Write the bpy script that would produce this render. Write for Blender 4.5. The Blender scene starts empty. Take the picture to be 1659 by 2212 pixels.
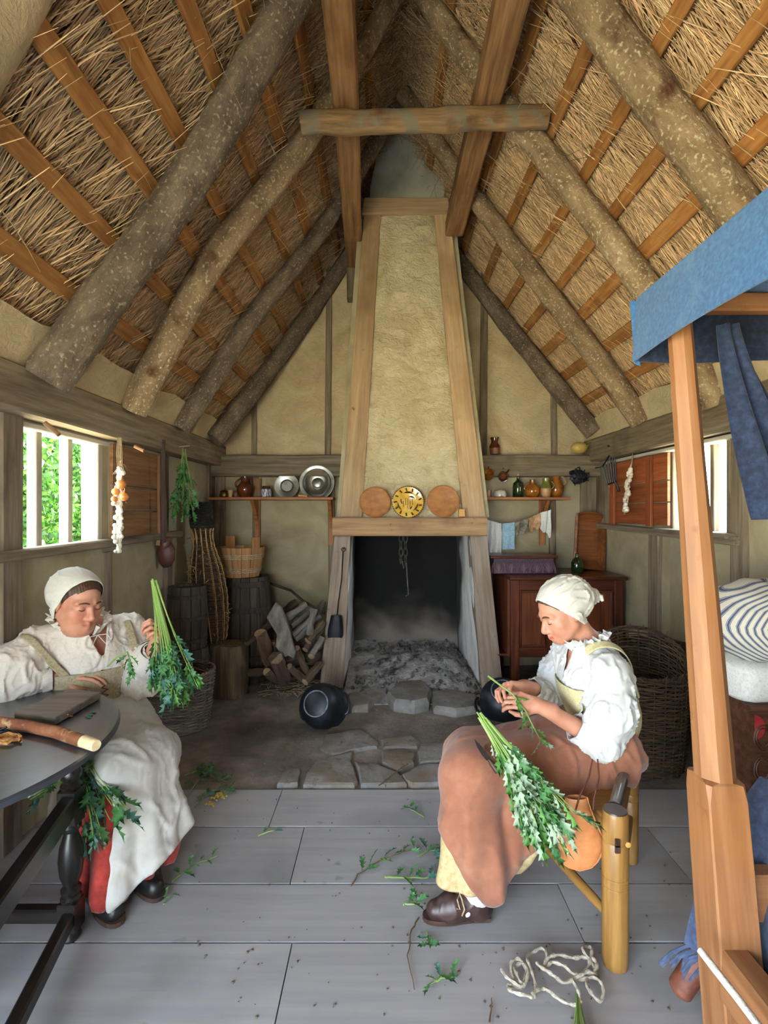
import bpy, math, random
import numpy as np
from mathutils import Vector, Matrix, Euler
from mathutils import noise as mnoise

# ---------------------------------------------------------------- camera
S = bpy.context.scene
COL = S.collection
FPX, CX, CY, EYE = 1100.0, 829.5, 1106.0, 1.5
cam_d = bpy.data.cameras.new('camera')
cam_d.sensor_fit = 'HORIZONTAL'
cam_d.sensor_width = 36.0
cam_d.lens = 36.0 * FPX / 1659.0
cam_d.clip_start = 0.02
cam = bpy.data.objects.new('camera', cam_d)
cam.location = (0, 0, EYE)
cam.rotation_euler = (math.pi / 2, 0, 0)
COL.objects.link(cam)
S.camera = cam

# ---------------------------------------------------------------- world, sun, daylight openings, exposure
W = bpy.data.worlds.new('World')
S.world = W
W.use_nodes = True
_bg = W.node_tree.nodes['Background']
_bg.inputs['Color'].default_value = (0.72, 0.86, 1.0, 1)
_bg.inputs['Strength'].default_value = 15.0
sun_d = bpy.data.lights.new('sun', 'SUN')
sun_d.energy = 60.0
sun_d.angle = math.radians(0.6)
sun_d.color = (1.0, 0.93, 0.80)
sun = bpy.data.objects.new('sun', sun_d)
sun.rotation_euler = Euler((math.radians(-38), math.radians(6), 0))
COL.objects.link(sun)


def portal(name, loc, rot, sx, sy):
    d = bpy.data.lights.new(name, 'AREA')
    d.shape = 'RECTANGLE'
    d.size, d.size_y = sx, sy
    d.cycles.is_portal = True
    o = bpy.data.objects.new(name, d)
    o.location, o.rotation_euler = loc, rot
    COL.objects.link(o)


PI = math.pi
portal('daylight_door', (-1.80, -0.55, 1.05), (0, -PI / 2, 0), 2.1, 1.5)
portal('daylight_window_left', (-1.84, 2.69, 1.61), (0, -PI / 2, 0), 0.6, 0.7)
portal('daylight_window_right', (2.25, 3.40, 1.65), (0, PI / 2, 0), 0.6, 0.65)
portal('daylight_rear', (-0.85, -1.62, 1.1), (PI / 2, 0, 0), 1.7, 2.2)
S.view_settings.view_transform = 'Standard'
S.view_settings.look = 'None'
S.view_settings.gamma = 1.0
S.view_settings.use_curve_mapping = False
S.view_settings.exposure = 0.55
S.cycles.max_bounces = 7
S.cycles.diffuse_bounces = 4
S.cycles.glossy_bounces = 3
S.cycles.transmission_bounces = 6
S.cycles.transparent_max_bounces = 6
S.cycles.sample_clamp_indirect = 10.0
S.cycles.use_denoising = True
S.cycles.use_adaptive_sampling = True
S.cycles.adaptive_threshold = 0.035

# ---------------------------------------------------------------- helpers
R = random.Random(7)
V = Vector


def P(x, y, Y):
    return V(((x - CX) * Y / FPX, Y, EYE + (CY - y) * Y / FPX))


def FL(x, y, z=0.0):
    Y = FPX * (EYE - z) / (y - CY)
    return V(((x - CX) * Y / FPX, Y, z))


def nz(p, s=1.0, off=0.0):
    return mnoise.noise(V((p[0] * s + off, p[1] * s + off * 1.7, p[2] * s - off)))


ORG = {}


def finish(o, parent, smooth, ang=42):
    me = o.data
    if smooth:
        me.polygons.foreach_set('use_smooth', [True] * len(me.polygons))
        me.set_sharp_from_angle(angle=math.radians(ang))
    COL.objects.link(o)
    if parent is not None:
        o.parent = parent
        ORG[o.name] = ORG.get(parent.name, V((0, 0, 0)))
    return o


def mk(name, verts, faces, mat, parent=None, smooth=True, g=None, world=True, ang=42, col=None, **props):
    """link one mesh object; world=True: verts are world coordinates and get moved into the parent's frame"""
    v = np.asarray(verts, dtype=np.float32).reshape(-1, 3)
    gg = v.copy() if g is None else np.asarray(g, dtype=np.float32).reshape(-1, 3)
    org = V((0, 0, 0))
    if world and parent is not None:
        org = ORG.get(parent.name, V((0, 0, 0)))
        v = v - np.array(org, dtype=np.float32)
    me = bpy.data.meshes.new(name)
    if isinstance(faces, np.ndarray):
        nf, k = faces.shape
        me.vertices.add(len(v))
        me.vertices.foreach_set('co', v.ravel())
        me.loops.add(nf * k)
        me.loops.foreach_set('vertex_index', faces.astype(np.int32).ravel())
        me.polygons.add(nf)
        me.polygons.foreach_set('loop_start', np.arange(nf, dtype=np.int32) * k)
        me.update(calc_edges=True)
    else:
        me.from_pydata([tuple(map(float, a)) for a in v], [], [tuple(f) for f in faces])
        me.update()
    at = me.attributes.new('g', 'FLOAT_VECTOR', 'POINT')
    at.data.foreach_set('vector', gg.ravel())
    if col is not None:
        ac = me.attributes.new('tint', 'FLOAT_COLOR', 'POINT')
        c4 = np.ones((len(v), 4), dtype=np.float32)
        c4[:, :3] = col
        ac.data.foreach_set('color', c4.ravel())
    if mat is not None:
        me.materials.append(mat)
    o = bpy.data.objects.new(name, me)
    for k_, x in props.items():
        o[k_] = x
    return finish(o, parent, smooth, ang)


def frame_of(d, up=(0, 0, 1)):
    d = V(d).normalized()
    up = V(up)
    s = up.cross(d)
    if s.length < 1e-4:
        s = V((1, 0, 0)).cross(d)
        if s.length < 1e-4:
            s = V((0, 1, 0)).cross(d)
    s.normalize()
    return d, s, d.cross(s).normalized()


class MB:
    def __init__(self):
        self.v, self.f, self.g = [], [], []

    def add(self, vs, fs, gs=None, off=None):
        n = len(self.v)
        off = off if off is not None else V((R.uniform(-9, 9), R.uniform(-9, 9), R.uniform(-9, 9)))
        gs = vs if gs is None else gs
        self.v += [tuple(a) for a in vs]
        self.g += [tuple(V(a) + off) for a in gs]
        self.f += [tuple(i + n for i in f) for f in fs]
        return self

    def sweep(self, pts, sect, up=(0, 0, 1), caps=True, scale=None, wob=0.0, wsc=6.0):
        """sect: list of (a,b) offsets along side/up axes, swept along pts (parallel frames)"""
        pts = [V(p) for p in pts]
        n, m = len(pts), len(sect)
        vs, gs, fs = [], [], []
        u = V(up)
        L = 0.0
        seed = R.uniform(0, 50)
        for i in range(n):
            t = (pts[min(i + 1, n - 1)] - pts[max(i - 1, 0)])
            d, s, u2 = frame_of(t, u)
            u = u2
            if i:
                L += (pts[i] - pts[i - 1]).length
            sc = scale[i] if scale is not None else 1.0
            for (a, b) in sect:
                q = pts[i] + s * (a * sc) + u2 * (b * sc)
                if wob:
                    q = q + (s * a + u2 * b) * (sc * wob * nz((a * 3 + L, b * 3 + L * .4, L), wsc, seed))
                vs.append(q)
                gs.append(V((L, a * sc, b * sc)))
        for i in range(n - 1):
            for j in range(m):
                k = (j + 1) % m
                fs.append((i * m + j, i * m + k, (i + 1) * m + k, (i + 1) * m + j))
        if caps:
            fs.append(tuple(reversed(range(m))))
            fs.append(tuple((n - 1) * m + j for j in range(m)))
        return self.add(vs, fs, gs)

    def beam(self, p0, p1, w, h, up=(0, 0, 1), ch=0.006, seg=1, wob=0.0, bend=0.0):
        """chamfered timber: w across, h along up"""
        p0, p1 = V(p0), V(p1)
        c = min(ch, w * .35, h * .35)
        a, b = w / 2, h / 2
        sec = [(a - c, -b), (a, -b + c), (a, b - c), (a - c, b), (-a + c, b), (-a, b - c), (-a, -b + c), (-a + c, -b)]
        pts = []
        sd = R.uniform(0, 99)
        for i in range(seg + 1):
            t = i / seg
            q = p0.lerp(p1, t)
            if bend and 0 < i < seg:
                q = q + V((nz((t * 3, sd, 0)), nz((t * 3, sd, 5)), nz((t * 3, sd, 9)))) * bend
            pts.append(q)
        return self.sweep(pts, sec, up, True, None, wob)

    def box(self, c, size, ch=0.004, rz=0.0):
        c = V(c)
        d = Matrix.Rotation(rz, 3, 'Z') @ V((size[0] / 2, 0, 0))
        return self.beam(c - d, c + d, size[1], size[2], ch=ch)

    def tube(self, pts, r, n=8, caps=True, wob=0.0, wsc=6.0, up=(0, 0, 1)):
        if isinstance(r, (int, float)):
            r = [r] * len(pts)
        sec = [(math.cos(2 * PI * j / n), math.sin(2 * PI * j / n)) for j in range(n)]
        return self.sweep(pts, sec, up, caps, r, wob, wsc)

    def lathe(self, prof, n=24, mtx=None, wob=0.0):
        mtx = mtx or Matrix()
        vs, fs, gs, rows = [], [], [], []
        for (r, z) in prof:
            if r < 1e-5:
                rows.append([len(vs)])
                vs.append(mtx @ V((0, 0, z)))
                gs.append(V((z, 0, 0)))
            else:
                row = []
                for j in range(n):
                    a = 2 * PI * j / n
                    q = V((r * math.cos(a), r * math.sin(a), z))
                    if wob:
                        q *= 1 + wob * nz(q, 9.0, 3.3)
                    row.append(len(vs))
                    vs.append(mtx @ q)
                    gs.append(V((z, q.x, q.y)))
                rows.append(row)
        for A, B in zip(rows, rows[1:]):
            if len(A) == 1 and len(B) == 1:
                continue
            for j in range(n):
                k = (j + 1) % n
                if len(A) == 1:
                    fs.append((A[0], B[k], B[j]))
                elif len(B) == 1:
                    fs.append((A[j], A[k], B[0]))
                else:
                    fs.append((A[j], A[k], B[k], B[j]))
        return self.add(vs, fs, gs)

    def ell(self, c, rad, n=12, rot=None, wob=0.0):
        c = V(c)
        rot = rot or Matrix.Identity(3)
        prof = [(max(math.sin(PI * i / (n // 2 + 2)), 0) if 0 < i < n // 2 + 2 else 0, -math.cos(PI * i / (n // 2 + 2))) for i in range(n // 2 + 3)]
        m = Matrix.Translation(c) @ rot.to_4x4() @ Matrix.Diagonal((rad[0], rad[1], rad[2], 1))
        return self.lathe(prof, n, m, wob)

    def prism(self, poly, vec, jit=0.0):
        """polygon of 3-D points pushed along vec"""
        poly = [V(p) for p in poly]
        n = len(poly)
        vec = V(vec)
        vs = poly + [p + vec for p in poly]
        fs = [tuple(reversed(range(n))), tuple(range(n, 2 * n))]
        for j in range(n):
            k = (j + 1) % n
            fs.append((j, k, n + k, n + j))
        return self.add(vs, fs)

    def sheet(self, fn, nu, nv, thick=0.0, closed=False):
        """fn(u,v) -> point; thick gives it a second skin"""
        P0 = [[V(fn(i / nu, j / nv)) for j in range(nv + 1)] for i in range(nu + (0 if closed else 1))]
        N = len(P0)
        vs = [p for row in P0 for p in row]
        m = nv + 1
        fs = []
        for i in range(nu):
            a, b = i, (i + 1) % N
            for j in range(nv):
                fs.append((a * m + j, b * m + j, b * m + j + 1, a * m + j + 1))
        if thick:
            base = len(vs)
            nor = [V((0, 0, 0)) for _ in vs]
            for f in fs:
                nn = (vs[f[1]] - vs[f[0]]).cross(vs[f[3]] - vs[f[0]])
                for q in f:
                    nor[q] += nn
            vs = vs + [p - (nn.normalized() if nn.length > 1e-12 else V((0, 0, 1))) * thick for p, nn in zip(vs, nor)]
            nf = [tuple(reversed([q + base for q in f])) for f in fs]
            rim = []
            for i in range(nu):
                a, b = i, (i + 1) % N
                rim.append((b * m, a * m, a * m + base, b * m + base))
                rim.append((a * m + nv, b * m + nv, b * m + nv + base, a * m + nv + base))
            if not closed:
                for j in range(nv):
                    rim.append((j, j + 1, j + 1 + base, j + base))
                    q = (N - 1) * m
                    rim.append((q + j + 1, q + j, q + j + base, q + j + 1 + base))
            fs = fs + nf + rim
        return self.add(vs, fs)

    def build(self, name, mat, parent=None, smooth=True, world=True, ang=42, **props):
        return mk(name, self.v, self.f, mat, parent, smooth, self.g, world, ang, **props)


def tag(o, label=None, cat=None, group=None, kind=None):
    if label:
        o['label'] = label
    if cat:
        o['category'] = cat
    if group:
        o['group'] = group
    if kind:
        o['kind'] = kind
    return o


def thing(name, label, cat, loc=(0, 0, 0), group=None, rot=None):
    o = bpy.data.objects.new(name, None)
    o.empty_display_size = 0.05
    o.location = loc
    if rot is not None:
        o.rotation_euler = rot
    COL.objects.link(o)
    ORG[o.name] = V(loc)
    return tag(o, label, cat, group)


def struct(name, loc=(0, 0, 0)):
    o = bpy.data.objects.new(name, None)
    o.empty_display_size = 0.05
    o.location = loc
    COL.objects.link(o)
    ORG[o.name] = V(loc)
    o['kind'] = 'structure'
    return o


def dup_mesh(o, parent, loc, rot=None, scale=None):
    c = o.copy()
    COL.objects.link(c)
    c.parent = parent
    c.location = loc
    if rot is not None:
        c.rotation_euler = rot
    if scale is not None:
        c.scale = (scale,) * 3 if isinstance(scale, (int, float)) else scale
    return c


# ---------------------------------------------------------------- materials
def rgb(h):
    h = h.lstrip('#')
    c = [int(h[i:i + 2], 16) / 255 for i in (0, 2, 4)]
    return tuple(((x / 12.92) if x <= .04045 else ((x + .055) / 1.055) ** 2.4) for x in c) + (1,)


def pm(name, cols, sc=(8, 8, 8), detail=5, rough=.7, metal=0.0, bump=.25, bsc=None, bdist=.01, rnd=.12, isl=0.0,
       blotch=None, trans=0.0, coat=0.0, sheen=0.0, sss=0.0, contrast=(.3, .7), tint=False, dist=0.0, spec=.5, glass=0.0, crough=.12):
    m = bpy.data.materials.new(name)
    m.use_nodes = True
    nt = m.node_tree
    N, Lk = nt.nodes, nt.links
    b = N['Principled BSDF']
    at = N.new('ShaderNodeAttribute')
    at.attribute_name = 'g'
    mp = N.new('ShaderNodeMapping')
    mp.inputs['Scale'].default_value = sc
    Lk.new(at.outputs['Vector'], mp.inputs['Vector'])
    no = N.new('ShaderNodeTexNoise')
    no.inputs['Scale'].default_value = 1.0
    no.inputs['Detail'].default_value = detail
    no.inputs['Roughness'].default_value = .62
    no.inputs['Distortion'].default_value = dist
    Lk.new(mp.outputs['Vector'], no.inputs['Vector'])
    rp = N.new('ShaderNodeValToRGB')
    e = rp.color_ramp.elements
    n = len(cols)
    for i, c in enumerate(cols):
        pos = contrast[0] + (contrast[1] - contrast[0]) * (i / max(n - 1, 1))
        if i < 2 and n >= 2:
            e[i].position = pos
            e[i].color = rgb(c)
        elif n == 1:
            e[0].color = e[1].color = rgb(c)
        else:
            k = e.new(pos)
            k.color = rgb(c)
    Lk.new(no.outputs['Fac'], rp.inputs['Fac'])
    out = rp.outputs['Color']
    if blotch:
        for (bs, bc, lo, hi) in (blotch if isinstance(blotch, list) else [blotch]):
            mp2 = N.new('ShaderNodeMapping')
            mp2.inputs['Scale'].default_value = (bs, bs, bs) if isinstance(bs, (int, float)) else bs
            mp2.inputs['Location'].default_value = (3.1, 1.7, bs if isinstance(bs, (int, float)) else 2.0)
            Lk.new(at.outputs['Vector'], mp2.inputs['Vector'])
            n2 = N.new('ShaderNodeTexNoise')
            n2.inputs['Scale'].default_value = 1.0
            n2.inputs['Detail'].default_value = 4
            Lk.new(mp2.outputs['Vector'], n2.inputs['Vector'])
            mr = N.new('ShaderNodeMapRange')
            mr.inputs['From Min'].default_value = lo
            mr.inputs['From Max'].default_value = hi
            Lk.new(n2.outputs['Fac'], mr.inputs['Value'])
            mx = N.new('ShaderNodeMix')
            mx.data_type = 'RGBA'
            Lk.new(mr.outputs['Result'], mx.inputs['Factor'])
            Lk.new(out, mx.inputs['A'])
            mx.inputs['B'].default_value = rgb(bc)
            out = mx.outputs['Result']
    if tint:
        ta = N.new('ShaderNodeAttribute')
        ta.attribute_name = 'tint'
        mx = N.new('ShaderNodeMix')
        mx.data_type = 'RGBA'
        mx.blend_type = 'MULTIPLY'
        mx.inputs['Factor'].default_value = 1.0
        Lk.new(out, mx.inputs['A'])
        Lk.new(ta.outputs['Color'], mx.inputs['B'])
        out = mx.outputs['Result']
    if rnd or isl:
        hs = N.new('ShaderNodeHueSaturation')
        if isl:
            ge = N.new('ShaderNodeNewGeometry')
            src, amt = ge.outputs['Random Per Island'], isl
        else:
            oi = N.new('ShaderNodeObjectInfo')
            src, amt = oi.outputs['Random'], rnd
        mr = N.new('ShaderNodeMapRange')
        mr.inputs['To Min'].default_value = 1 - amt
        mr.inputs['To Max'].default_value = 1 + amt
        Lk.new(src, mr.inputs['Value'])
        Lk.new(mr.outputs['Result'], hs.inputs['Value'])
        Lk.new(out, hs.inputs['Color'])
        out = hs.outputs['Color']
    Lk.new(out, b.inputs['Base Color'])
    b.inputs['Roughness'].default_value = rough
    b.inputs['Metallic'].default_value = metal
    b.inputs['Coat Weight'].default_value = coat
    b.inputs['Coat Roughness'].default_value = crough
    b.inputs['Sheen Weight'].default_value = sheen
    b.inputs['Specular IOR Level'].default_value = spec
    if glass:
        b.inputs['Transmission Weight'].default_value = glass
    if sss:
        b.inputs['Subsurface Weight'].default_value = sss
        b.inputs['Subsurface Radius'].default_value = (.012, .005, .003)
        b.inputs['Subsurface Scale'].default_value = 1.0
    if bump:
        src = no.outputs['Fac']
        if bsc is not None:
            mp3 = N.new('ShaderNodeMapping')
            mp3.inputs['Scale'].default_value = bsc if not isinstance(bsc, (int, float)) else (bsc,) * 3
            Lk.new(at.outputs['Vector'], mp3.inputs['Vector'])
            n3 = N.new('ShaderNodeTexNoise')
            n3.inputs['Scale'].default_value = 1.0
            n3.inputs['Detail'].default_value = 6
            n3.inputs['Roughness'].default_value = .6
            n3.inputs['Distortion'].default_value = dist
            Lk.new(mp3.outputs['Vector'], n3.inputs['Vector'])
            src = n3.outputs['Fac']
        bu = N.new('ShaderNodeBump')
        bu.inputs['Strength'].default_value = bump
        bu.inputs['Distance'].default_value = bdist
        Lk.new(src, bu.inputs['Height'])
        Lk.new(bu.outputs['Normal'], b.inputs['Normal'])
    if trans:
        o = N['Material Output']
        tr = N.new('ShaderNodeBsdfTranslucent')
        Lk.new(out, tr.inputs['Color'])
        ms = N.new('ShaderNodeMixShader')
        ms.inputs[0].default_value = trans
        Lk.new(b.outputs[0], ms.inputs[1])
        Lk.new(tr.outputs[0], ms.inputs[2])
        Lk.new(ms.outputs[0], o.inputs['Surface'])
    return m


WD = (2.2, 34, 34)
m_plank = pm('floor_board_wood', ['#99979a', '#a2a0a2', '#a9a7a8'], (1.2, 22, 22), rough=.55, bump=.12, bdist=.004, rnd=.06,
             blotch=[(1.6, '#868588', .5, .75), (9, '#6e6b6b', .70, .80)])
m_earth = pm('packed_earth', ['#6a6057', '#82776c', '#958b81'], (7, 7, 7), 8, .95, bump=.7, bsc=38, bdist=.012, rnd=0,
             blotch=[(1.3, '#4d443c', .48, .72), (60, '#a89a86', .68, .76)])
m_stone = pm('hearth_stone', ['#69655f', '#817d78', '#95918d'], (6, 6, 6), 8, .88, bump=.6, bsc=22, bdist=.012, blotch=[(5, '#75685a', .46, .66), (16, '#5d5248', .6, .75)])
m_daub = pm('wall_daub', ['#b19b78', '#c3ae8a', '#d2c09d'], (2.6, 2.6, 2.6), 7, .95, bump=.75, bsc=(17, 17, 24), bdist=.02, rnd=0, dist=1.2,
            blotch=[(1.1, '#8a7352', .53, .8), (.8, '#b3aa93', .5, .8)])
m_limewash = pm('limewashed_daub', ['#93876a', '#a6997a', '#b4a787'], (3, 3, 3), 7, .95, bump=.35, bsc=(14, 14, 14), bdist=.012, rnd=0, dist=.8,
                blotch=[(1.4, '#7f7153', .5, .78), (.9, '#aba592', .52, .75)])
m_hood = pm('hood_daub', ['#c0ad88', '#d0bf9b', '#dccdae'], (3, 3, 3), 7, .95, bump=.95, bsc=(15, 15, 21), bdist=.03, rnd=0, dist=1.6,
            blotch=[(1.2, '#b39f76', .5, .8)])
m_soot = pm('sooty_daub', ['#0d0b09', '#1d1915', '#332c25'], (4, 4, 4), 7, .95, bump=.6, bsc=14, bdist=.02, rnd=0)
m_ash = pm('wood_ash', ['#7a7572', '#95908d', '#aca7a3'], (11, 11, 11), 8, .97, bump=.9, bsc=34, bdist=.025, rnd=.1, blotch=(7, '#3c3835', .55, .68))
m_greywood = pm('weathered_timber', ['#5f5242', '#7b6c58', '#938471'], WD, rough=.85, bump=.4, bdist=.006, blotch=(3, '#4d4235', .58, .8))
m_hewn = pm('hewn_oak_orange', ['#64452a', '#896340', '#a27b56'], WD, rough=.75, bump=.35, bdist=.006, blotch=(3, '#6b4220', .56, .8))
m_batten = pm('split_batten', ['#7d5026', '#9e6a36', '#b4834c'], (3, 30, 30), rough=.75, bump=.35, bdist=.005, rnd=.18, blotch=(5, '#6e4019', .6, .8))
m_frame = pm('chimney_frame_oak', ['#96795a', '#ab8d6b', '#bd9f7b'], WD, rough=.8, bump=.3, bdist=.004, blotch=[(2.2, '#8b6c4a', .52, .75), (12, '#6a4f33', .68, .78)])
m_bark = pm('rafter_bark', ['#6f5a44', '#92795c', '#b0977a'], (5, 11, 11), 8, .95, bump=.9, bsc=(22, 40, 40), bdist=.02, rnd=.12,
            blotch=[(60, '#cbbd9e', .56, .70), (5, '#5c3c26', .62, .72)])
m_darkbark = pm('dark_bark', ['#4a3d32', '#66574a', '#80705f'], (6, 12, 12), 8, .95, bump=.9, bsc=(22, 40, 40), bdist=.02, rnd=.1,
                blotch=[(60, '#a09078', .57, .72)])
m_straw = pm('thatch_straw', ['#a8845c', '#d2ac82', '#ebcfaa'], (3, 60, 60), 3, .75, bump=0, isl=.45, contrast=(.35, .65))
m_strawbed = pm('thatch_bed', ['#3b2914', '#6a4a26', '#94703f'], (4, 60, 60), 5, .95, bump=1.0, bdist=.03, rnd=0)
m_straw2 = pm('grey_straw', ['#75624a', '#988463', '#b09a76'], (3, 60, 60), 3, .8, bump=0, isl=.35)
# ================================================================ THE ROOM
XL, XR, YB, YF = -1.68, 2.09, 5.0, -1.5
APX = (0.13, 4.95)
FTL, FTR = (-1.62, 2.13), (2.07, 2.20)


def roofz(x):
    if x < APX[0]:
        return FTL[1] + (x - FTL[0]) * (APX[1] - FTL[1]) / (APX[0] - FTL[0])
    return FTR[1] + (x - FTR[0]) * (APX[1] - FTR[1]) / (APX[0] - FTR[0])


# ---- floor: boards near the camera, packed earth and flat stones by the hearth
floor = struct('floor')
mb = MB()
mb.box((.2, .63, -.05), (3.9, 4.3, .03))
mb.build('subfloor', pm('subfloor_dark', ['#1a1714', '#25211d', '#302b26'], rough=.95), floor, False)
rows = [2.76, 2.43, 2.057, 1.776, 1.47, 1.17, .86, .55, .22, -.12, -.46, -.8, -1.15, -1.5]
joints = {0: [-.55, 1.15], 1: [-.38, 1.25], 2: [.7], 3: [-.32], 4: [.5], 5: [-.6]}
for i in range(len(rows) - 1):
    ya, yb = rows[i], rows[i + 1]
    xs = [XL] + joints.get(i, [R.uniform(-.8, 1.2)]) + [XR]
    for xa, xb in zip(xs, xs[1:]):
        mb = MB()
        dz = R.uniform(-.0015, .0015)
        mb.beam((xa + .002, (ya + yb) / 2, -.0165 + dz), (xb - .002, (ya + yb) / 2, -.0165 + dz), abs(ya - yb) - .008, .03, ch=.0008)
        mb.build('plank', m_plank, floor, False)


def earth(u, v):
    x, y = XL + (XR - XL) * u, 2.762 + (YB - 2.762) * v
    e = min(1, (y - 2.762) / .15)
    return (x, y, -.004 - .012 * (1 - e) + e * (.016 * nz((x, y, 0), 2.2) + .006 * nz((x, y, 3), 9)))


MB().sheet(earth, 90, 56, .03).build('earth_floor', m_earth, floor)
pav = [[(691, 1619), (704, 1590), (780, 1579), (818, 1607), (815, 1617), (763, 1624), (720, 1636)],
       [(687, 1645), (721, 1638), (763, 1628), (759, 1649), (773, 1695), (767, 1701), (653, 1701), (670, 1661)],
       [(822, 1602), (889, 1594), (908, 1607), (902, 1619), (826, 1619)],
       [(822, 1628), (872, 1619), (898, 1632), (893, 1653), (864, 1670), (826, 1653)],
       [(910, 1611), (978, 1600), (996, 1615), (965, 1649), (906, 1653), (902, 1628)],
       [(868, 1678), (906, 1657), (968, 1653), (965, 1695), (889, 1701), (872, 1691)],
       [(767, 1649), (818, 1657), (860, 1674), (881, 1699), (780, 1701)],
       [(619, 1661), (651, 1666), (643, 1699), (598, 1699)],
       [(1000, 1608), (1060, 1600), (1075, 1630), (1010, 1648), (975, 1645)],
       [(975, 1655), (1060, 1645), (1080, 1695), (975, 1698)]]
for poly in pav:
    pts = [FL(x, y) for x, y in poly]
    c = sum(pts, V()) / len(pts)
    fine = []
    for a, b in zip(pts, pts[1:] + pts[:1]):
        for t in (0, .33, .66):
            q = a.lerp(b, t)
            q = c + (q - c) * .985 + V((nz(q, 14), nz(q, 14, 5), 0)) * .012
            fine.append(q)
    n = len(fine)
    vs = [q + V((0, 0, -.02)) for q in fine] + [q + V((0, 0, .011)) for q in fine] + \
         [c + (q - c) * .93 + V((0, 0, .017 + .006 * nz(q, 12))) for q in fine] + [c + V((0, 0, .02))]
    fs = []
    for k in range(2):
        for j in range(n):
            fs.append((k * n + j, k * n + (j + 1) % n, (k + 1) * n + (j + 1) % n, (k + 1) * n + j))
    for j in range(n):
        fs.append((2 * n + j, 2 * n + (j + 1) % n, 3 * n))
    MB().add(vs, fs).build('stone', m_stone, floor, True, ang=30)


# ---- walls
def wall_slab(mb, axis, c, t, a0, a1, z0, z1, n=None, amp=.008):
    """daub slab; axis 'x': plane at x=c facing +x/-x by sign of t, spanning y a0..a1"""
    nu, nv = max(2, int((a1 - a0) / .09)), max(2, int((z1 - z0) / .09))

    def fn(u, v):
        a, z = a0 + (a1 - a0) * u, z0 + (z1 - z0) * v
        e = amp * nz((a, z, c), 2.6) + amp * .5 * nz((a, z, c), 7)
        return (c + e, a, z) if axis == 'x' else (a, c + e, z)
    mb.sheet(fn, nu, nv, t)


wl = struct('wall_left')
mb = MB()
WY0, WY1, WZ0, WZ1 = 2.34, 3.03, 1.315, 1.90
wall_slab(mb, 'x', XL, .12, .22, WY0, -.1, 2.1)
wall_slab(mb, 'x', XL, .12, WY0, WY1, -.1, WZ0)
wall_slab(mb, 'x', XL, .12, WY0, WY1, WZ1, 2.1)
wall_slab(mb, 'x', XL, .12, WY1, YB, -.1, 2.1)
mb.build('daub_infill', m_limewash, wl)
for (ya, yb, za, zb) in [(2.20, 2.335, 0, 1.95), (3.03, 3.10, 0, 1.26), (3.10, 3.16, 1.3, 1.93), (3.84, 3.92, 1.25, 1.95), (3.88, 3.98, 0, 1.30),
                         (4.80, 5.0, 0, 1.98), (.15, .28, 0, 1.98), (1.2, 1.3, 0, 1.98)]:
    mb = MB()
    mb.beam((XL - .03, (ya + yb) / 2, za), (XL - .03, (ya + yb) / 2, zb), yb - ya, .12, up=(1, 0, 0), ch=.008, seg=6, wob=.05)
    mb.build('post', m_greywood, wl)
mb = MB()
mb.beam((XL + .02, YF, 2.02), (XL + .02, YB + .1, 2.045), .22, .205, ch=.012, seg=12, wob=.06)
tag(mb.build('trim_1', m_greywood, None), kind='structure')
mb = MB()
mb.beam((XL + .01, .22, 1.285), (XL + .01, 4.1, 1.325), .1, .05, ch=.008, seg=8, wob=.08)
mb.build('rail', m_greywood, wl)

wr = struct('wall_right')
mb = MB()
RY0, RY1, RZ0, RZ1 = 3.08, 3.72, 1.37, 1.94
wall_slab(mb, 'x', XR, -.12, YF, RY0, -.1, 2.12)
wall_slab(mb, 'x', XR, -.12, RY0, RY1, -.1, RZ0)
wall_slab(mb, 'x', XR, -.12, RY0, RY1, RZ1, 2.12)
wall_slab(mb, 'x', XR, -.12, RY1, YB, -.1, 2.12)
mb.build('daub_infill', m_limewash, wr)
for (ya, yb, za, zb) in [(2.92, 3.04, 0, 1.96), (4.66, 4.95, 1.36, 1.98), (3.83, 3.98, 0, 1.34), (2.0, 2.1, 0, 1.96), (.9, 1.0, 0, 1.96), (4.85, 4.99, 0, 1.4)]:
    mb = MB()
    mb.beam((XR + .03, (ya + yb) / 2, za), (XR + .03, (ya + yb) / 2, zb), yb - ya, .12, up=(1, 0, 0), ch=.008, seg=6, wob=.05)
    mb.build('post', m_greywood, wr)
mb = MB()
mb.beam((XR - .02, YF, 2.06), (XR - .02, YB + .1, 2.085), .22, .215, ch=.012, seg=12, wob=.06)
tag(mb.build('trim_2', m_greywood, None), kind='structure')
mb = MB()
mb.beam((XR - .02, 2.95, 1.33), (XR - .02, 4.96, 1.375), .1, .05, ch=.008, seg=8, wob=.08)
mb.build('rail', m_greywood, wr)

# back gable wall
wb = struct('wall_back')
mb = MB()
FX0, FX1 = -.34, .86       # gap where the fireplace stands
wall_slab(mb, 'y', YB, .12, XL, FX0, -.1, 1.95)
wall_slab(mb, 'y', YB, .12, FX1, XR, -.1, 1.95)
mb.build('daub_infill', m_limewash, wb)


def gable(u, v):
    x = XL - .1 + (XR - XL + .2) * u
    top = max(1.96, roofz(x) + .1)
    z = 1.94 + (top - 1.94) * v
    return (x, YB + .012 * nz((x, z, 2), 2.4) + .006 * nz((x, z, 2), 8), z)


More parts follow.
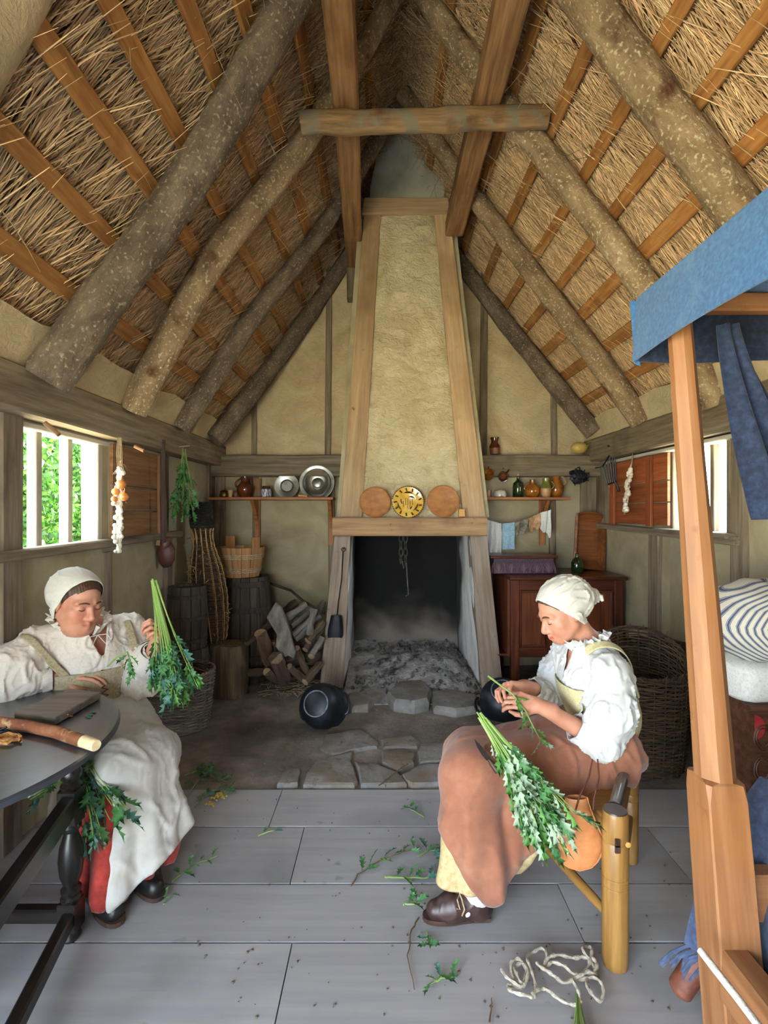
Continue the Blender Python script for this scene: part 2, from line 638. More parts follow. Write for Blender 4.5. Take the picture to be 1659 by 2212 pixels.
MB().sheet(gable, 60, 44, .12).build('gable_daub', m_daub, wb)
mb = MB()
mb.beam((XL, YB - .05, 1.945), (XR, YB - .05, 1.945), .2, .205, ch=.014, seg=14, wob=.07)
mb.build('beam', m_greywood, wb)
for (x, z0, z1, w) in [(-1.27, 2.05, 2.95, .05), (-.55, 2.05, 3.9, .06), (.97, 2.05, 3.9, .07), (1.67, 2.05, 2.85, .055), (-1.25, 0, 1.85, .06), (-.50, 0, 1.85, .07),
                       (1.66, 0, 1.85, .06), (-1.62, 0, 1.9, .13), (2.0, 0, 1.9, .16)]:
    mb = MB()
    mb.beam((x, YB - .006, z0), (x + R.uniform(-.02, .02), YB - .006, z1), w, .04, up=(0, 1, 0), ch=.006, seg=6, wob=.1)
    mb.build('stud', m_greywood, wb)

# front gable behind the camera, with the wide doorway on its left half
wf = struct('wall_front')
mb = MB()
wall_slab(mb, 'y', YF - .02, -.12, -.05, XR, -.1, 2.0)
mb.build('daub_infill', m_limewash, wf)
MB().sheet(lambda u, v: (XL - .1 + (XR - XL + .2) * u, YF - .02, 1.98 + (max(2.0, roofz(XL - .1 + (XR - XL + .2) * u) + .1) - 1.98) * v), 50, 20, -.12).build('gable_daub', m_daub, wf)
mb = MB()
mb.beam((-.08, YF, 0), (-.08, YF, 2.0), .14, .14, up=(0, 1, 0), ch=.01)
mb.build('door_post', m_greywood, wf)

# ---- roof
ceil = struct('ceiling')


def rafter(pts_px, Y, r, mat, ext_foot=None, apex=True, side=1):
    # each point sits on the plane just inside the battens
    ft = FTL if side > 0 else FTR
    d = V((APX[0] - ft[0], 0, APX[1] - ft[1])).normalized()
    n = V((-d.z, 0, d.x)) if side > 0 else V((d.z, 0, -d.x))
    o = V((ft[0], 0, ft[1])) - n * (r * .98 + .004)
    pts = []
    for x, y in pts_px:
        ray = V(((x - CX) / FPX, 1, (CY - y) / FPX))
        t = (o - V((0, 0, EYE))).dot(n) / ray.dot(n)
        pts.append(V((0, 0, EYE)) + ray * t)
    if pts_px[0][1] > pts_px[-1][1]:
        pass
    Y = pts[-1].y
    if ext_foot:
        pts = [V((o.x + d.x * .02, pts[0].y, o.z + d.z * .02))] + pts
    if apex:
        pts.append(V((APX[0] - side * .02, Y, APX[1] - r * 1.9)))
    # resample
    fine = []
    for a, b in zip(pts, pts[1:]):
        n = max(1, int((b - a).length / .12))
        for i in range(n):
            fine.append(a.lerp(b, i / n))
    fine.append(pts[-1])
    # smooth
    for _ in range(3):
        fine = [fine[0]] + [(fine[i - 1] + fine[i] * 2 + fine[i + 1]) / 4 for i in range(1, len(fine) - 1)] + [fine[-1]]
    rr = [r * (1.06 - .3 * i / len(fine)) * (1 + .05 * nz((i * .4, Y, r * 9))) for i in range(len(fine))]
    mb = MB()
    mb.tube(fine, rr, 18, True, .10, 4.0, up=(0, 1, 0))
    return mb.build('rafter', mat, ceil)


rafter([(100, 822), (185, 700), (405, 400), (628, 0)], 2.41, .096, m_darkbark)
rafter([(288, 885), (455, 560), (590, 400), (690, 262)], 3.3, .080, m_bark)
rafter([(392, 925), (540, 690), (660, 545), (740, 430)], 4.1, .074, m_darkbark)
rafter([(462, 950), (590, 790), (720, 605)], 4.85, .085, m_darkbark)
rafter([(1650, 530), (1560, 405), (1420, 215), (1290, 40)], 2.41, .092, m_bark, (2.0, 2.25), True, -1)
rafter([(1548, 868), (1400, 625), (1290, 480), (1150, 300), (1050, 180), (935, 20)], 3.26, .080, m_bark, None, True, -1)
rafter([(1387, 910), (1280, 760), (1150, 590), (1035, 440), (930, 290)], 4.03, .08, m_bark, None, True, -1)
rafter([(1284, 935), (1110, 720), (1010, 590)], 4.9, .085, m_darkbark, None, True, -1)
# near pair coated in daub (top left corner of the view), whole from foot to ridge
for sgn in (1, -1):
    ft = FTL if sgn > 0 else FTR
    mb = MB()

    def coat(u, v, ft=ft, sgn=sgn):
        a = 2 * PI * v
        t = u
        x = ft[0] + (APX[0] - ft[0]) * t
        z = ft[1] + (APX[1] - ft[1]) * t
        s = V((APX[0] - ft[0], 0, APX[1] - ft[1])).normalized()
        nrm = V((s.z, 0, -s.x)) * (1 if sgn > 0 else -1)
        q = V((x, 1.34, z)) - nrm * .06
        q = q + V((0, 1, 0)) * .26 * math.copysign(abs(math.cos(a)) ** .6, math.cos(a)) + nrm * .11 * math.copysign(abs(math.sin(a)) ** .6, math.sin(a))
        return q + nrm * .02 * nz(q, 4) + V((0, .03 * nz(q, 5, 3), 0))
    mb.sheet(coat, 40, 28)
    mb.build('daubed_rafter', m_daub, ceil)
# collar tie across the second pair
m_collar = pm('collar_wood', ['#6a4f35', '#8c6d4c', '#a98a66'], WD, rough=.85, bump=.6, bdist=.008, blotch=[(7, '#7d7260', .5, .62), (5, '#5a3d22', .62, .75)])
mb = MB()
c0, c1 = P(650, 268, 2.93), P(1182, 252, 2.93)
sec = [(.055 * math.cos(a), .066 * math.sin(a)) for a in [2 * PI * j / 12 for j in range(12)]]
pts = [c0.lerp(c1, i / 18) + V((0, 0, .012 * nz((i * .35, 1, 4)))) for i in range(19)]
mb.sweep(pts, sec, (0, 0, 1), True, [1 + .12 * nz((i * .5, 8, 2)) for i in range(19)], .10)
mb.build('collar_beam', m_collar, ceil)
# long hewn beams lying over the collar towards the hood
for (a, b, w, h) in [(V((-.185, 1.0, 3.92)), V((-.272, 4.98, 3.90)), .15, .13), (V((.597, 1.0, 3.92)), V((.600, 4.33, 3.91)), .155, .135)]:
    mb = MB()
    mb.beam(a, b, w, h, ch=.012, seg=20, wob=.06, bend=.012)
    mb.build('tie_beam', m_hewn, ceil)
mb = MB()
mb.beam((-.272, 4.93, 3.55), (-.272, 4.93, 3.84), .17, .12, up=(0, 1, 0), ch=.01, seg=4, wob=.06)
mb.build('post', m_greywood, ceil)

# battens, one object each, nailed over the rafters under the thatch
YN = -1.4


def slope(ft):
    d = V((APX[0] - ft[0], 0, APX[1] - ft[1]))
    L = d.length
    d.normalize()
    n = V((-d.z, 0, d.x))
    if n.z < 0:
        n = -n
    return d, n, L


for ft, ts in ((FTL, [.14, .42, .72, 1.02, 1.32, 1.62, 1.92, 2.24, 2.58, 2.92]), (FTR, [.10, .38, .66, .96, 1.27, 1.58, 1.90, 2.22, 2.56, 2.92])):
    d, n, L = slope(ft)
    for t in ts:
        a = V((ft[0], 0, ft[1])) + d * t + n * .012
        mb = MB()
        w = R.uniform(.072, .094)
        j1, j2 = R.uniform(-.035, .035), R.uniform(-.035, .035)
        mb.beam(V((a.x, YN, a.z)) + d * j1, V((a.x, YB + .03, a.z)) + d * j2, w, .028, up=n, ch=.006, seg=16, wob=.12, bend=.02)
        mb.build('batten', m_batten, ceil)

# thatch: a dark bed and tens of thousands of straws lying along the slope
for side, ft in (('left', FTL), ('right', FTR)):
    d, n, L = slope(ft)
    o0 = V((ft[0], 0, ft[1])) + n * .055

    def bed(u, v, o0=o0, d=d, n=n, L=L):
        t = -.12 + (L + .26) * v
        y = YN + (YB + .05 - YN) * u
        q = o0 + d * t
        return V((q.x, y, q.z)) + n * (.01 + .012 * nz((y, t, 1), 6))
    MB().sheet(bed, 60, 34, .16 if n.x < 0 else -.16).build('thatch_bed', m_strawbed, ceil)
    rng = np.random.default_rng(5 if side == 'left' else 6)
    N = 34000
    d_, n_ = np.array(d), np.array(n)
    yv = np.array((0., 1., 0.))
    t = rng.uniform(-.02, L, N)
    y = 1.2 + (YB + .02 - 1.2) * rng.random(N) ** .9
    ln = rng.uniform(.22, .62, N)
    clump = .28 * np.sin(y * 9 + t * 2.3) + .18 * np.sin(y * 23 - t * 5) + .12
    ang = rng.normal(0, .09, N) + clump * .38 + (.10 if side == 'left' else -.12)
    up = np.clip((t - .62 * L) / (.38 * L), 0, 1)
    ang = ang + rng.normal(0, .75, N) * up
    tilt = rng.normal(.0, .028, N) - rng.random(N) ** 6 * .5 - up * rng.random(N) ** 3 * .45
    dirs = (d_[None] * np.cos(ang)[:, None] + yv[None] * np.sin(ang)[:, None]) + n_[None] * tilt[:, None]
    dirs /= np.linalg.norm(dirs, axis=1, keepdims=True)
    c = np.array(o0)[None] + d_[None] * t[:, None] + yv[None] * y[:, None] - n_[None] * (rng.uniform(-.030, .014, N)[:, None])
    hang = rng.random(N) < .03
    rad = rng.uniform(.0016, .0042, N)
    s = np.cross(dirs, n_[None])
    s /= np.linalg.norm(s, axis=1, keepdims=True)
    u3 = np.cross(s, dirs)
    vs = np.zeros((N, 9, 3), np.float32)
    gs = np.zeros((N, 9, 3), np.float32)
    bendv = rng.normal(0, .022, N) * (1 + 1.6 * up)
    for k, (f, rf) in enumerate(((-.5, 1.0), (.05, 1.0), (.5, .35))):
        ctr = c + dirs * (ln * f)[:, None] + s * (bendv * (1 if k == 1 else 0))[:, None]
        for j in range(3):
            a = 2 * PI * j / 3 + .4
            vs[:, k * 3 + j] = ctr + (s * math.cos(a) + u3 * math.sin(a)) * (rad * rf)[:, None]
            gs[:, k * 3 + j, 0] = ln * f + rng.random() * 3
            gs[:, k * 3 + j, 1] = t * 3 + j * .003
            gs[:, k * 3 + j, 2] = y * 2
    base = (np.arange(N) * 9)[:, None]
    quads = []
    for k in range(2):
        for j in range(3):
            q = np.array([k * 3 + j, k * 3 + (j + 1) % 3, k * 3 + 3 + (j + 1) % 3, k * 3 + 3 + j])
            quads.append(base + q[None])
    fc = np.concatenate(quads, 0)
    mk('thatch', vs.reshape(-1, 3), fc, m_straw, ceil, False, gs.reshape(-1, 3), kind='stuff')
    # loose curled wisps hanging below the battens towards the ridge
    mb = MB()
    rr = random.Random(11 if side == 'left' else 12)
    for i in range(420):
        tt = L * (1 - abs(rr.gauss(0, .30)))
        if tt < .15 * L:
            tt = rr.uniform(.1, 1) * L
        yy = rr.uniform(1.7, 4.95)
        q = o0 + d * tt
        q = V((q.x, yy, q.z)) - n * .03
        ln_ = rr.uniform(.08, .3)
        dr = (d * rr.uniform(-1, .6) - n * rr.uniform(.1, .9) + V((0, rr.uniform(-1, 1), -.25))).normalized()
        cv = V((rr.gauss(0, .5), rr.gauss(0, .5), -rr.random()))
        pts = [q + dr * (ln_ * k / 4) + cv * (ln_ * (k / 4) ** 2 * .55) for k in range(5)]
        mb.tube(pts, [.0019, .0019, .0017, .0014, .0008], 3, False)
    mb.build('loose_straw', m_straw2, ceil, False, kind='stuff')
# daub packing between rafter feet above the wall plates
for (x, nx_) in ((XL - .02, 1), (XR + .02, -1)):
    mb = MB()

    def pack(u, v, x=x, nx_=nx_):
        y = YF + (YB - YF) * u
        z = (2.11 if nx_ > 0 else 2.155) + .21 * v
        xb = (-1.575 + .095 * v) if nx_ > 0 else (1.99 - .075 * v)
        return (xb + .018 * nz((y, z, x), 5), y, z + .035 * nz((y, 3, 1), 4) * v)
    mb.sheet(pack, 70, 6, .05 * nx_)
    mb.build('eave_daub', m_daub, ceil)

# ---- windows
m_sill = pm('bleached_window_wood', ['#a39a8b', '#bab2a4', '#cac3b6'], WD, rough=.8, bump=.2, bdist=.004)
w1 = struct('window_1')
for y in (2.535, 2.785):
    mb = MB()
    mb.beam((XL - .06, y, WZ0 - .01), (XL - .06, y, WZ1 + .01), .045, .05, up=(1, 0, 0), ch=.004)
    mb.build('mullion', m_sill, w1)
mb = MB()
mb.beam((XL - .05, WY1 - .015, WZ0), (XL - .05, WY1 - .015, WZ1), .05, .10, up=(1, 0, 0), ch=.005)
mb.build('jamb', m_sill, w1)
mb = MB()
mb.beam((XL - .05, WY0 + .012, WZ0), (XL - .05, WY0 + .012, WZ1), .04, .10, up=(1, 0, 0), ch=.005)
mb.build('jamb', m_sill, w1)
mb = MB()
mb.beam((XL - .05, 2.2, WZ1 + .01), (XL - .05, 3.2, WZ1 + .012), .12, .03, ch=.005)
mb.build('head', m_sill, w1)
mb = MB()
mb.beam((XL - .04, 2.25, WZ0 - .012), (XL - .04, 3.1, WZ0), .14, .03, ch=.005)
mb.build('sill', m_sill, w1)
m_shut = pm('shutter_boards', ['#6d4a2a', '#8a6340', '#9f7750'], (2.2, 30, 30), rough=.7, bump=.25, bdist=.004, rnd=.12)
m_shutred = pm('red_shutter_boards', ['#7a3a1c', '#9b5129', '#b2663a'], (2.2, 30, 30), rough=.6, bump=.25, bdist=.004, rnd=.14)
for (za, zb) in ((1.33, 1.50), (1.505, 1.66), (1.665, 1.92)):
    mb = MB()
    mb.beam((XL + .02, 3.10, (za + zb) / 2), (XL + .02, 3.83, (za + zb) / 2), .02, zb - za - .004, ch=.003, seg=4)
    mb.build('shutter_board', m_shut, w1)
for y in (3.73,):
    mb = MB()
    mb.beam((XL + .04, y, 1.34), (XL + .04, y, 1.91), .06, .02, up=(1, 0, 0), ch=.004)
    mb.build('shutter_batten', m_shut, w1)
w2 = struct('window_2')
mb = MB()
mb.beam((XR + .06, 3.31, RZ0), (XR + .06, 3.31, RZ1), .04, .04, up=(1, 0, 0), ch=.004)
mb.build('mullion', m_greywood, w2)
for y in (RY0 + .012, RY1 - .012):
    mb = MB()
    mb.beam((XR + .05, y, RZ0), (XR + .05, y, RZ1), .04, .10, up=(1, 0, 0), ch=.005)
    mb.build('jamb', m_greywood, w2)
mb = MB()
mb.beam((XR - .02, 2.98, RZ0 - .012), (XR - .02, 3.78, RZ0 - .005), .16, .03, ch=.005)
mb.build('sill', m_greywood, w2)
mb = MB()
mb.beam((XR + .0, 2.9, RZ1 + .008), (XR + .0, 4.7, RZ1 + .012), .12, .025, ch=.005)
mb.build('head', m_sill, w2)
for (za, zb) in ((1.40, 1.57), (1.575, 1.73), (1.735, 1.935)):
    mb = MB()
    mb.beam((XR - .02, 3.70, (za + zb) / 2), (XR - .02, 4.66, (za + zb) / 2), .02, zb - za - .004, ch=.003, seg=4)
    mb.build('shutter_board', m_shutred, w2)
for y in (3.93, 4.56):
    mb = MB()
    mb.beam((XR - .043, y, 1.39), (XR - .043, y, 1.93), .08, .022, up=(1, 0, 0), ch=.004)
    o = mb.build('shutter_batten', m_shutred, w2)
# wooden pegs driven into the plates
for (p, d) in ((P(111, 925, 2.3), (.035, 0, -.03)), (P(300, 968, 2.95), (.03, 0, -.015))):
    mb = MB()
    mb.tube([p - V(d) * .8, p + V(d)], .011, 7)
    tag(mb.build('trim_3', m_hewn, None), kind='structure')
# ================================================================ FIREPLACE AND WHAT STANDS ON IT
def bevel(o, w=.006, seg=2):
    m = o.modifiers.new('bevel', 'BEVEL')
    m.width, m.segments, m.limit_method = w, seg, 'ANGLE'
    return o


def pxprism(poly, Y, depth):
    mb = MB()
    pts = [P(x, y, Y) for x, y in poly]
    n = len(pts)
    # grain runs along the longest edge
    e = max(((pts[(i + 1) % n] - pts[i]) for i in range(n)), key=lambda q: q.length).normalized()
    s = e.cross(V((0, 1, 0)))
    mb.prism(pts, (0, depth, 0))
    off = V((R.uniform(-9, 9), R.uniform(-9, 9), 0))
    mb.g = [tuple(V((V(v).dot(e), V(v).dot(s), v[1])) + off) for v in mb.v]
    return mb


HY = 4.35
m_jamb = pm('weathered_jamb_oak', ['#76675a', '#8d7d6e', '#a19182'], WD, rough=.85, bump=.35, bdist=.005, blotch=[(2.2, '#7b6550', .52, .75), (12, '#5d4c3c', .68, .78)])
m_mantel = pm('mantel_oak', ['#806144', '#9a7855', '#ad8a64'], WD, rough=.8, bump=.35, bdist=.005, blotch=[(3, '#775536', .52, .75), (12, '#4e3722', .66, .76)])
fp = thing('fireplace', 'tall timber-framed clay smoke hood over an open hearth', 'fireplace', (.25, HY, 0))
for poly in ([(690, 1487), (742, 1487), (757, 1158), (722, 1158)], [(1040, 1487), (1087, 1487), (1052, 1156), (1015, 1156)]):
    bevel(pxprism(poly, HY, .17).build('jamb', m_jamb, fp, False))
for poly in ([(735, 1118), (782, 1118), (823, 462), (786, 462)], [(1000, 1118), (1049, 1118), (970, 440), (938, 462)]):
    bevel(pxprism(poly, HY - .012, .14).build('hood_post', m_frame, fp, False))
bevel(pxprism([(787, 426), (968, 426), (972, 460), (781, 462)], HY - .035, .16).build('top_rail', m_frame, fp, False))
mb = MB()
mb.beam((-.428, HY + .02, 1.377), (.857, HY + .02, 1.377), .30, .154, ch=.010, seg=10, wob=.02)
mb.build('mantel_beam', m_mantel, fp)


def hoodfront(u, v):
    a = P(775 + (815 - 775) * v, 1118 + (458 - 1118) * v, HY + .02)
    b = P(1006 + (944 - 1006) * v, 1118 + (458 - 1118) * v, HY + .02)
    q = a.lerp(b, u)
    e = min(u, 1 - u) * 8
    return q + V((0, -.022 * min(1, e) + .024 * nz((q.x, q.z, 1), 5) + .020 * nz((q.x, q.z * 1.9, 4), 12), 0))


MB().sheet(hoodfront, 44, 90, .05).build('hood_daub', m_hood, fp)
for (xb, xt, sg) in ((737, 788, 1), (1047, 968, -1)):
    def hoodside(u, v, xb=xb, xt=xt):
        q = P(xb + (xt - xb) * v, 1118 + (430 - 1118) * v, HY + .05)
        return V((q.x, HY + .05 + u * .62, q.z))
    MB().sheet(hoodside, 8, 16, .04 * sg).build('hood_side', m_limewash, fp)
# upper flue, set back, running up through the thatch
mb = MB()
mb.prism([V((-.125, 4.56, 3.9)), V((.54, 4.56, 3.9)), V((.54, 4.56, 4.42)), V((.26, 4.56, 5.2)), V((.06, 4.56, 5.2)), V((-.125, 4.56, 4.42))], (0, .42, 0))
mb.build('flue', pm('flue_plaster', ['#a8a59a', '#bab7ac', '#c7c4b9'], (4, 4, 4), 6, .95, bump=.4, bsc=14, rnd=0, blotch=(3, '#96917f', .5, .75)), fp, False)


# cheeks, back and throat; soot is a stain of its own (tint)
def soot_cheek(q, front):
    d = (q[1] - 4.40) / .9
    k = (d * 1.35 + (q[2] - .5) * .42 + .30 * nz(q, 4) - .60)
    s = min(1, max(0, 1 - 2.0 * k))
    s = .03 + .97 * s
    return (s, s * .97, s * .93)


def tinted_sheet(name, fn, nu, nv, tintf, mat, thick=.0):
    mb = MB()
    mb.sheet(fn, nu, nv, thick)
    col = [tintf(q) for q in mb.v]
    return mk(name, mb.v, mb.f, mat, fp, True, mb.g, True, 42, np.array(col, np.float32))


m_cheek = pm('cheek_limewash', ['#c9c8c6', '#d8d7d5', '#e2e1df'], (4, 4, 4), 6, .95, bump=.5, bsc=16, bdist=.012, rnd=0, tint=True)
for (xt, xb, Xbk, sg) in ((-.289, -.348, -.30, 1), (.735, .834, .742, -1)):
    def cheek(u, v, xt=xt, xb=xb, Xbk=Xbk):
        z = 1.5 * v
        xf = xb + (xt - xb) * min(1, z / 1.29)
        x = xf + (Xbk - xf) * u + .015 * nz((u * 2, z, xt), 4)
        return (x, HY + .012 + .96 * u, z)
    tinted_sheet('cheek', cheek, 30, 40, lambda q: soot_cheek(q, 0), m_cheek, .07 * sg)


def fback(u, v):
    x, z = -.42 + 1.35 * u, 2.0 * v
    return (x, 5.30 + .02 * nz((x, z, 0), 5), z)


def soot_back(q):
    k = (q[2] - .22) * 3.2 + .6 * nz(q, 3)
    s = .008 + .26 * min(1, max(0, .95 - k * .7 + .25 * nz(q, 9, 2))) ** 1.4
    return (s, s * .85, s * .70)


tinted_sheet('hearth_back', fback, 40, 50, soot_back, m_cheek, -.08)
mb = MB()
mb.box((.25, 5.17, 2.02), (1.36, .40, .05))
mb.build('throat_lintel', m_soot, fp, False)
for X0, X1, Y0, Y1 in ((-.33, -.31, 4.52, 5.0), (.77, .79, 4.52, 5.0), (-.31, .77, 4.50, 4.53)):
    mb = MB()
    mb.box(((X0 + X1) / 2, (Y0 + Y1) / 2, 1.68), (X1 - X0, Y1 - Y0, .72))
    mb.build('throat_lining', m_soot, fp, False)
mb = MB()
mb.box((.23, 4.76, 2.05), (1.08, .52, .03))
mb.build('throat_lining', m_soot, fp, False)


def ash(u, v):
    x, y = -.36 + 1.2 * u, 3.98 + 1.32 * v
    z = .012 + .17 * v ** 1.4 + .11 * math.exp(-((u - .62) / .30) ** 2 - ((v - .5) / .3) ** 2) + .07 * max(0, u - .75) * v
    z *= min(1, v * 5) * min(1, (1.02 - u) * 6)
    if u < .02 or u > .98:
        z = -.01
    return (x, y, z + .03 * nz((x, y, 0), 6) * min(1, v * 6) + .016 * nz((x, y, 2), 17) * min(1, v * 8))


MB().sheet(ash, 70, 60, .03).build('ash_bed', m_ash, fp, ang=60)
m_coal = pm('charred_bits', ['#2b2826', '#57534f', '#8b8783'], (20, 20, 20), 4, .95, bump=.4, isl=.5)
mb = MB()
rr = random.Random(3)
for i in range(300):
    u, v = rr.uniform(.08, .97), rr.uniform(.05, .97)
    q = V(ash(u, v))
    s = rr.uniform(.006, .024) * (1.5 if rr.random() < .12 else 1)
    mb.ell(q + V((0, 0, s * .3)), (s, s * rr.uniform(.5, 1), s * rr.uniform(.4, .8)), 6, Euler((rr.uniform(0, 3), rr.uniform(0, 3), rr.uniform(0, 3))).to_matrix(), .5)
mb.build('charcoal', m_coal, fp, True, kind='stuff')


def stone_thing(poly, h, Zb=0.0):
    pts = [FL(x, y) for x, y in poly]
    c = sum(pts, V()) / len(pts)
    mb = MB()
    vs, fs = [], []
    n = len(pts)
    for (k, z) in ((1.0, -.02), (1.02, h * .55), (.9, h), (.5, h * 1.06)):
        for q in pts:
            w = c + (q - c) * k
            vs.append(w + V((.006 * nz(q, 20, z), .006 * nz(q, 20, z + 3), z + .006 * nz(w, 17))))
    for r in range(3):
        for j in range(n):
            fs.append((r * n + j, r * n + (j + 1) % n, (r + 1) * n + (j + 1) % n, (r + 1) * n + j))
    fs.append(tuple(3 * n + j for j in range(n)))
    mb.add(vs, fs)
    return mb.build('hearth_stone', m_stone, fp, True, ang=28)


stone_thing([(752, 1510), (806, 1500), (838, 1497), (836, 1508), (808, 1520), (795, 1538), (760, 1540), (750, 1528)], .05)
stone_thing([(834, 1516), (862, 1492), (910, 1488), (932, 1508), (925, 1532), (895, 1540), (850, 1534)], .085)
stone_thing([(930, 1505), (975, 1500), (1030, 1512), (1038, 1540), (985, 1548), (938, 1540)], .05)

m_iron = pm('black_iron', ['#101217', '#191c23', '#282c35'], (9, 9, 9), 5, .45, .25, bump=.25, bsc=40, bdist=.003, rnd=.1, blotch=(7, '#3a3c42', .6, .75))
m_rustiron = pm('dull_iron', ['#231f1d', '#37322f', '#4b4540'], (14, 14, 14), 5, .6, .7, bump=.25, rnd=.1)
m_pewter = pm('pewter', ['#7f7f78', '#98978f', '#aaa99f'], (7, 7, 7), 5, .32, .9, bump=.05, rnd=.08, blotch=(14, '#6d6b62', .55, .75))
m_trencher = pm('turned_wood_platter', ['#8a5629', '#9c6532', '#ab733d'], (5, 12, 26), 5, .6, bump=.12, rnd=.08, blotch=(9, '#7d4a22', .56, .8))
m_smallbox = pm('honey_wood', ['#b0793c', '#cd954f', '#dba763'], WD, rough=.6, bump=.12)

DISC = Matrix.Rotation(math.radians(83), 4, 'X')
for (x, y, dpx, lb) in ((810, 1085, 67, 'plain round wooden platter on the mantel, left of the patterned plate'),
                        (957, 1083, 70, 'plain round wooden platter on the mantel, right of the patterned plate')):
    c = P(x, y, 4.285)
    r = dpx / 2 * 4.285 / FPX
    mb = MB()
    mb.lathe([(0, 0), (r * .8, 0), (r * .97, .006), (r, .012), (r, .017), (r * .97, .020), (r * .93, .016), (r * .85, .011), (0, .010)], 40, Matrix.Translation(c) @ DISC)
    tag(mb.build('wooden_platter', m_trencher, None), lb, 'platter')
# slip-decorated plate
pc = P(881, 1085, 4.285)
pr = 34 * 4.285 / FPX
plate = thing('slipware_plate', 'yellow glazed plate with brown and green slip pattern on the mantel', 'plate', pc)
m_slip = pm('yellow_slip_glaze', ['#c2912f', '#d9ac45', '#e5c063'], (12, 12, 12), 4, .18, bump=.05, rnd=0, coat=.5)
m_slipbrown = pm('brown_slip', ['#3a1f10', '#5a3118', '#7a441f'], (20, 20, 20), 4, .2, bump=.05, rnd=0, coat=.4)
m_slipgreen = pm('green_slip', ['#1f2d1a', '#34492a', '#4d6437'], (20, 20, 20), 4, .2, bump=.05, rnd=.3, coat=.4)
PM = Matrix.Translation(pc) @ DISC
mb = MB()
mb.lathe([(0, -.006), (pr * .55, -.006), (pr, .016), (pr, .022), (pr * .94, .021), (pr * .62, .006), (pr * .56, .002), (0, .001)], 48, PM)
mb.build('dish', m_slip, plate)
mb = MB()
pts = [PM @ V((pr * math.cos(a), pr * math.sin(a), .021)) for a in [2 * PI * i / 48 for i in range(49)]]
for i in range(0, 48):
    mb.tube([pts[i], pts[i].lerp(pts[i + 1], .75)], [.0052, .0035], 6)
mb.build('pie_crust_rim', m_slipbrown, plate, kind='stuff')
mb = MB()
mg = MB()
for k in range(13):
    a = 2 * PI * k / 13 + .2
    A = PM @ V((pr * .70 * math.cos(a), pr * .70 * math.sin(a), .0125))
    B = PM @ V((pr * .90 * math.cos(a + .06), pr * .90 * math.sin(a + .06), .0205))
    (mg if k % 2 else mb).tube([A, B], [.006, .008], 6)
for k in range(3):
    a0 = 2 * PI * k / 3 + .5
    p = [PM @ V((pr * .5 * math.cos(a0 + t * .9) * (1 - .3 * t), pr * .5 * math.sin(a0 + t * .9) * (1 - .3 * t), .003)) for t in [i / 8 for i in range(9)]]
    mb.tube(p, [.001 + .006 * math.sin(PI * i / 8) for i in range(9)], 5)
    p = [PM @ V((pr * .64 * math.cos(a0 + .5 + t), pr * .64 * math.sin(a0 + .5 + t), .006)) for t in [i / 6 for i in range(7)]]
    mb.tube(p, [.001 + .0075 * math.sin(PI * i / 6) for i in range(7)], 5)
for k in range(5):
    p = [PM @ V((pr * (-.28 + .14 * k), pr * (-.3 + .12 * math.sin(k * 2 + t * 5)) + pr * .5 * t, .003)) for t in [i / 8 for i in range(9)]]
    mb.tube(p, .0024, 4)
mb.build('brown_slip_marks', m_slipbrown, plate, kind='stuff')
mg.build('green_slip_marks', m_slipgreen, plate, kind='stuff')
mb = MB()
mb.box(P(997, 1108, 4.27), (.05, .05, .066))
tag(bevel(mb.build('wooden_box', m_smallbox, None, False), .004), 'tiny honey-coloured wooden box at the right end of the mantel', 'box')

# fire shovel on the left jamb
sh = thing('fire_shovel', 'black iron fire shovel with long thin handle hung on the left jamb', 'shovel', P(725, 1380, 4.30))
SY = 4.325
mb = MB()
mb.tube([P(741, 1192, SY), P(738, 1250, SY), P(731, 1300, SY), P(727, 1340, SY)], [.006, .005, .005, .007], 7)
lp = P(742, 1187, SY)
mb.tube([lp + V((.016 * math.cos(a), 0, .016 * math.sin(a))) for a in [2 * PI * i / 12 for i in range(13)]], .004, 6)
mb.build('handle', m_rustiron, sh)


def blade(u, v):
    w = (.045 + .020 * min(1, v * 1.6)) * (1 if v < .9 else 1 - (v - .9) * 1.2)
    x = (u - .5) * 2
    c = P(727, 1328, SY).lerp(P(724, 1377, SY), v)
    return c + V((x * w, -.012 - .018 * abs(x) ** 4 + .01 * v, .0))


MB().sheet(blade, 12, 10, .004).build('blade', m_iron, sh)
mb = MB()
mb.tube([P(742, 1184, 4.36), P(742, 1187, 4.29)], .004, 6)
mb.build('hook', m_rustiron, sh)

# chimney chain with pot hook
ch = thing('chain', 'sooty iron chain with a long pot hook hanging inside the hearth', 'chain', P(872, 1160, 4.7))


def link(mb, c, ax, L=.042, w=.017, r=.0045):
    ax = V(ax)
    pts = []
    for i in range(13):
        a = 2 * PI * i / 12
        pts.append(c + ax * (w * math.cos(a)) + V((0, 0, L * math.sin(a))))
    mb.tube(pts, r, 6, False)


m_chain = pm('sooty_chain_iron', ['#3a3733', '#55514b', '#6d6860'], (12, 12, 12), 4, .55, .5, bump=.1, rnd=.1)
for col in (866, 876):
    for i, y in enumerate(range(1148, 1216, 15)):
        mb = MB()
        link(mb, P(col, y, 4.72), (1, 0, 0) if i % 2 else (.5, .86, 0))
        mb.build('link', m_chain, ch)
mb = MB()
mb.tube([P(869, 1212, 4.72), P(872, 1228, 4.72), P(878, 1216, 4.72), P(879, 1240, 4.72), P(882, 1284, 4.72), P(876, 1288, 4.72)], .007, 7)
mb.build('pot_hook', m_chain, ch)


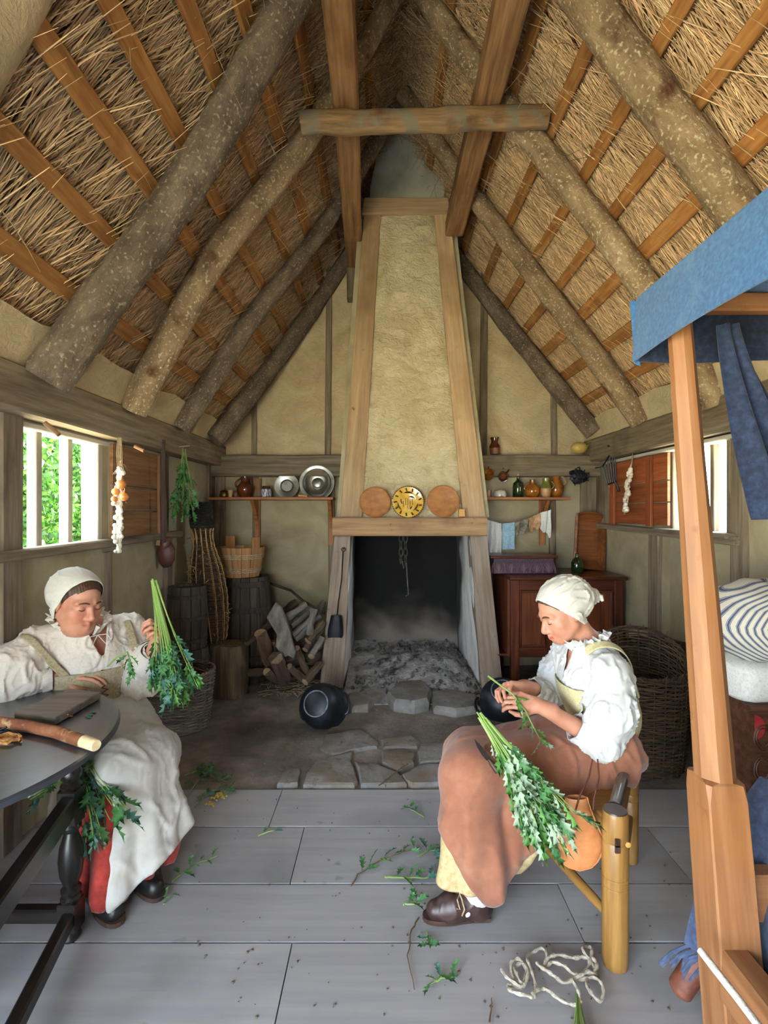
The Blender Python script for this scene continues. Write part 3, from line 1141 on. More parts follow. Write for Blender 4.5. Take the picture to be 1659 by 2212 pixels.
# ---- iron cauldrons lying on the earth, bottoms to the room
def cauldron(label, c, axis, r, L, lug=True):
    t = thing('cauldron', label, 'cauldron', (c[0], c[1], 0))
    q = V((0, 0, 1)).rotation_difference(V(axis).normalized()).to_matrix().to_4x4()
    m = Matrix.Translation(V(c)) @ q
    mb = MB()
    mb.lathe([(0, L * .535), (r * .3, L * .525), (r * .52, L * .5), (r * .56, L * .485), (r * .78, L * .40), (r * .93, L * .2), (r, -.05 * L), (r * .98, -.3 * L), (r * .93, -.42 * L), (r * 1.02, -.5 * L), (r * .98, -.52 * L),
              (r * .88, -.42 * L), (r * .93, -.1 * L), (r * .7, .34 * L), (0, .44 * L)], 40, m)
    mb.build('body', m_iron, t)
    mb = MB()
    mb.tube([m @ V((r * .54 * math.cos(a), r * .54 * math.sin(a), L * .5)) for a in [2 * PI * i / 32 for i in range(33)]], .0045, 6)
    tag(mb.build('base_ring', m_rimgrey, t), 'chalky grey ring on the base')
    for sg in (1, -1):
        mb = MB()
        mb.tube([m @ V((sg * r * (.95 + .22 * math.sin(PI * i / 8)), .07 * math.cos(PI * i / 8), -.30 * L)) for i in range(9)], .009, 7)
        mb.build('lug', m_iron, t)
    return t


m_rimgrey = pm('chalky_iron', ['#4b5058', '#6d737c', '#8f959e'], (18, 18, 18), 4, .6, .3, bump=.2)
cauldron('black iron cauldron lying tilted at the left hearth corner, its base showing', P(694, 1530, 3.52) + V((0, 0, .02)), (-.18, -.86, .42), .152, .25)
cauldron('black iron cauldron behind the hands of the seated person on the right', P(1085, 1512, 3.75), (-.05, -.62, .75), .165, .24)
# ================================================================ BACK OF THE ROOM: SHELVES, POTS, CUPBOARD
m_shelf = pm('shelf_board_wood', ['#7d4a26', '#9b6236', '#ad7444'], WD, rough=.6, bump=.2, bdist=.003)
m_redware = pm('red_earthenware', ['#5e2f1c', '#74402a', '#8a5038'], (9, 9, 9), 4, .45, bump=.08, rnd=.08)
m_brownglaze = pm('brown_glaze', ['#3d1d0f', '#5a2c16', '#6d3a1e'], (9, 9, 9), 4, .12, bump=.04, coat=.6, rnd=.1)
m_amberglaze = pm('amber_glaze', ['#7a4416', '#a2631f', '#bb7d2f'], (7, 7, 7), 4, .12, bump=.04, coat=.6, blotch=(9, '#4a2710', .55, .75))
m_greenglaze = pm('green_glaze', ['#5d6123', '#7b7d31', '#969544'], (9, 9, 9), 4, .14, bump=.04, coat=.6)
m_tanclay = pm('tan_clay', ['#9a7046', '#b58a5c', '#c79e70'], (9, 9, 9), 4, .4, bump=.08)
m_whiteglaze = pm('white_glaze', ['#a9a294', '#c4bcae', '#d4cdc0'], (9, 9, 9), 4, .2, bump=.04, coat=.4, blotch=(14, '#8d6a4a', .60, .72))
m_bluewhite = pm('blue_white_glaze', ['#5f6175', '#8f8f9d', '#c8c6ca'], (26, 60, 60), 2, .25, bump=.04, coat=.4, contrast=(.42, .58))
m_glass = pm('dark_green_glass', ['#1f3016', '#2c3f1d', '#3c5228'], (3, 3, 3), 2, .06, bump=0, glass=.55, rnd=0, coat=.3)
m_cork = pm('cork', ['#8d6846', '#a8835c', '#b89268'], (40, 40, 40), 4, .9, bump=.2)
m_brass = pm('aged_brass', ['#5e4420', '#82602c', '#a27d3d'], (9, 9, 9), 4, .35, .8, bump=.05)
m_linenw = pm('white_linen', ['#c9c7c4', '#dcdad6', '#e6e4e0'], (90, 90, 90), 3, .9, bump=.15, bsc=(300, 300, 300), bdist=.001, rnd=.03, sheen=.2)


def pot(name, label, cat, prof, loc, mat, handle=None, hmat=None, mtx=None, group=None, n=28):
    t = thing(name, label, cat, loc, group)
    m = Matrix.Translation(V(loc)) @ (mtx or Matrix())
    mb = MB()
    zt = max(z for r, z in prof)
    rl, zl = prof[-1]
    inner = [(max(rl - .004, .002), zl - .001), (max(rl - .006, .002), zl - .3 * zt), (max(rl * .6, .002), zl - .5 * zt), (0, zl - .5 * zt)]
    mb.lathe([(0, 0)] + prof + inner, n, m)
    mb.build('body', mat, t)
    if handle:
        a0, z0, z1, r0, r1, out, th = handle
        mb = MB()
        pts = []
        for i in range(11):
            k = i / 10
            z = z0 + (z1 - z0) * k
            r = r0 + (r1 - r0) * k + out * math.sin(PI * k) ** .8
            pts.append(m @ V((r * math.cos(a0), r * math.sin(a0), z)))
        mb.tube(pts, th, 7)
        mb.build('handle', hmat or mat, t)
    return t


SZ = 1.640


def onshelf(x, Y=4.85):
    return V(((x - CX) * Y / FPX, Y, SZ))


def bracket(parent, x):
    mb = MB()
    mb.beam((x, 4.965, 1.18), (x, 4.965, 1.615), .055, .03, up=(0, 1, 0), ch=.004, seg=3)
    mb.build('bracket_post', m_shelf, parent)
    mb = MB()
    poly = [V((x - .016, 4.95, 1.34))] + [V((x - .016, 4.95 - .20 * t ** 1.6, 1.34 + .27 * t)) for t in (.25, .5, .75, 1)] + [V((x - .016, 4.95, 1.61))]
    mb.prism(poly, (.032, 0, 0))
    mb.build('bracket_arm', m_shelf, parent, False)


sl = thing('wall_shelf', 'brown wooden wall shelf of pewter and pots left of the hood', 'shelf', (-1.06, 4.95, 1.62))
mb = MB()
mb.beam((-1.64, 4.86, 1.626), (-.475, 4.86, 1.626), .24, .026, ch=.004, seg=4)
mb.build('board', m_shelf, sl)
for x in (-1.235, -.515):
    bracket(sl, x)
srr = thing('wall_shelf', 'brown wooden wall shelf of jugs and bottles right of the hood', 'shelf', (1.34, 4.95, 1.62))
mb = MB()
mb.beam((.90, 4.86, 1.626), (1.735, 4.86, 1.626), .24, .026, ch=.004, seg=4)
mb.build('board', m_shelf, srr)
bracket(srr, 1.54)
# left shelf
t = pot('lidded_pot', 'small aged brass pot with knobbed lid at the left shelf end', 'pot', [(.03, 0), (.045, .004), (.05, .02), (.04, .045), (.042, .05)], onshelf(485), m_brass)
mb = MB()
mb.lathe([(.043, .05), (.04, .056), (.02, .066), (.007, .07), (.009, .08), (.006, .088), (0, .09)], 20, Matrix.Translation(onshelf(485)))
mb.build('lid', m_brass, t)
pot('beaker', 'small pale clay beaker between brass pot and brown jug', 'cup', [(.018, 0), (.021, .03), (.026, .065)], onshelf(497.5, 4.78), m_tanclay)
pot('cup', 'tiny reddish clay cup in front of the brown jug', 'cup', [(.018, 0), (.024, .015), (.018, .04)], onshelf(509, 4.78), m_redware)
pot('jug', 'round-bellied dark brown glazed jug on the left shelf', 'jug', [(.05, 0), (.056, .01), (.082, .06), (.08, .10), (.05, .135), (.042, .15), (.045, .195)], onshelf(530), m_brownglaze, (PI, .09, .18, .075, .042, .035, .009))
mb = MB()
mb.beam(onshelf(555, 4.93) + V((0, 0, .005)), onshelf(556, 4.95) + V((0, 0, .185)), .075, .012, up=(0, 1, 0), ch=.003)
tag(mb.build('wooden_board', m_shut, None, False), 'narrow upright wooden board standing behind the blue and white mug', 'board')
t = pot('mug', 'blue and white banded stoneware mug on the left shelf', 'mug', [(.045, 0), (.051, .008), (.053, .05), (.05, .078)], onshelf(575), m_bluewhite)
mb = MB()
mb.lathe([(.05, .078), (.037, .082), (.035, .105), (.033, .107), (.03, .085), (0, .08)], 24, Matrix.Translation(onshelf(575)))
tag(mb.build('rim_band', m_brownglaze, t), 'dark brown collar of the mug')
c = P(620, 1050, 4.87)
mb = MB()
r = .118
mb.lathe([(0, -.004), (r * .45, -.004), (r * .5, .004), (r, .014), (r, .018), (r * .96, .018), (r * .54, .008), (r * .5, .012), (r * .46, .008), (r * .43, .002), (0, .002)], 44, Matrix.Translation(c) @ DISC)
tag(mb.build('pewter_plate', m_pewter, None), 'flat pewter plate leaning on the left shelf, smaller of the two', 'plate')
c = P(685, 1043, 4.84)
mb = MB()
r = .166
mb.lathe([(0, -.045), (r * .7, -.045), (r * .83, -.01), (r * .84, .012), (r, .017), (r, .022), (r * .95, .022), (r * .82, .016), (r * .79, .005), (r * .62, -.03), (r * .34, -.038), (r * .3, -.028), (r * .16, -.022), (0, -.02)], 48, Matrix.Translation(c) @ DISC)
tag(mb.build('pewter_basin', m_pewter, None), 'large deep pewter basin leaning on the left shelf beside the hood', 'basin')
mb = MB()
mb.box(onshelf(651, 4.79) + V((0, 0, .012)), (.06, .03, .022), .004, .2)
mb.box(onshelf(662, 4.79) + V((0, 0, .009)), (.03, .03, .016), .004, -.3)
tag(mb.build('wooden_wedge', m_smallbox, None, False), 'small orange wooden wedge between the pewter plate and basin', 'wedge')
# right shelf
pot('jar', 'small tan straight-sided jar at the hood end of the right shelf', 'jar', [(.037, 0), (.04, .006), (.04, .06), (.042, .068)], onshelf(1052), m_tanclay)
t = pot('porringer', 'squat white glazed porringer on the right shelf', 'bowl', [(.05, 0), (.058, .006), (.062, .03), (.055, .05), (.052, .056)], onshelf(1080, 4.8), m_whiteglaze)
mb = MB()
mb.lathe([(.054, .056), (.045, .064), (.02, .07), (0, .074)], 24, Matrix.Translation(onshelf(1080, 4.8)))
mb.build('lid', m_whiteglaze, t)
t = pot('bottle', 'dark green glass bottle stopped with cork on the right shelf', 'bottle', [(.045, 0), (.05, .006), (.051, .10), (.046, .135), (.02, .155), (.014, .165), (.013, .195), (.016, .2)], onshelf(1119), m_glass)
mb = MB()
mb.lathe([(.0, .19), (.012, .19), (.013, .222), (0, .222)], 14, Matrix.Translation(onshelf(1119)))
mb.build('cork', m_cork, t)
pot('jug', 'amber brown glazed bottle-jug with narrow neck on the right shelf', 'jug', [(.045, 0), (.055, .008), (.072, .05), (.068, .085), (.045, .115), (.026, .128), (.024, .15), (.028, .17)], onshelf(1150), m_amberglaze, (PI, .075, .145, .07, .026, .022, .007))
t = pot('jug', 'small jug, green glazed above and bare tan clay below', 'jug', [(.034, 0), (.042, .01), (.05, .05), (.052, .085)], onshelf(1179, 4.80), m_tanclay)
mb = MB()
mb.lathe([(.0523, .08), (.05, .105), (.032, .135), (.03, .15), (.034, .178), (.03, .178), (.026, .15), (.02, .12), (0, .11)], 28, Matrix.Translation(onshelf(1179, 4.80)))
mb.build('glazed_neck', m_greenglaze, t)
mb = MB()
mb.tube([onshelf(1179, 4.80) + V((.048 + .03 * math.sin(PI * k / 8), 0, .075 + .075 * k / 8)) for k in range(9)], .006, 7)
mb.build('handle', m_greenglaze, t)
pot('jug', 'tall brown jug with pale loop handle at the right shelf end', 'jug', [(.045, 0), (.052, .01), (.07, .06), (.068, .11), (.045, .15), (.034, .17), (.036, .225)], onshelf(1201, 4.9), m_amberglaze, (-.1, .12, .21, .066, .036, .04, .008), m_tanclay)
for (x, y, m, lb, rx, rz) in ((1055, 1026, m_amberglaze, 'orange-brown glazed mug hung from the back beam beside the hood', 1.1, 0), (1087, 1029, m_brownglaze, 'dark brown glazed mug hung tilted from the back beam', 1.9, .7)):
    c = P(x, y, 4.84)
    mt = Matrix.Rotation(rz, 4, 'Y') @ Matrix.Rotation(rx, 4, 'X') @ Matrix.Translation((0, 0, -.05))
    t = pot('mug', lb, 'mug', [(.032, 0), (.045, .02), (.05, .05), (.042, .08), (.044, .098)], c, m, None, None, mt)
    mb = MB()
    m4 = Matrix.Translation(c) @ mt
    mb.tube([m4 @ V((0, .042 + .04 * math.sin(PI * k / 8), .02 + .06 * k / 8)) for k in range(9)], .006, 7)
    mb.build('handle', m, t)
    mb = MB()
    mb.tube([V((c.x, 4.91, c.z + .07)), V((c.x, 4.83, c.z + .075))], .005, 6)
    mb.build('nail', m_rustiron, t)
t = pot('jar', 'waisted red earthenware jar standing on the back beam', 'jar', [(.045, 0), (.05, .03), (.052, .06)], V((1.065, 4.9, 2.056)), m_redware)
mb = MB()
mb.lathe([(.0522, .055), (.05, .08), (.034, .11), (.032, .12), (.042, .16), (.038, .16), (.028, .12), (.02, .09), (0, .08)], 28, Matrix.Translation(V((1.065, 4.9, 2.056))))
mb.build('glazed_neck', m_brownglaze, t)
m_gourd = pm('gourd_skin', ['#a58643', '#c2a25a', '#d0b46f'], (9, 9, 9), 4, .4, bump=.1, rnd=0)
g = thing('gourd', 'dry yellow gourd lying on the back beam in the right corner', 'gourd', (1.86, 4.84, 2.056))
mb = MB()
mb.ell(V((1.855, 4.84, 2.11)), (.08, .058, .056), 18)
mb.build('fruit', m_gourd, g)
mb = MB()
mb.tube([V((1.92, 4.84, 2.12)), V((1.95, 4.84, 2.14)), V((1.965, 4.83, 2.16))], [.02, .012, .009], 8)
mb.build('stalk', m_greenglaze, g)

# black iron hanger cluster
t = thing('iron_trivet', 'dark crumpled iron rack of rings hung below the back beam', 'rack', P(1250, 1030, 4.83))
mb = MB()
c = P(1250, 1030, 4.82)
for i in range(46):
    a, b = R.uniform(0, 6.28), R.uniform(.3, 1)
    q = c + V((.092 * b * math.cos(a), R.uniform(-.035, .02), .072 * b * math.sin(a)))
    rr_ = R.uniform(.010, .019)
    e = Euler((R.uniform(0, 3), R.uniform(0, 3), R.uniform(0, 3))).to_matrix()
    mb.tube([q + e @ V((rr_ * math.cos(t2), rr_ * math.sin(t2), 0)) for t2 in [2 * PI * k / 9 for k in range(10)]], .0045, 5)
mb.build('rings', m_iron, t, kind='stuff')
mb = MB()
mb.ell(c + V((0, .0, 0)), (.085, .025, .064), 14, None, .25)
mb.build('plate', m_iron, t)
mb = MB()
mb.tube([V((c.x, 4.92, c.z + .085)), V((c.x, 4.80, c.z + .09)), V((c.x, 4.79, c.z + .06))], .005, 6)
mb.build('hook', m_iron, t)

# gridiron hung on the corner post
GY = 4.42
gi = thing('gridiron', 'black iron gridiron with barred grate hung in the right corner', 'gridiron', P(1327, 965, GY))
tl, tr, bl, br = P(1301, 1009, GY - .05), P(1327, 967, GY + .05), P(1312, 1047, GY - .05), P(1331, 1040, GY + .05)
for k in range(6):
    mb = MB()
    mb.tube([tl.lerp(tr, k / 5), bl.lerp(br, k / 5)], .006, 6)
    mb.build('bar', m_iron, gi)
for a, b in ((tl, tr), (bl, br)):
    mb = MB()
    mb.tube([a, b], .007, 6)
    mb.build('crossbar', m_iron, gi)
mb = MB()
mb.tube([br, P(1328, 1040, GY), P(1334, 1052, GY), P(1337, 1062, GY)], [.006, .007, .010, .012], 8)
mb.build('handle', m_iron, gi)
for a, b in ((tl, P(1286, 1011, GY)), (tr, P(1313, 963, GY))):
    mb = MB()
    mb.tube([a, b], .006, 6)
    mb.build('foot', m_iron, gi)

# clothes on a line
ln = thing('clothes_line', 'thin cord strung below the right shelf with washing', 'cord', P(1050, 1118, 4.8))
mb = MB()
lpt = [P(1040, 1120, 4.86), P(1085, 1132, 4.83), P(1130, 1122, 4.83), P(1165, 1109, 4.84), P(1188, 1098, 4.93)]
mb.tube(lpt, .003, 5)
mb.build('cord', m_straw2, ln)


def hung(name, label, cat, x0, x1, ytop0, ytop1, ybot0, ybot1, mat, folds, amp, seed, Y=4.80, rag=0.0):
    def fn(u, v):
        xa = x0 + (x1 - x0) * u
        yt = ytop0 + (ytop1 - ytop0) * u
        yb = ybot0 + (ybot1 - ybot0) * u + rag * nz((u * 5, seed, 1), 1.0) * 10
        q = P(xa + 2.5 * v * nz((u * 3, v * 2, seed), 1.5), yt + (yb - yt) * v, Y)
        return q + V((0, amp * math.sin(u * folds * 2 * PI + seed + 1.5 * v) * (.4 + v) + .01 * nz((u * 4, v * 4, seed), 1), 0))
    mb = MB()
    mb.sheet(fn, 26, 16, .004)
    return tag(mb.build(name, mat, None), label, cat)


m_bluecl = pm('pale_blue_cloth', ['#7f9fb0', '#93b2c2', '#a5c2d0'], (60, 60, 60), 3, .95, bump=.2, bsc=200, bdist=.001, rnd=0)
m_greycl = pm('grey_knit', ['#6b6358', '#857d71', '#9a9286'], (70, 70, 70), 3, .95, bump=.3, bsc=160, bdist=.002, rnd=.15, blotch=(18, '#564d42', .55, .7))
hung('linen_shirt', 'white linen shirt hanging in folds on the line beside the chimney', 'shirt', 1046, 1083, 1121, 1131, 1196, 1196, m_linenw, 3.5, .016, 1.0)
hung('blue_cloth', 'pale blue cloth hung on the clothes line', 'cloth', 1085, 1112, 1131, 1128, 1187, 1186, m_bluecl, 1.0, .008, 2.0)
hung('knitted_sock', 'crumpled grey-brown sock on the clothes line beside the blue cloth', 'sock', 1113, 1142, 1128, 1120, 1158, 1150, m_greycl, 1.6, .016, 3.0, 4.80, 1.0)
hung('cloth_scrap', 'thin brown scrap hanging mid-line before the pale rag', 'cloth', 1142, 1167, 1119, 1108, 1150, 1138, m_tanclay, 1.0, .010, 4.0, 4.80, 1.0)
hung('white_rag', 'creased off-white rag at the right end of the clothes line', 'cloth', 1166, 1190, 1108, 1101, 1142, 1158, m_linenw, 1.7, .014, 5.0, 4.80, .8)

# cupboard
m_press = pm('dark_oak_red', ['#3b1a0e', '#572816', '#6e3a21'], WD, rough=.38, bump=.2, bdist=.003, blotch=(3, '#2d140b', .56, .8), coat=.15)
m_presspan = pm('oak_panel', ['#4b2312', '#69361c', '#82492a'], WD, rough=.4, bump=.2, bdist=.003, coat=.15)
cb = thing('oak_cupboard', 'dark reddish oak cupboard with framed panels in the right corner', 'cupboard', (1.45, 4.65, 0))
cx0, cx1, cy0, cy1 = 1.075, 2.02, 4.30, 4.93
mb = MB()
mb.beam((cx0 - .02, 4.61, .942), (cx1 + .02, 4.61, .942), .70, .03, ch=.008)
mb.build('top', m_press, cb)
for x in (cx0, 1.41, cx1):
    mb = MB()
    mb.beam((x + (.035 if x == cx0 else -.035 if x == cx1 else 0), cy0 + .03, 0 if x != 1.41 else .28), (x + (.035 if x == cx0 else -.035 if x == cx1 else 0), cy0 + .03, .927), .07, .06, up=(0, 1, 0), ch=.005)
    mb.build('stile', m_press, cb)
for z, h in ((.88, .09), (.31, .08)):
    mb = MB()
    mb.beam((cx0 + .07, cy0 + .034, z), (cx1 - .07, cy0 + .034, z), .05, h, ch=.005)
    mb.build('rail', m_press, cb)
for xa, xb in ((cx0 + .07, 1.375), (1.445, cx1 - .07)):
    mb = MB()
    mb.beam(((xa + xb) / 2, cy0 + .045, .35), ((xa + xb) / 2, cy0 + .045, .835), xb - xa, .02, up=(0, 1, 0), ch=.003)
    d = mb.build('panel', m_presspan, cb)
    for (p0, p1) in (((xa + .012, .36), (xa + .012, .825)), ((xb - .012, .36), (xb - .012, .825))):
        mb = MB()
        mb.beam((p0[0], cy0 + .03, p0[1]), (p1[0], cy0 + .03, p1[1]), .024, .02, up=(0, 1, 0), ch=.006)
        mb.build('moulding', m_press, d)
    for z in (.36, .825):
        mb = MB()
        mb.beam((xa + .024, cy0 + .03, z), (xb - .024, cy0 + .03, z), .02, .024, ch=.006)
        mb.build('moulding', m_press, d)
for x in (cx0, cx1):
    mb = MB()
    mb.beam((x - .012 if x > 1 else x + .012, 4.62, .27), (x - .012 if x > 1 else x + .012, 4.62, .927), .56, .022, up=(1, 0, 0) if 0 else (0, 1, 0) if 0 else (1, 0, 0), ch=.003)
    mb.build('side_panel', m_presspan, cb)
mb = MB()
mb.box((1.48, 4.63, .28), (1.02, .56, .02))
mb.build('floor_board', m_press, cb)
mb = MB()
mb.box((1.48, 4.92, .6), (1.02, .015, .64))
mb.build('back_panel', m_press, cb)
for x in (cx0 + .035, cx1 - .035):
    mb = MB()
    mb.beam((x, 4.88, 0), (x, 4.88, .927), .06, .06, up=(0, 1, 0), ch=.005)
    mb.build('rear_leg', m_press, cb)
# carved box
m_carve = pm('carved_dark_wood', ['#2d2029', '#43303b', '#5c434d'], WD, rough=.45, bump=.15, bdist=.003, rnd=0)
bx = thing('carved_box', 'dark carved chest with fan pattern on the cupboard top', 'box', (1.22, 4.55, .958))
mb = MB()
mb.box((1.22, 4.60, 1.03), (.52, .30, .14), .004)
mb.build('body', m_carve, bx, False)
mb = MB()
mb.box((1.22, 4.595, 1.108), (.58, .35, .022), .006)
mb.build('lid', m_press, bx, False)
mb = MB()
fy = 4.447
for row in range(2):
    for k in range(5):
        cxk = 1.0 + .11 * k + (.0 if row == 0 else .055)
        if cxk > 1.47:
            continue
        cz = .967 + .0 * row
        if row == 0:
            for ri in (.052, .062):
                mb.tube([V((cxk + ri * math.cos(a), fy, cz + 1.9 * ri * math.sin(a))) for a in [PI * i / 10 for i in range(11)]], .0042, 5)
            for a in (.5, .9, 1.25, 1.57, 1.9, 2.25, 2.65):
                mb.tube([V((cxk, fy, cz)), V((cxk + .026 * math.cos(a), fy - .001, cz + .05 * math.sin(a))), V((cxk + .047 * math.cos(a), fy, cz + .088 * math.sin(a)))], [.0025, .0062, .0025], 5)
        else:
            mb.tube([V((cxk, fy, cz + .125)), V((cxk, fy, cz + .09)), V((cxk, fy, cz + .06))], [.006, .004, .001], 4)
mb.build('carving', pm('carved_ridges', ['#44313c', '#5c434f', '#735561'], WD, rough=.5, bump=.1), bx, kind='stuff')
# dough trough
dt = thing('dough_trough', 'reddish-brown hollowed wooden trough leaning upright in the corner', 'trough', (1.91, 4.8, .96))
m_trough = pm('trough_wood', ['#6b3a1c', '#8a5129', '#a06537'], WD, rough=.45, bump=.2, bdist=.003, blotch=(4, '#57301a', .55, .78))
TM = Matrix.Translation((1.90, 4.78, .962)) @ Matrix.Rotation(.10, 4, 'Y') @ Matrix.Rotation(-.13, 4, 'X')


def trough(u, v):
    x, z = (u - .5) * 2, v
    W2, Hh = .148, .54
    zz = z * Hh
    xx = x * W2 * (1 - .06 * (1 - abs(2 * z - 1)) * 0)
    ex = max(0, (abs(x) - .74) / .26)
    ez = max(0, (.16 - z) / .16, (z - .84) / .16)
    e = min(1, max(ex, ez))
    zc = zz - (.03 * (x * x) if z > .5 else -.0 * x)
    return TM @ V((xx, .09 * (1 - e ** 1.6) - .06, zc))


mb = MB()
mb.sheet(trough, 24, 30, -.022)
mb.build('bowl', m_trough, dt, ang=60)
# bottle by the trough
t = pot('bottle', 'green glass flask standing before the dough trough', 'bottle', [(.042, 0), (.05, .01), (.052, .09), (.035, .125), (.015, .14), (.013, .165), (.019, .172)], V((1.725, 4.55, .958)), m_glass)

# ---- right wall: garlic braid on the red shutter
m_garlic = pm('garlic_skin', ['#c7b8a0', '#ddd2be', '#eae2d2'], (20, 20, 20), 4, .6, bump=.1, rnd=.08)
m_onion = pm('onion_skin', ['#a85d2a', '#c97b3c', '#db9655'], (9, 30, 30), 4, .35, bump=.05, rnd=.15)


def braid(name, label, cat, top, bot, bulbs, loc_dir):
    t = thing(name, label, cat, top)
    mb = MB()
    L = (top - bot).length
    for k in range(3):
        pts = []
        for i in range(33):
            u = i / 32
            q = top.lerp(bot, u)
            a = u * 26 + k * 2.09
            w = .006 + .010 * min(1, u * 3)
            pts.append(q + V((w * math.cos(a) * .5, w * math.cos(a), w * .6 * math.sin(2 * a))))
        mb.tube(pts, .006, 5)
    mb.build('plait', m_straw2, t, kind='stuff')
    for (u, r, m, nm) in bulbs:
        q = top.lerp(bot, u) + V((R.uniform(-.004, .012) * loc_dir, R.uniform(-.026, .026), R.uniform(-.01, .01)))
        mb = MB()
        mb.ell(q, (r, r, r * .92), 10)
        mb.tube([q, q + V((0, R.uniform(-.012, .012), r * 1.9))], [r * .5, .002], 6)
        mb.build(nm, m, t)
    mb = MB()
    mb.tube([top, top + V((0, .004, .07))], .0025, 5)
    mb.build('string', m_straw2, t)
    return t


braid('garlic_braid', 'pale plaited string of garlic hanging on the red shutter', 'garlic', P(1372, 985, 4.10) - V((.02, 0, 0)), P(1357, 1110, 4.10) - V((.03, 0, 0)),
      [(.22 + .76 * i / 50, R.uniform(.014, .021), m_garlic, 'garlic_bulb') for i in range(50)], -1)
# ================================================================ LEAVES AND HERBS
m_leaf = [pm('herb_leaf_green', ['#3a6a3a', '#50854d', '#679d62'], (30, 30, 30), 3, .55, bump=.15, rnd=.28, trans=.25),
          pm('herb_leaf_bright', ['#44792f', '#5a913e', '#73a852'], (30, 30, 30), 3, .5, bump=.15, rnd=.25, trans=.3),
          pm('herb_leaf_pale', ['#869f7e', '#9fb596', '#b3c6a9'], (30, 30, 30), 3, .6, bump=.15, rnd=.15, trans=.2),
          pm('herb_leaf_blue', ['#3a6656', '#517f6e', '#689683'], (30, 30, 30), 3, .5, bump=.15, rnd=.2, trans=.2)]
m_stem = pm('herb_stem', ['#5f7d36', '#7d9a4b', '#98b168'], (6, 50, 50), 3, .6, bump=.1, rnd=.12)
m_stemdry = pm('dry_stem', ['#4c3a28', '#6a533b', '#86704f'], (6, 50, 50), 3, .8, bump=.2, rnd=.15)
HALF = [(0.012, 0), (.02, .16), (.20, .30), (.085, .36), (.29, .56), (.10, .58), (.24, .82), (.085, .80), (0.0, 1.0)]


def leaf_mesh(name, mat, wid=1.0, droop=.2, fold=.35):
    vs, fs, gs = [], [], []

    def pt(x, y):
        return V((x * wid, y, fold * abs(x) - droop * y * y + .03 * math.sin(9 * y + 5 * x)))
    for (x, y) in HALF:
        ym = y if y in (0, 1.0) else y * .96
        vs += [pt(-x, y), V((0, ym, -droop * ym * ym)), pt(x, y)]
    for i in range(len(HALF) - 1):
        a, b = i * 3, i * 3 + 3
        fs += [(a, a + 1, b + 1, b), (a + 1, a + 2, b + 2, b + 1)]
    me = bpy.data.meshes.new(name)
    me.from_pydata([tuple(v) for v in vs], [], fs)
    at = me.attributes.new('g', 'FLOAT_VECTOR', 'POINT')
    at.data.foreach_set('vector', np.array([tuple(v * .05) for v in vs], np.float32).ravel())
    me.materials.append(mat)
    me.polygons.foreach_set('use_smooth', [True] * len(me.polygons))
    me.update()
    return me


LEAF = [leaf_mesh('leaf_%s' % k, m_leaf[k], w, d, f) for k, w, d, f in ((0, .78, .2, .3), (1, .58, .3, .5), (2, .52, .14, .35), (3, .85, .25, .4))]
LEAFN = leaf_mesh('leaf_slim', m_leaf[0], .5, .3, .3)


def put_leaf(parent, base, d, nrm, size, kind=0, name='leaf'):
    d = V(d).normalized()
    x = d.cross(V(nrm))
    if x.length < 1e-3:
        x = d.cross(V((.3, .5, .7)))
    x.normalize()
    z = x.cross(d)
    M3 = Matrix((x, d, z)).transposed()
    o = bpy.data.objects.new(name, LEAF[kind] if kind >= 0 else LEAFN)
    o.parent = parent
    o.location = V(base) - ORG.get(parent.name, V((0, 0, 0)))
    o.rotation_mode = 'QUATERNION'
    o.rotation_quaternion = M3.to_quaternion()
    o.scale = (size,) * 3
    COL.objects.link(o)
    return o


def rvec(rr, s=1.0):
    return V((rr.gauss(0, s), rr.gauss(0, s), rr.gauss(0, s)))


def bunch(name, label, root, tip, nst, spread, nleaf, lsize, kinds, seed, start=.35, flat=None, stemr=.0028, droop=0.0, cat='herbs'):
    """a tied bunch: stems from root, spreading to tip, each leaf its own part"""
    rr = random.Random(seed)
    root, tip = V(root), V(tip)
    t = thing(name, label, cat, root)
    ax = tip - root
    L = ax.length
    d, s, u = frame_of(ax, flat or (0, 0, 1))
    paths = []
    for i in range(nst):
        a, b = rr.uniform(-1, 1), rr.uniform(-1, 1) * (.55 if flat else 1)
        e = root + d * L * rr.uniform(.72, 1.0) + (s * a + u * b) * spread
        m = root.lerp(e, .5) - (s * a + u * b) * spread * .18
        r0 = root + (s * a + u * b) * spread * .13 - d * rr.uniform(0, .06)
        pts = []
        for k in range(7):
            q = k / 6
            p = r0 * (1 - q) ** 2 + m * 2 * q * (1 - q) + e * q * q
            pts.append(p + V((0, 0, -droop * q * q)))
        paths.append(pts)
        mb = MB()
        mb.tube(pts, [stemr * (1 - .5 * k / 6) for k in range(7)], 5)
        mb.build('stem', m_stem, t)
    for i in range(nleaf):
        pts = rr.choice(paths)
        q = start + (1 - start) * rr.random() ** .8
        k = min(5, int(q * 6))
        p = pts[k].lerp(pts[k + 1], q * 6 - k)
        td = (pts[k + 1] - pts[k]).normalized()
        out = rvec(rr)
        out = (out - td * out.dot(td)).normalized()
        if flat:
            out = out + V(flat) * .5
        dd = (td * rr.uniform(.7, 1.2) + out * rr.uniform(.2, .7)).normalized()
        put_leaf(t, p, dd, out + V((0, 0, .3)), lsize * rr.uniform(.65, 1.2), rr.choice(kinds))
    return t


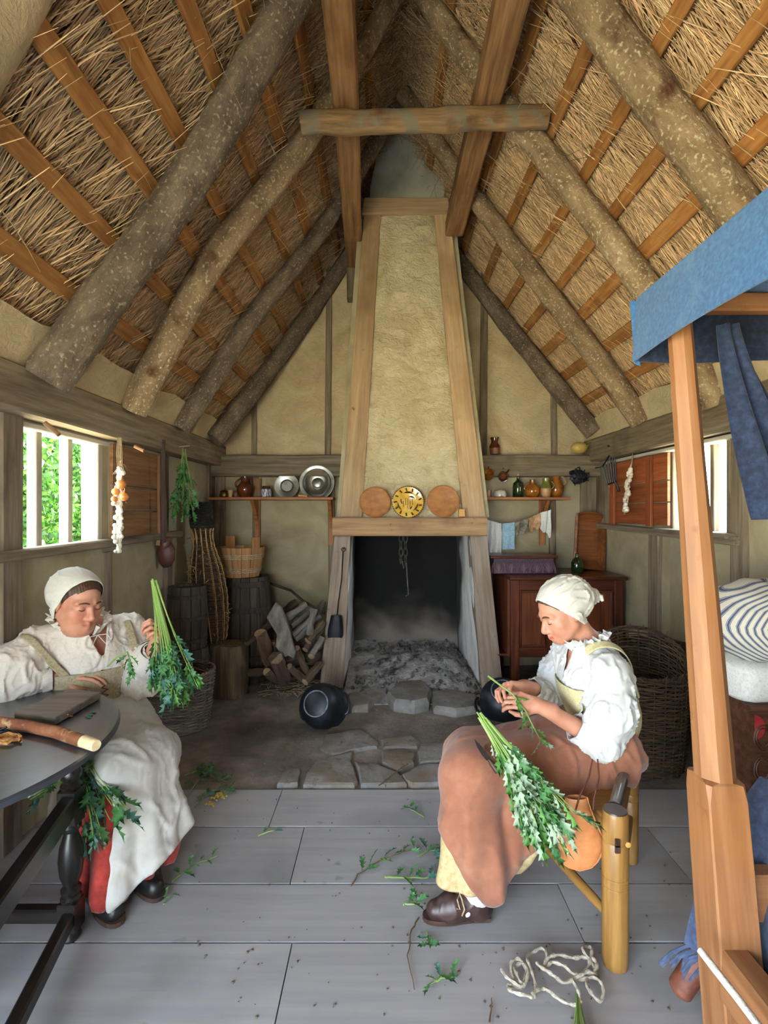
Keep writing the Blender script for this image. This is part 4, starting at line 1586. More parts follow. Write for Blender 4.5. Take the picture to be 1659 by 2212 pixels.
def floor_sprig(label, pts_px, leaves, seed, z=.006, kinds=(0, 3, 0, 1), lsize=.06, stem=True, name='herb_sprig', dry=False, cat='herb'):
    rr = random.Random(seed)
    pts = [FL(x, y, z) + V((0, 0, .004 * rr.random())) for x, y in pts_px]
    t = thing(name, label, cat, pts[0])
    fine = []
    for a, b in zip(pts, pts[1:]):
        for k in range(4):
            fine.append(a.lerp(b, k / 4) + V((rr.gauss(0, .002), rr.gauss(0, .002), 0)))
    fine.append(pts[-1])
    if stem:
        mb = MB()
        mb.tube(fine, [.0032 - .0018 * i / len(fine) for i in range(len(fine))], 5)
        mb.build('stem', m_stemdry if dry else m_stem, t)
    for i in range(leaves):
        q = .25 + .75 * i / max(1, leaves - 1)
        k = min(len(fine) - 2, int(q * (len(fine) - 1)))
        td = (fine[k + 1] - fine[k]).normalized()
        sd = td.cross(V((0, 0, 1))) * (1 if i % 2 else -1)
        dd = td * rr.uniform(.3, 1) + sd * rr.uniform(.3, 1) + V((0, 0, rr.uniform(.0, .5)))
        put_leaf(t, fine[k] + V((0, 0, .004)), dd, V((rr.gauss(0, .4), rr.gauss(0, .4), 1)), lsize * rr.uniform(.6, 1.25), rr.choice(kinds))
    return t


# ================================================================ LEFT BACK CORNER
m_barrel = pm('barrel_oak', ['#2e2822', '#453c33', '#5a5044'], WD, rough=.8, bump=.3, bdist=.004, rnd=.16)
m_hoop = pm('barrel_hoop', ['#2b221a', '#40342a', '#554638'], (5, 30, 30), rough=.75, bump=.25, rnd=.1)
m_tub = pm('tub_staves', ['#8f6239', '#b07f4f', '#c69764'], WD, rough=.7, bump=.2, bdist=.003, rnd=.12)
m_withy = pm('white_withy', ['#8d8069', '#b8ab92', '#d2c7ae'], (60, 30, 30), rough=.8, bump=.3)
m_wicker = pm('dark_wicker', ['#2e2217', '#4d3a28', '#6f563b'], (8, 60, 60), rough=.7, bump=.2, isl=.35)
m_wickerg = pm('grey_wicker', ['#4d453b', '#71675a', '#938879'], (8, 60, 60), rough=.75, bump=.2, isl=.35)
m_withylt = pm('light_withy', ['#7d5d35', '#a27f4e', '#bd9a66'], (8, 60, 60), rough=.7, bump=.2, isl=.3)


def barrel(name, label, cat, base, prof, nst, hoops, sm, hm, head=None, hoop_t=.006, tall=None):
    """prof: (r,z) list; staves one by one, hoops as parts"""
    t = thing(name, label, cat, base)
    base = V(base)

    def rad(z):
        for (r0, z0), (r1, z1) in zip(prof, prof[1:]):
            if z <= z1:
                return r0 + (r1 - r0) * (z - z0) / (z1 - z0)
        return prof[-1][0]
    zt = prof[-1][1]
    for i in range(nst):
        a0, a1 = 2 * PI * (i + .03) / nst, 2 * PI * (i + .97) / nst
        zz = zt + (tall.get(i, 0) if tall else 0)
        mb = MB()
        vs, fs, gs = [], [], []
        M_ = 8
        for k in range(M_ + 1):
            z = zz * k / M_
            r = rad(min(z, zt))
            for (a, dr) in ((a0, 0), ((a0 + a1) / 2, .002), (a1, 0), (a1, -.016), ((a0 + a1) / 2, -.016), (a0, -.016)):
                vs.append(base + V(((r + dr) * math.cos(a), (r + dr) * math.sin(a), z)))
                gs.append(V((z, (a - a0) * r, dr)))
        for k in range(M_):
            for j in range(6):
                fs.append((k * 6 + j, k * 6 + (j + 1) % 6, (k + 1) * 6 + (j + 1) % 6, (k + 1) * 6 + j))
        fs += [tuple(reversed(range(6))), tuple(M_ * 6 + j for j in range(6))]
        mb.add(vs, fs, gs)
        mb.build('stave', sm, t, True, ang=30)
    for (z0, z1) in hoops:
        mb = MB()
        mb.lathe([(rad(z0) + .001, z0), (rad(z0) + hoop_t, z0 + .002), (rad(z1) + hoop_t, z1 - .002), (rad(z1) + .001, z1)], 40, Matrix.Translation(base))
        mb.build('hoop', hm, t)
    if head is not None:
        mb = MB()
        mb.lathe([(0, head - .015), (rad(head) - .014, head - .015), (rad(head) - .014, head), (0, head)], 28, Matrix.Translation(base))
        mb.build('head', sm, t)
    return t


BX = -1.24
barrel('oak_barrel', 'large dark grey oak barrel in the left back corner under the tub', 'barrel', (BX, 4.60, 0),
       [(.20, 0), (.222, .15), (.232, .35), (.232, .5), (.218, .72), (.195, .925)], 16, [(.04, .09), (.20, .25), (.62, .67), (.84, .89)], m_barrel, m_hoop, .90)
barrel('wooden_tub', 'light wooden tub with white woven hoops standing on the big barrel', 'tub', (BX - .05, 4.58, .927),
       [(.165, 0), (.215, .26)], 15, [], m_tub, m_withy, .02, tall={13: .09, 5: .09})
tub = bpy.data.objects['wooden_tub']
for z in (.045, .06, .075, .165, .18, .195):
    r = .165 + .05 * z / .26 + .004
    mb = MB()
    n = 64
    pts = [V((BX - .05 + (r + .0022 * math.sin(i * PI)) * math.cos(2 * PI * i / n), 4.58 + r * math.sin(2 * PI * i / n), .927 + z + .003 * math.sin(i * 2.1))) for i in range(n + 1)]
    mb.tube(pts, [.0042 if i % 3 else .0022 for i in range(n + 1)], 5, False)
    mb.build('hoop', m_withy, tub)
barrel('small_keg', 'dark upright keg against the left wall, lower of the stacked two', 'keg', (-1.515, 3.93, .0), [(.15, 0), (.165, .23), (.15, .46)], 12, [(.05, .08), (.36, .39)], m_barrel, m_hoop, .44)
barrel('small_keg', 'dark upright keg against the left wall, upper of the stacked two', 'keg', (-1.515, 3.93, .462), [(.135, 0), (.15, .23), (.135, .47)], 12, [(.05, .08), (.22, .25), (.38, .41)], m_barrel, m_hoop, .45)

# chopping block
mb = MB()
c = FL(487, 1508)
sec = [(.14 * math.copysign(abs(math.cos(a)) ** .45, math.cos(a)), .13 * math.copysign(abs(math.sin(a)) ** .45, math.sin(a))) for a in [2 * PI * i / 20 for i in range(20)]]
mb.sweep([V((c.x, 4.20, z)) for z in (0, .03, .15, .3, .40, .418)], sec, (.12, 1, 0), True, [.97, 1, 1, 1, .99, .95], .06)
tag(mb.build('chopping_block', pm('block_wood', ['#55483a', '#73644f', '#8d7c64'], WD, rough=.9, bump=.5, bdist=.006), None), 'square-cut grey wooden block on the earth beside the log pile', 'block')


# ---- wicker weaving
def weave(rows, nst, mat, parent, r=.004, pname='weave', amp=.006, stake_r=.005, gap=(), smat=None):
    """rows: list of functions angle->point (closed) bottom to top; in and out around nst stakes"""
    mb = MB()
    m = nst * 2
    for k, fn in enumerate(rows):
        pts = []
        for i in range(m + 1):
            a = 2 * PI * i / m
            c0, nrm = fn(a)
            sgn = amp * math.cos(PI * (i / 2 * 1.0 + k)) if i % 2 == 0 else 0
            pts.append(c0 + nrm * sgn + V((0, 0, R.gauss(0, r * .25))))
        mb.tube(pts, r * R.uniform(.85, 1.15), 4, False)
    o = mb.build(pname, mat, parent, kind='stuff')
    mb = MB()
    for i in range(nst):
        a = 2 * PI * i / nst
        mb.tube([fn(a)[0] for fn in rows[::max(1, len(rows) // 6)]] + [rows[-1](a)[0]], stake_r, 5)
    mb.build('stakes', smat or mat, parent, kind='stuff')
    return o


def oval_rows(c, prof, nrow, sx=1.0, sy=1.0, lean=(0, 0), rimfn=None):
    rows = []
    z0, z1 = prof[0][1], prof[-1][1]
    for k in range(nrow):
        z = z0 + (z1 - z0) * k / (nrow - 1)
        r = prof[-1][0]
        for (ra, za), (rb, zb) in zip(prof, prof[1:]):
            if za <= z <= zb:
                r = ra + (rb - ra) * (z - za) / (zb - za)
                break

        def fn(a, r=r, z=z, k=k):
            zz = z + (rimfn(a) * (k / (nrow - 1)) ** 2 if rimfn else 0)
            q = V((c[0] + r * sx * math.cos(a) + lean[0] * (z - z0), c[1] + r * sy * math.sin(a) + lean[1] * (z - z0), c[2] + zz))
            return q, V((math.cos(a), math.sin(a), 0))
        rows.append(fn)
    return rows


# eel trap on the block
et = thing('fish_trap', 'tall slim wicker fish trap standing on the wooden block', 'trap', (-1.40, 4.16, .42))
prof = [(.085, .005), (.11, .08), (.135, .22), (.145, .42), (.125, .62), (.085, .78), (.066, .88), (.085, .94), (.09, 1.0), (.075, 1.16)]
tr = oval_rows((-1.40, 4.18, .42), prof, 148, 1, .9, (-.10, 0))
weave(tr[:124], 13, m_wicker, et, .0035, amp=.004, stake_r=.0042, smat=m_withylt)
weave(tr[120:], 13, pm('blackened_wicker', ['#14110f', '#231e1a', '#342d26'], (8, 60, 60), rough=.8, bump=.2, isl=.3), et, .0045, 'dark_neck', amp=.005)
mb = MB()
for k in range(13):
    a = 2 * PI * k / 13
    pts = []
    for i in range(30):
        f = tr[min(123, 4 + i * 4)]
        q, n = f(a + .05)
        pts.append(q + n * (.006 + .004 * (i % 2)))
    mb.tube(pts, [.0052 if i % 2 else .0028 for i in range(30)], 5)
for k in range(60):
    q, n = tr[R.randrange(4, 120)](R.uniform(3.2, 6.4))
    tdir = (n + rvec(R, .6)).normalized()
    mb.tube([q, q + tdir * R.uniform(.02, .06)], [.004, .003], 4)
mb.build('bindings', m_withylt, et, kind='stuff')

# kindling basket left of centre
kb = thing('kindling_basket', 'grey wicker basket full of dark twigs behind the seated person on the left', 'basket', (-1.415, 3.55, 0))
kr = oval_rows((-1.415, 3.55, .01), [(.175, 0), (.20, .12), (.222, .38)], 36, 1, .9)
weave(kr, 22, m_wickerg, kb, .006, amp=.007)
mb = MB()
for k in range(3):
    pts = [kr[-1](2 * PI * i / 60)[0] + V((.006 * math.cos(i * 1.6 + k * 2.1), 0, .008 + .008 * math.sin(i * 1.6 + k * 2.1))) for i in range(61)]
    mb.tube(pts, .007, 5, False)
mb.build('rim', m_wickerg, kb, kind='stuff')
mb = MB()
for k in range(90):
    a = R.uniform(0, 6.28)
    q = V((-1.415 + R.uniform(-.14, .14), 3.55 + R.uniform(-.12, .12), R.uniform(.30, .44)))
    d = V((math.cos(a), math.sin(a) * .6, R.uniform(-.15, .5)))
    L = R.uniform(.1, .26)
    mb.tube([q - d * L * .4, q + rvec(R, .01), q + d * L * .6], [.006, .005, .002], 5)
mb.build('kindling_twigs', pm('dark_twigs', ['#2f231b', '#4a392c', '#675240'], (8, 50, 50), rough=.85, bump=.3, isl=.4), kb, kind='stuff')

# ---- firewood
m_log = [pm('log_brown', ['#3f3128', '#5a4838', '#75614d'], (4, 20, 20), 6, .9, bump=.6, bdist=.01, rnd=.25),
         pm('log_grey', ['#565049', '#756f67', '#918b84'], (4, 20, 20), 6, .9, bump=.6, bdist=.01, rnd=.2),
         pm('log_orange', ['#4f3b2e', '#6b523f', '#836a53'], (4, 20, 20), 6, .9, bump=.6, bdist=.01, rnd=.2)]
m_cut = pm('cut_end_grain', ['#7f6a50', '#9c8465', '#b39a79'], (20, 20, 20), 4, .85, bump=.2, rnd=.1)
logs = [(560, 1373, 590, 1340, 7, 4.25, 0), (533, 1392, 583, 1350, 6, 4.22, 0), (565, 1372, 582, 1430, 15, 4.16, 2), (598, 1424, 616, 1470, 17, 4.10, 0), (615, 1336, 661, 1307, 8, 4.45, 1),
        (629, 1352, 672, 1322, 6, 4.40, 1), (632, 1374, 670, 1339, 6, 4.32, 1), (637, 1381, 691, 1331, 7, 4.36, 1), (668, 1370, 678, 1318, 8, 4.18, 1), (664, 1384, 697, 1346, 10, 4.18, 0),
        (659, 1404, 694, 1358, 8, 4.24, 0), (672, 1418, 694, 1380, 8, 4.14, 1), (659, 1474, 689, 1437, 10, 4.08, 0), (577, 1452, 597, 1466, 10, 4.08, 2), (528, 1455, 574, 1448, 9, 4.30, 2),
        (585, 1345, 640, 1300, 10, 4.60, 0), (600, 1400, 680, 1380, 12, 4.45, 0), (610, 1430, 690, 1415, 13, 4.42, 0), (600, 1455, 680, 1452, 14, 4.40, 0), (640, 1340, 690, 1400, 9, 4.55, 1),
        (585, 1390, 600, 1460, 11, 4.35, 0), (625, 1440, 660, 1475, 9, 4.20, 0), (640, 1400, 660, 1450, 8, 4.25, 2), (680, 1335, 700, 1300, 7, 4.5, 1)]
where = ['slanting twig-thin log at the pile\'s left edge', 'thin stick log poking out left of the pile', 'stout split orange chunk under the pale slab, left side', 'thick brown chunk below the pale slab\'s foot',
         'grey log at the top of the pile behind the slab', 'thin grey split log right of the slab\'s top', 'grey split stick right of the slab\'s middle', 'long grey stick crossing the right side of the pile',
         'pale flat split piece standing up in the pile near the jamb', 'round log with pale cut end pointing out, beside the jamb', 'brown log sloping below the pale-ended round one', 'short grey split log against the jamb, lower right of pile',
         'brown log at the foot of the pile next to the jamb', 'short orange-ended log on the ground at the pile\'s front', 'orange log lying behind the wooden block on the earth']
where += ['dark split log deep in the pile behind the slab\'s top', 'dark split log low in the pile middle, behind the slab', 'dark split log across the lower right of the pile', 'lowest dark split log lying across the pile\'s base',
         'grey split log leaning at the pile\'s back right', 'upright dark log left of the slab\'s foot', 'dark log at the pile\'s foot right of the slab', 'orange-brown short log standing right of the slab\'s foot', 'grey stick at the very top right of the pile by the jamb']
for i, (x0, y0, x1, y1, r, Y, k) in enumerate(logs):
    a, b = P(x0, y0, Y - .06), P(x1, y1, Y + .10)
    if a.z < .02:
        a.z = .025
    if b.z < .02:
        b.z = .025
    rad = r * Y / FPX
    t = thing('firewood_log', where[i], 'log', (a.x, a.y, max(0, min(a.z, b.z) - rad)), 'logs of the firewood pile')
    mb = MB()
    n = 9 if i % 3 else 6
    d = (b - a)
    pts = [a + d * (q / 5) + rvec(R, rad * .10) for q in range(6)]
    mb.tube(pts, [rad * R.uniform(.86, 1.08) for _ in range(6)], n, True, .35, 30)
    mb.build('trunk', m_log[k], t, ang=35)
    mb = MB()
    dn = d.normalized()
    mb.tube([pts[0] - dn * .002, pts[0] + dn * .001], rad * .86, n)
    mb.build('cut_end', m_cut, t)
# pale slab leaning in front
sp = [(575, 1334), (594, 1302), (607, 1312), (617, 1338), (626, 1366), (638, 1410), (634, 1424), (622, 1416), (616, 1421), (608, 1414), (594, 1397), (598, 1372)]
mb = MB()
pts = [P(x, y, 4.10 + (1420 - y) * .0011) for x, y in sp]
mb.prism(pts, (0, .05, 0))
mb.g = [(v[2], v[0], v[1]) for v in mb.v]
tag(bevel(mb.build('log_slab', m_log[1], None, True, ang=30), .008), 'pale grey waney-edged slab leaning on the front of the log pile', 'log')
# bent stick against the wall
m_dkbranch = pm('dark_branch_bark', ['#2b231d', '#3f342b', '#54473b'], (6, 20, 20), 6, .9, bump=.5)
mb = MB()
mb.tube([P(569, 1254, 4.86), P(594, 1264, 4.80), P(629, 1276, 4.70), P(656, 1299, 4.66), P(680, 1313, 4.6), P(702, 1324, 4.55)], [.010, .012, .013, .014, .014, .014], 8, True, .2)
tag(mb.build('bent_branch', m_dkbranch, None), 'long thin bent branch reaching over the log pile to the jamb', 'branch')
# chips and litter at the foot of the pile
mb = MB()
for k in range(150):
    q = FL(R.uniform(560, 690), R.uniform(1468, 1505), .012)
    a = R.uniform(0, 6.28)
    d = V((math.cos(a), math.sin(a), R.uniform(-.05, .25))) * R.uniform(.01, .045)
    mb.tube([q - d, q + d], [.004, .003], 4)
tag(mb.build('wood_chips', m_cut, None), 'scattered bark and wood chips at the foot of the log pile', 'chips', kind='stuff')

# ---- hanging along the left wall
t = thing('onion_braid', 'plaited string of onions and garlic hanging by the left window', 'onions', P(258, 950, 2.89))
top, bot = P(259, 1010, 2.89), P(257, 1194, 2.89)
mb = MB()
for k in range(3):
    pts = []
    for i in range(41):
        u = i / 40
        q = top.lerp(bot, u)
        a = u * 30 + k * 2.09
        w = .012 * (1 - .4 * u)
        pts.append(q + V((w * math.cos(a), w * .7 * math.sin(a), .004 * math.sin(2 * a))))
    mb.tube(pts, .009, 6)
mb.build('plait', m_garlic, t, kind='stuff')
for (x, y, r) in ((262, 1046, .027), (268, 1073, .025), (250, 1062, .022), (247, 1078, .018)):
    q = P(x, y, 2.87)
    mb = MB()
    mb.ell(q, (r, r, r * .95), 14)
    mb.tube([q + V((0, 0, r * .9)), q + V((.004, 0, r * 1.7)), q + V((-.004, 0, r * 2.4))], [.006, .003, .002], 6)
    mb.build('onion', m_onion, t)
for i in range(26):
    u = R.uniform(.05, 1)
    q = top.lerp(bot, u) + V((R.uniform(-.026, .026), R.uniform(-.03, .01), 0))
    r = R.uniform(.009, .016)
    mb = MB()
    mb.ell(q, (r, r, r), 8)
    mb.build('garlic_bulb', m_garlic, t)
mb = MB()
for i in range(46):
    u = R.uniform(-.05, .45)
    q = top.lerp(bot, u)
    d = rvec(R, 1).normalized()
    mb.tube([q, q + d * .025, q + d * .04 + V((0, 0, -.02))], [.003, .002, .001], 4)
for k in range(5):
    mb.tube([P(254 + k * 2, 945, 2.89), P(252 + k * 3, 985, 2.88), P(256 + k * 2, 1030, 2.89)], .0016, 4)
mb.build('dry_leaves', m_straw2, t, kind='stuff')
# long wooden peel and leather pouch
m_dkstick = pm('dark_handle_wood', ['#2b1a12', '#42291c', '#573827'], WD, rough=.5, bump=.15)
mb = MB()
mb.beam(P(352, 950, 3.57), P(353, 1172, 3.60), .033, .016, up=(0, 1, 0), ch=.005, seg=6, wob=.05)
tag(mb.build('wooden_paddle', m_dkstick, None), 'long dark wooden paddle hanging straight from the left wall plate', 'paddle')
m_leather = pm('brown_leather', ['#3d2018', '#573026', '#6d4033'], (14, 14, 14), 5, .42, bump=.25, bsc=50, bdist=.003, rnd=.05)
m_tanleather = pm('tan_leather', ['#b06a3d', '#c8824f', '#d99763'], (10, 10, 10), 5, .45, bump=.2, bsc=45, bdist=.003, rnd=.03)
lb = thing('leather_pouch', 'dark brown leather pouch hanging on the left wall by the paddle', 'bag', P(358, 1190, 3.78))
mb = MB()
mb.ell(P(359, 1196, 3.78), (.066, .040, .104), 18, None, .12)
mb.build('body', m_leather, lb)


def flap(u, v):
    c = P(357, 1163, 3.77)
    x = (u - .5) * 2
    return c + V((x * .056 * (1 - .25 * v), -.016 - .028 * math.sin(PI * min(1, v * .6 + .1)) * (1 - .6 * x * x), .012 - .085 * v * (1 - .35 * abs(x) ** 2)))


mb = MB()
mb.sheet(flap, 14, 10, .004)
mb.build('flap', m_leather, lb)
mb = MB()
mb.ell(P(369, 1186, 3.70), (.008, .004, .004), 8)
mb.build('clasp', m_brass, lb)
mb = MB()
mb.beam(P(343, 1158, 3.71), P(341, 1178, 3.71), .026, .012, up=(0, 1, 0))
tag(mb.build('tag', m_cork, lb, False), 'small pale fringed tag')
bunch('herb_bunch', 'green herb bunch hung upside down from the left wall plate', P(398, 985, 3.83), P(398, 1112, 3.80), 11, .115, 120, .085, (1, 0, 0, 1), 21, .12)
mb = MB()
mb.tube([P(396, 965, 3.85), P(396, 985, 3.83)], .003, 5)
mb.tube([P(385, 965, 3.86), P(410, 963, 3.86)], .004, 5)
mb.build('string', m_straw2, bpy.data.objects['herb_bunch'])
# ================================================================ TABLE
m_table = pm('sky_tinted_dark_oak', ['#131722', '#1d2432', '#2a3345'], (2.2, 40, 40), rough=.5, bump=.35, bsc=(6, 90, 60), bdist=.002, rnd=0, coat=1.0, spec=1.0, crough=.38)  # dark oak, base colour tinted blue to stand for reflected sky
m_tleg = pm('black_turned_oak', ['#0f0c0a', '#1a1512', '#28201b'], WD, rough=.34, bump=.12, rnd=.05)
tb = thing('gateleg_table', 'dark oval gateleg oak table at the left edge', 'table', (-1.35, 1.65, 0))
tc, ta, tbb, TZ = V((-1.41, 1.61, 0)), .50, .555, .755
poly = []
for i in range(72):
    a = 2 * PI * i / 72
    x = tc.x + ta * math.cos(a)
    poly.append(V((max(x, -1.60), tc.y + tbb * math.sin(a), 0)))
vs, fs = [], []
n = len(poly)
cen = V((-1.42, 1.63, 0))
for k, z in ((.985, TZ - .026), (1.0, TZ - .020), (1.0, TZ - .006), (.988, TZ)):
    vs += [cen + (q - cen) * k + V((0, 0, z)) for q in poly]
for r_ in range(3):
    for j in range(n):
        fs.append((r_ * n + j, r_ * n + (j + 1) % n, (r_ + 1) * n + (j + 1) % n, (r_ + 1) * n + j))
fs += [tuple(reversed(range(n))), tuple(3 * n + j for j in range(n))]
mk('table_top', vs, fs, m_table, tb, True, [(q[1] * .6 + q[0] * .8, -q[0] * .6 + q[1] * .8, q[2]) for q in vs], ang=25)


def turned_leg(x, y):
    mb = MB()
    m = Matrix.Translation((x, y, 0))
    mb.lathe([(0, 0), (.024, 0), (.034, .015), (.028, .04), (.0, .04)], 18, m)
    mb.box((x, y, .088), (.062, .062, .10), .004)
    mb.lathe([(0, .135), (.030, .137), (.034, .15), (.026, .158), (.032, .17), (.033, .18), (.022, .19), (.026, .2), (.036, .23), (.041, .28), (.036, .33), (.024, .37), (.022, .38), (.032, .39), (.033, .4), (.026, .412), (0, .415)], 22, m)
    mb.box((x, y, .47), (.062, .062, .12), .004)
    mb.lathe([(0, .528), (.03, .53), (.034, .543), (.024, .555), (.033, .57), (.035, .59), (.024, .61), (.03, .63), (.032, .65), (.025, .665), (0, .67)], 22, m)
    mb.box((x, y, .70), (.06, .06, .062), .004)
    return mb.build('leg', m_tleg, tb, ang=35)


LA, LB2 = V((-1.10, 1.79, 0)), V((-.965, 1.17, 0))
for (x, y) in ((LA.x, LA.y), (LB2.x, LB2.y), (-1.55, 1.79), (-1.55, 1.25)):
    turned_leg(x, y)
for (a, b, z, w, h) in ((LA, LB2, .478, .045, .075), (LA, LB2, .088, .04, .05), (LA, V((-1.55, 1.79, 0)), .088, .04, .05), (LA, V((-1.55, 1.79, 0)), .67, .03, .12),
                        (V((-1.55, 1.79, 0)), V((-1.55, 1.25, 0)), .66, .03, .13), (V((-1.55, 1.79, 0)), V((-1.55, 1.25, 0)), .088, .04, .05)):
    d = (b - a).normalized() * .03
    mb = MB()
    mb.beam(a + d + V((0, 0, z)), b - d + V((0, 0, z)), w, h, ch=.006)
    mb.build('rail', m_tleg, tb)
mb = MB()
mb.beam((-1.30, 1.64, .36), (-1.30, 1.22, .36), .02, .62, ch=.004)
mb.build('hanging_leaf', m_tleg, tb)
# on the table
m_slate = pm('grey_worn_board', ['#59504a', '#746a62', '#8b8178'], (3, 24, 24), 5, .5, bump=.2, bdist=.003)
mb = MB()
bp = [FL(x, y, TZ + .032) for x, y in ((30, 1536), (148, 1485), (218, 1493), (120, 1548))]
mb.prism([q + V((0, 0, -.0305)) for q in bp], (0, 0, .028))
tag(bevel(mb.build('wooden_board', m_slate, None, False), .004), 'grey worn wooden cutting board lying on the dark table', 'board')
st = thing('peeled_stick', 'bark-covered stick with pale cut end overhanging the table edge', 'stick', FL(140, 1590, TZ))
mb = MB()
sp = [FL(x, y, TZ + .028) for x, y in ((-70, 1552), (0, 1556), (60, 1564), (120, 1577), (180, 1597))]
sp = [V((q.x, q.y, TZ + .022)) for q in sp]
mb.tube(sp, [.019, .0185, .018, .0185, .0185], 14, True, .12, 12)
mb.build('bark', pm('pine_bark', ['#6a3a22', '#8a5233', '#a8714b'], (9, 14, 14), 6, .85, bump=.5, blotch=[(22, '#c9a878', .60, .7)]), st)
mb = MB()
d = (sp[-1] - sp[-2]).normalized()
mb.tube([sp[-1], sp[-1] + d * .03, sp[-1] + d * .062, sp[-1] + d * .066], [.0188, .0185, .0178, .0155], 14, True, .05)
mb.build('peeled_end', pm('peeled_wood', ['#c5ab7c', '#d8c299', '#e5d3ae'], (9, 20, 20), 4, .7, bump=.1), st)
m_twine = pm('hemp_twine', ['#8a7351', '#ad9670', '#c9b48e'], (60, 60, 60), 4, .9, bump=.4, rnd=.1)
m_jute = pm('orange_jute', ['#8a5a2c', '#a9743f', '#c08c54'], (60, 60, 60), 4, .9, bump=.4, rnd=.1)


def coil(name, label, c, r, n, mat, rad, seed, cat='twine', squash=1.0):
    rr = random.Random(seed)
    mb = MB()
    pts = []
    for i in range(n * 14):
        a = 2 * PI * i / 14
        q = r * (.75 + .25 * math.sin(i * .37 + seed))
        pts.append(V(c) + V((q * math.cos(a) + rr.gauss(0, .003), squash * q * math.sin(a) + rr.gauss(0, .003), rad + .5 * rad * (i / 14) + abs(rr.gauss(0, .004)))))
    mb.tube(pts, rad, 5, False)
    return tag(mb.build(name, mat, None), label, cat)


coil('twine_coil', 'tuft of orange jute twine beside the cutting board', FL(140, 1550, TZ), .022, 4, m_jute, .0035, 1)
coil('twine_coil', 'loop of orange twine at the table\'s left edge', FL(8, 1606, TZ), .05, 3, m_jute, .006, 2, squash=.6)
coil('twine_coil', 'dark skein of string at the table\'s left edge behind the orange loop', FL(6, 1578, TZ), .035, 6, m_iron, .0028, 3, squash=.6)
mb = MB()
for (x, y) in ((188, 1546), (196, 1544), (203, 1538), (192, 1549)):
    mb.ell(FL(x, y, TZ + .003), (.009, .005, .003), 6)
tag(mb.build('leaf_scraps', m_leaf[3], None), 'few tiny green leaf scraps on the dark table top', 'leaves', kind='stuff')

# ================================================================ FLOOR CLUTTER
SPR = [('long rooted weed with wilted leaves lying on the boards in front of the right shoe', [(757, 1915), (775, 1890), (800, 1872), (830, 1855), (870, 1842), (900, 1832)], 9, 31, True),
       ('leafy sprig heap left of the brown apron hem', [(905, 1850), (925, 1835), (950, 1840), (975, 1860)], 14, 32, False),
       ('trailing stem with blue-green leaves before the cream skirt', [(832, 1895), (870, 1897), (920, 1898), (960, 1890)], 10, 33, False),
       ('small sprig upright by the dark shoe toe', [(870, 1955), (895, 1955), (908, 1940)], 6, 34, False),
       ('single small sprig on the boards below the hearth stones', [(915, 1765), (893, 1752), (880, 1745)], 5, 35, False),
       ('thin green stalk lying on the boards left of centre', [(556, 1806), (580, 1798), (592, 1795)], 2, 36, False),
       ('two-leaved sprig near the white apron hem', [(372, 1905), (395, 1885), (420, 1868), (470, 1850)], 7, 37, False),
       ('curled single leaf on the boards below the white apron', [(352, 1955), (362, 1942), (372, 1935)], 2, 38, False),
       ('tangled pile of herb sprigs at the edge of the boards beside the white apron', [(400, 1675), (430, 1665), (455, 1675), (490, 1690)], 16, 39, False),
       ('yellow-flowered herb sprig lying over the edge of the boards', [(420, 1745), (440, 1725), (460, 1712), (505, 1705)], 12, 40, False),
       ('long wilted sprig by the pile near the white apron', [(405, 1720), (425, 1690), (445, 1670), (450, 1655)], 10, 41, False),
       ('small yellow-green leaf cluster alone on the boards near the bottom', [(950, 2100), (945, 2120), (930, 2125)], 3, 42, False),
       ('small oak-like leaf pair left of the twine tangle', [(940, 2120), (960, 2112), (978, 2108)], 3, 43, False),
       ('tiny dark green sprig below the shoe', [(922, 2015), (926, 2030), (928, 2045)], 4, 44, False),
       ('leaf scrap lying on the earth near the paving stones', [(830, 1700), (838, 1692)], 2, 45, False),
       ('thin long dry grass blade curved on the boards by the shoe', [(905, 1985), (885, 2020), (880, 2065), (895, 2140)], 0, 46, True),
       ('dry straw stalk standing out near the bottom edge', [(1058, 2212), (1060, 2180), (1062, 2157)], 0, 47, True)]
for (lb_, pts, nl, sd, dry) in SPR:
    floor_sprig(lb_, pts, nl, sd, dry=dry, lsize=.055 if nl < 8 else .065)
mb = MB()
for (x, y) in ((462, 1725), (470, 1718), (478, 1715), (448, 1735), (455, 1738), (484, 1722)):
    for k in range(5):
        mb.ell(FL(x + R.uniform(-6, 6), y + R.uniform(-4, 4), .012), (.006, .006, .005), 6)
mb.build('flowers', pm('yellow_flowers', ['#a98a1e', '#c9a82c', '#dcc04a'], (30, 30, 30), 3, .6), bpy.data.objects['herb_sprig.009'], kind='stuff')
for (pts, lb_) in ([[(820, 1698), (850, 1672), (880, 1651), (874, 1648)], 'thin dry forked twig on the paving stones'], [[(617, 1614), (642, 1608), (625, 1587)], 'short bent twig on the earth below the cauldron'],
                   [[(515, 1532), (535, 1530), (552, 1535)], 'pale wood splinter on the earth by the block']):
    floor_sprig(lb_, pts, 0, 50, z=.03, dry=True, name='dry_twig', cat='twig')
rr = random.Random(77)
mb = MB()
for k in range(190):
    x, y = rr.uniform(420, 1500), rr.uniform(1715, 2200)
    q = FL(x, y, .0015)
    s = rr.uniform(.002, .006)
    mb.ell(q, (s, s * rr.uniform(.4, 1), s * .5), 5, Matrix.Rotation(rr.uniform(0, 3), 3, 'Z'), .4)
for k in range(170):
    q = V((rr.uniform(-1.3, 1.9), rr.uniform(2.8, 4.2), .014))
    a = rr.uniform(0, 6.28)
    L = rr.uniform(.005, .03)
    mb.tube([q, q + V((math.cos(a) * L, math.sin(a) * L, .003))], .0018, 4)
tag(mb.build('floor_litter', m_stemdry, None), 'scattered crumbs of leaf, straw and earth on the floor', 'litter', kind='stuff')


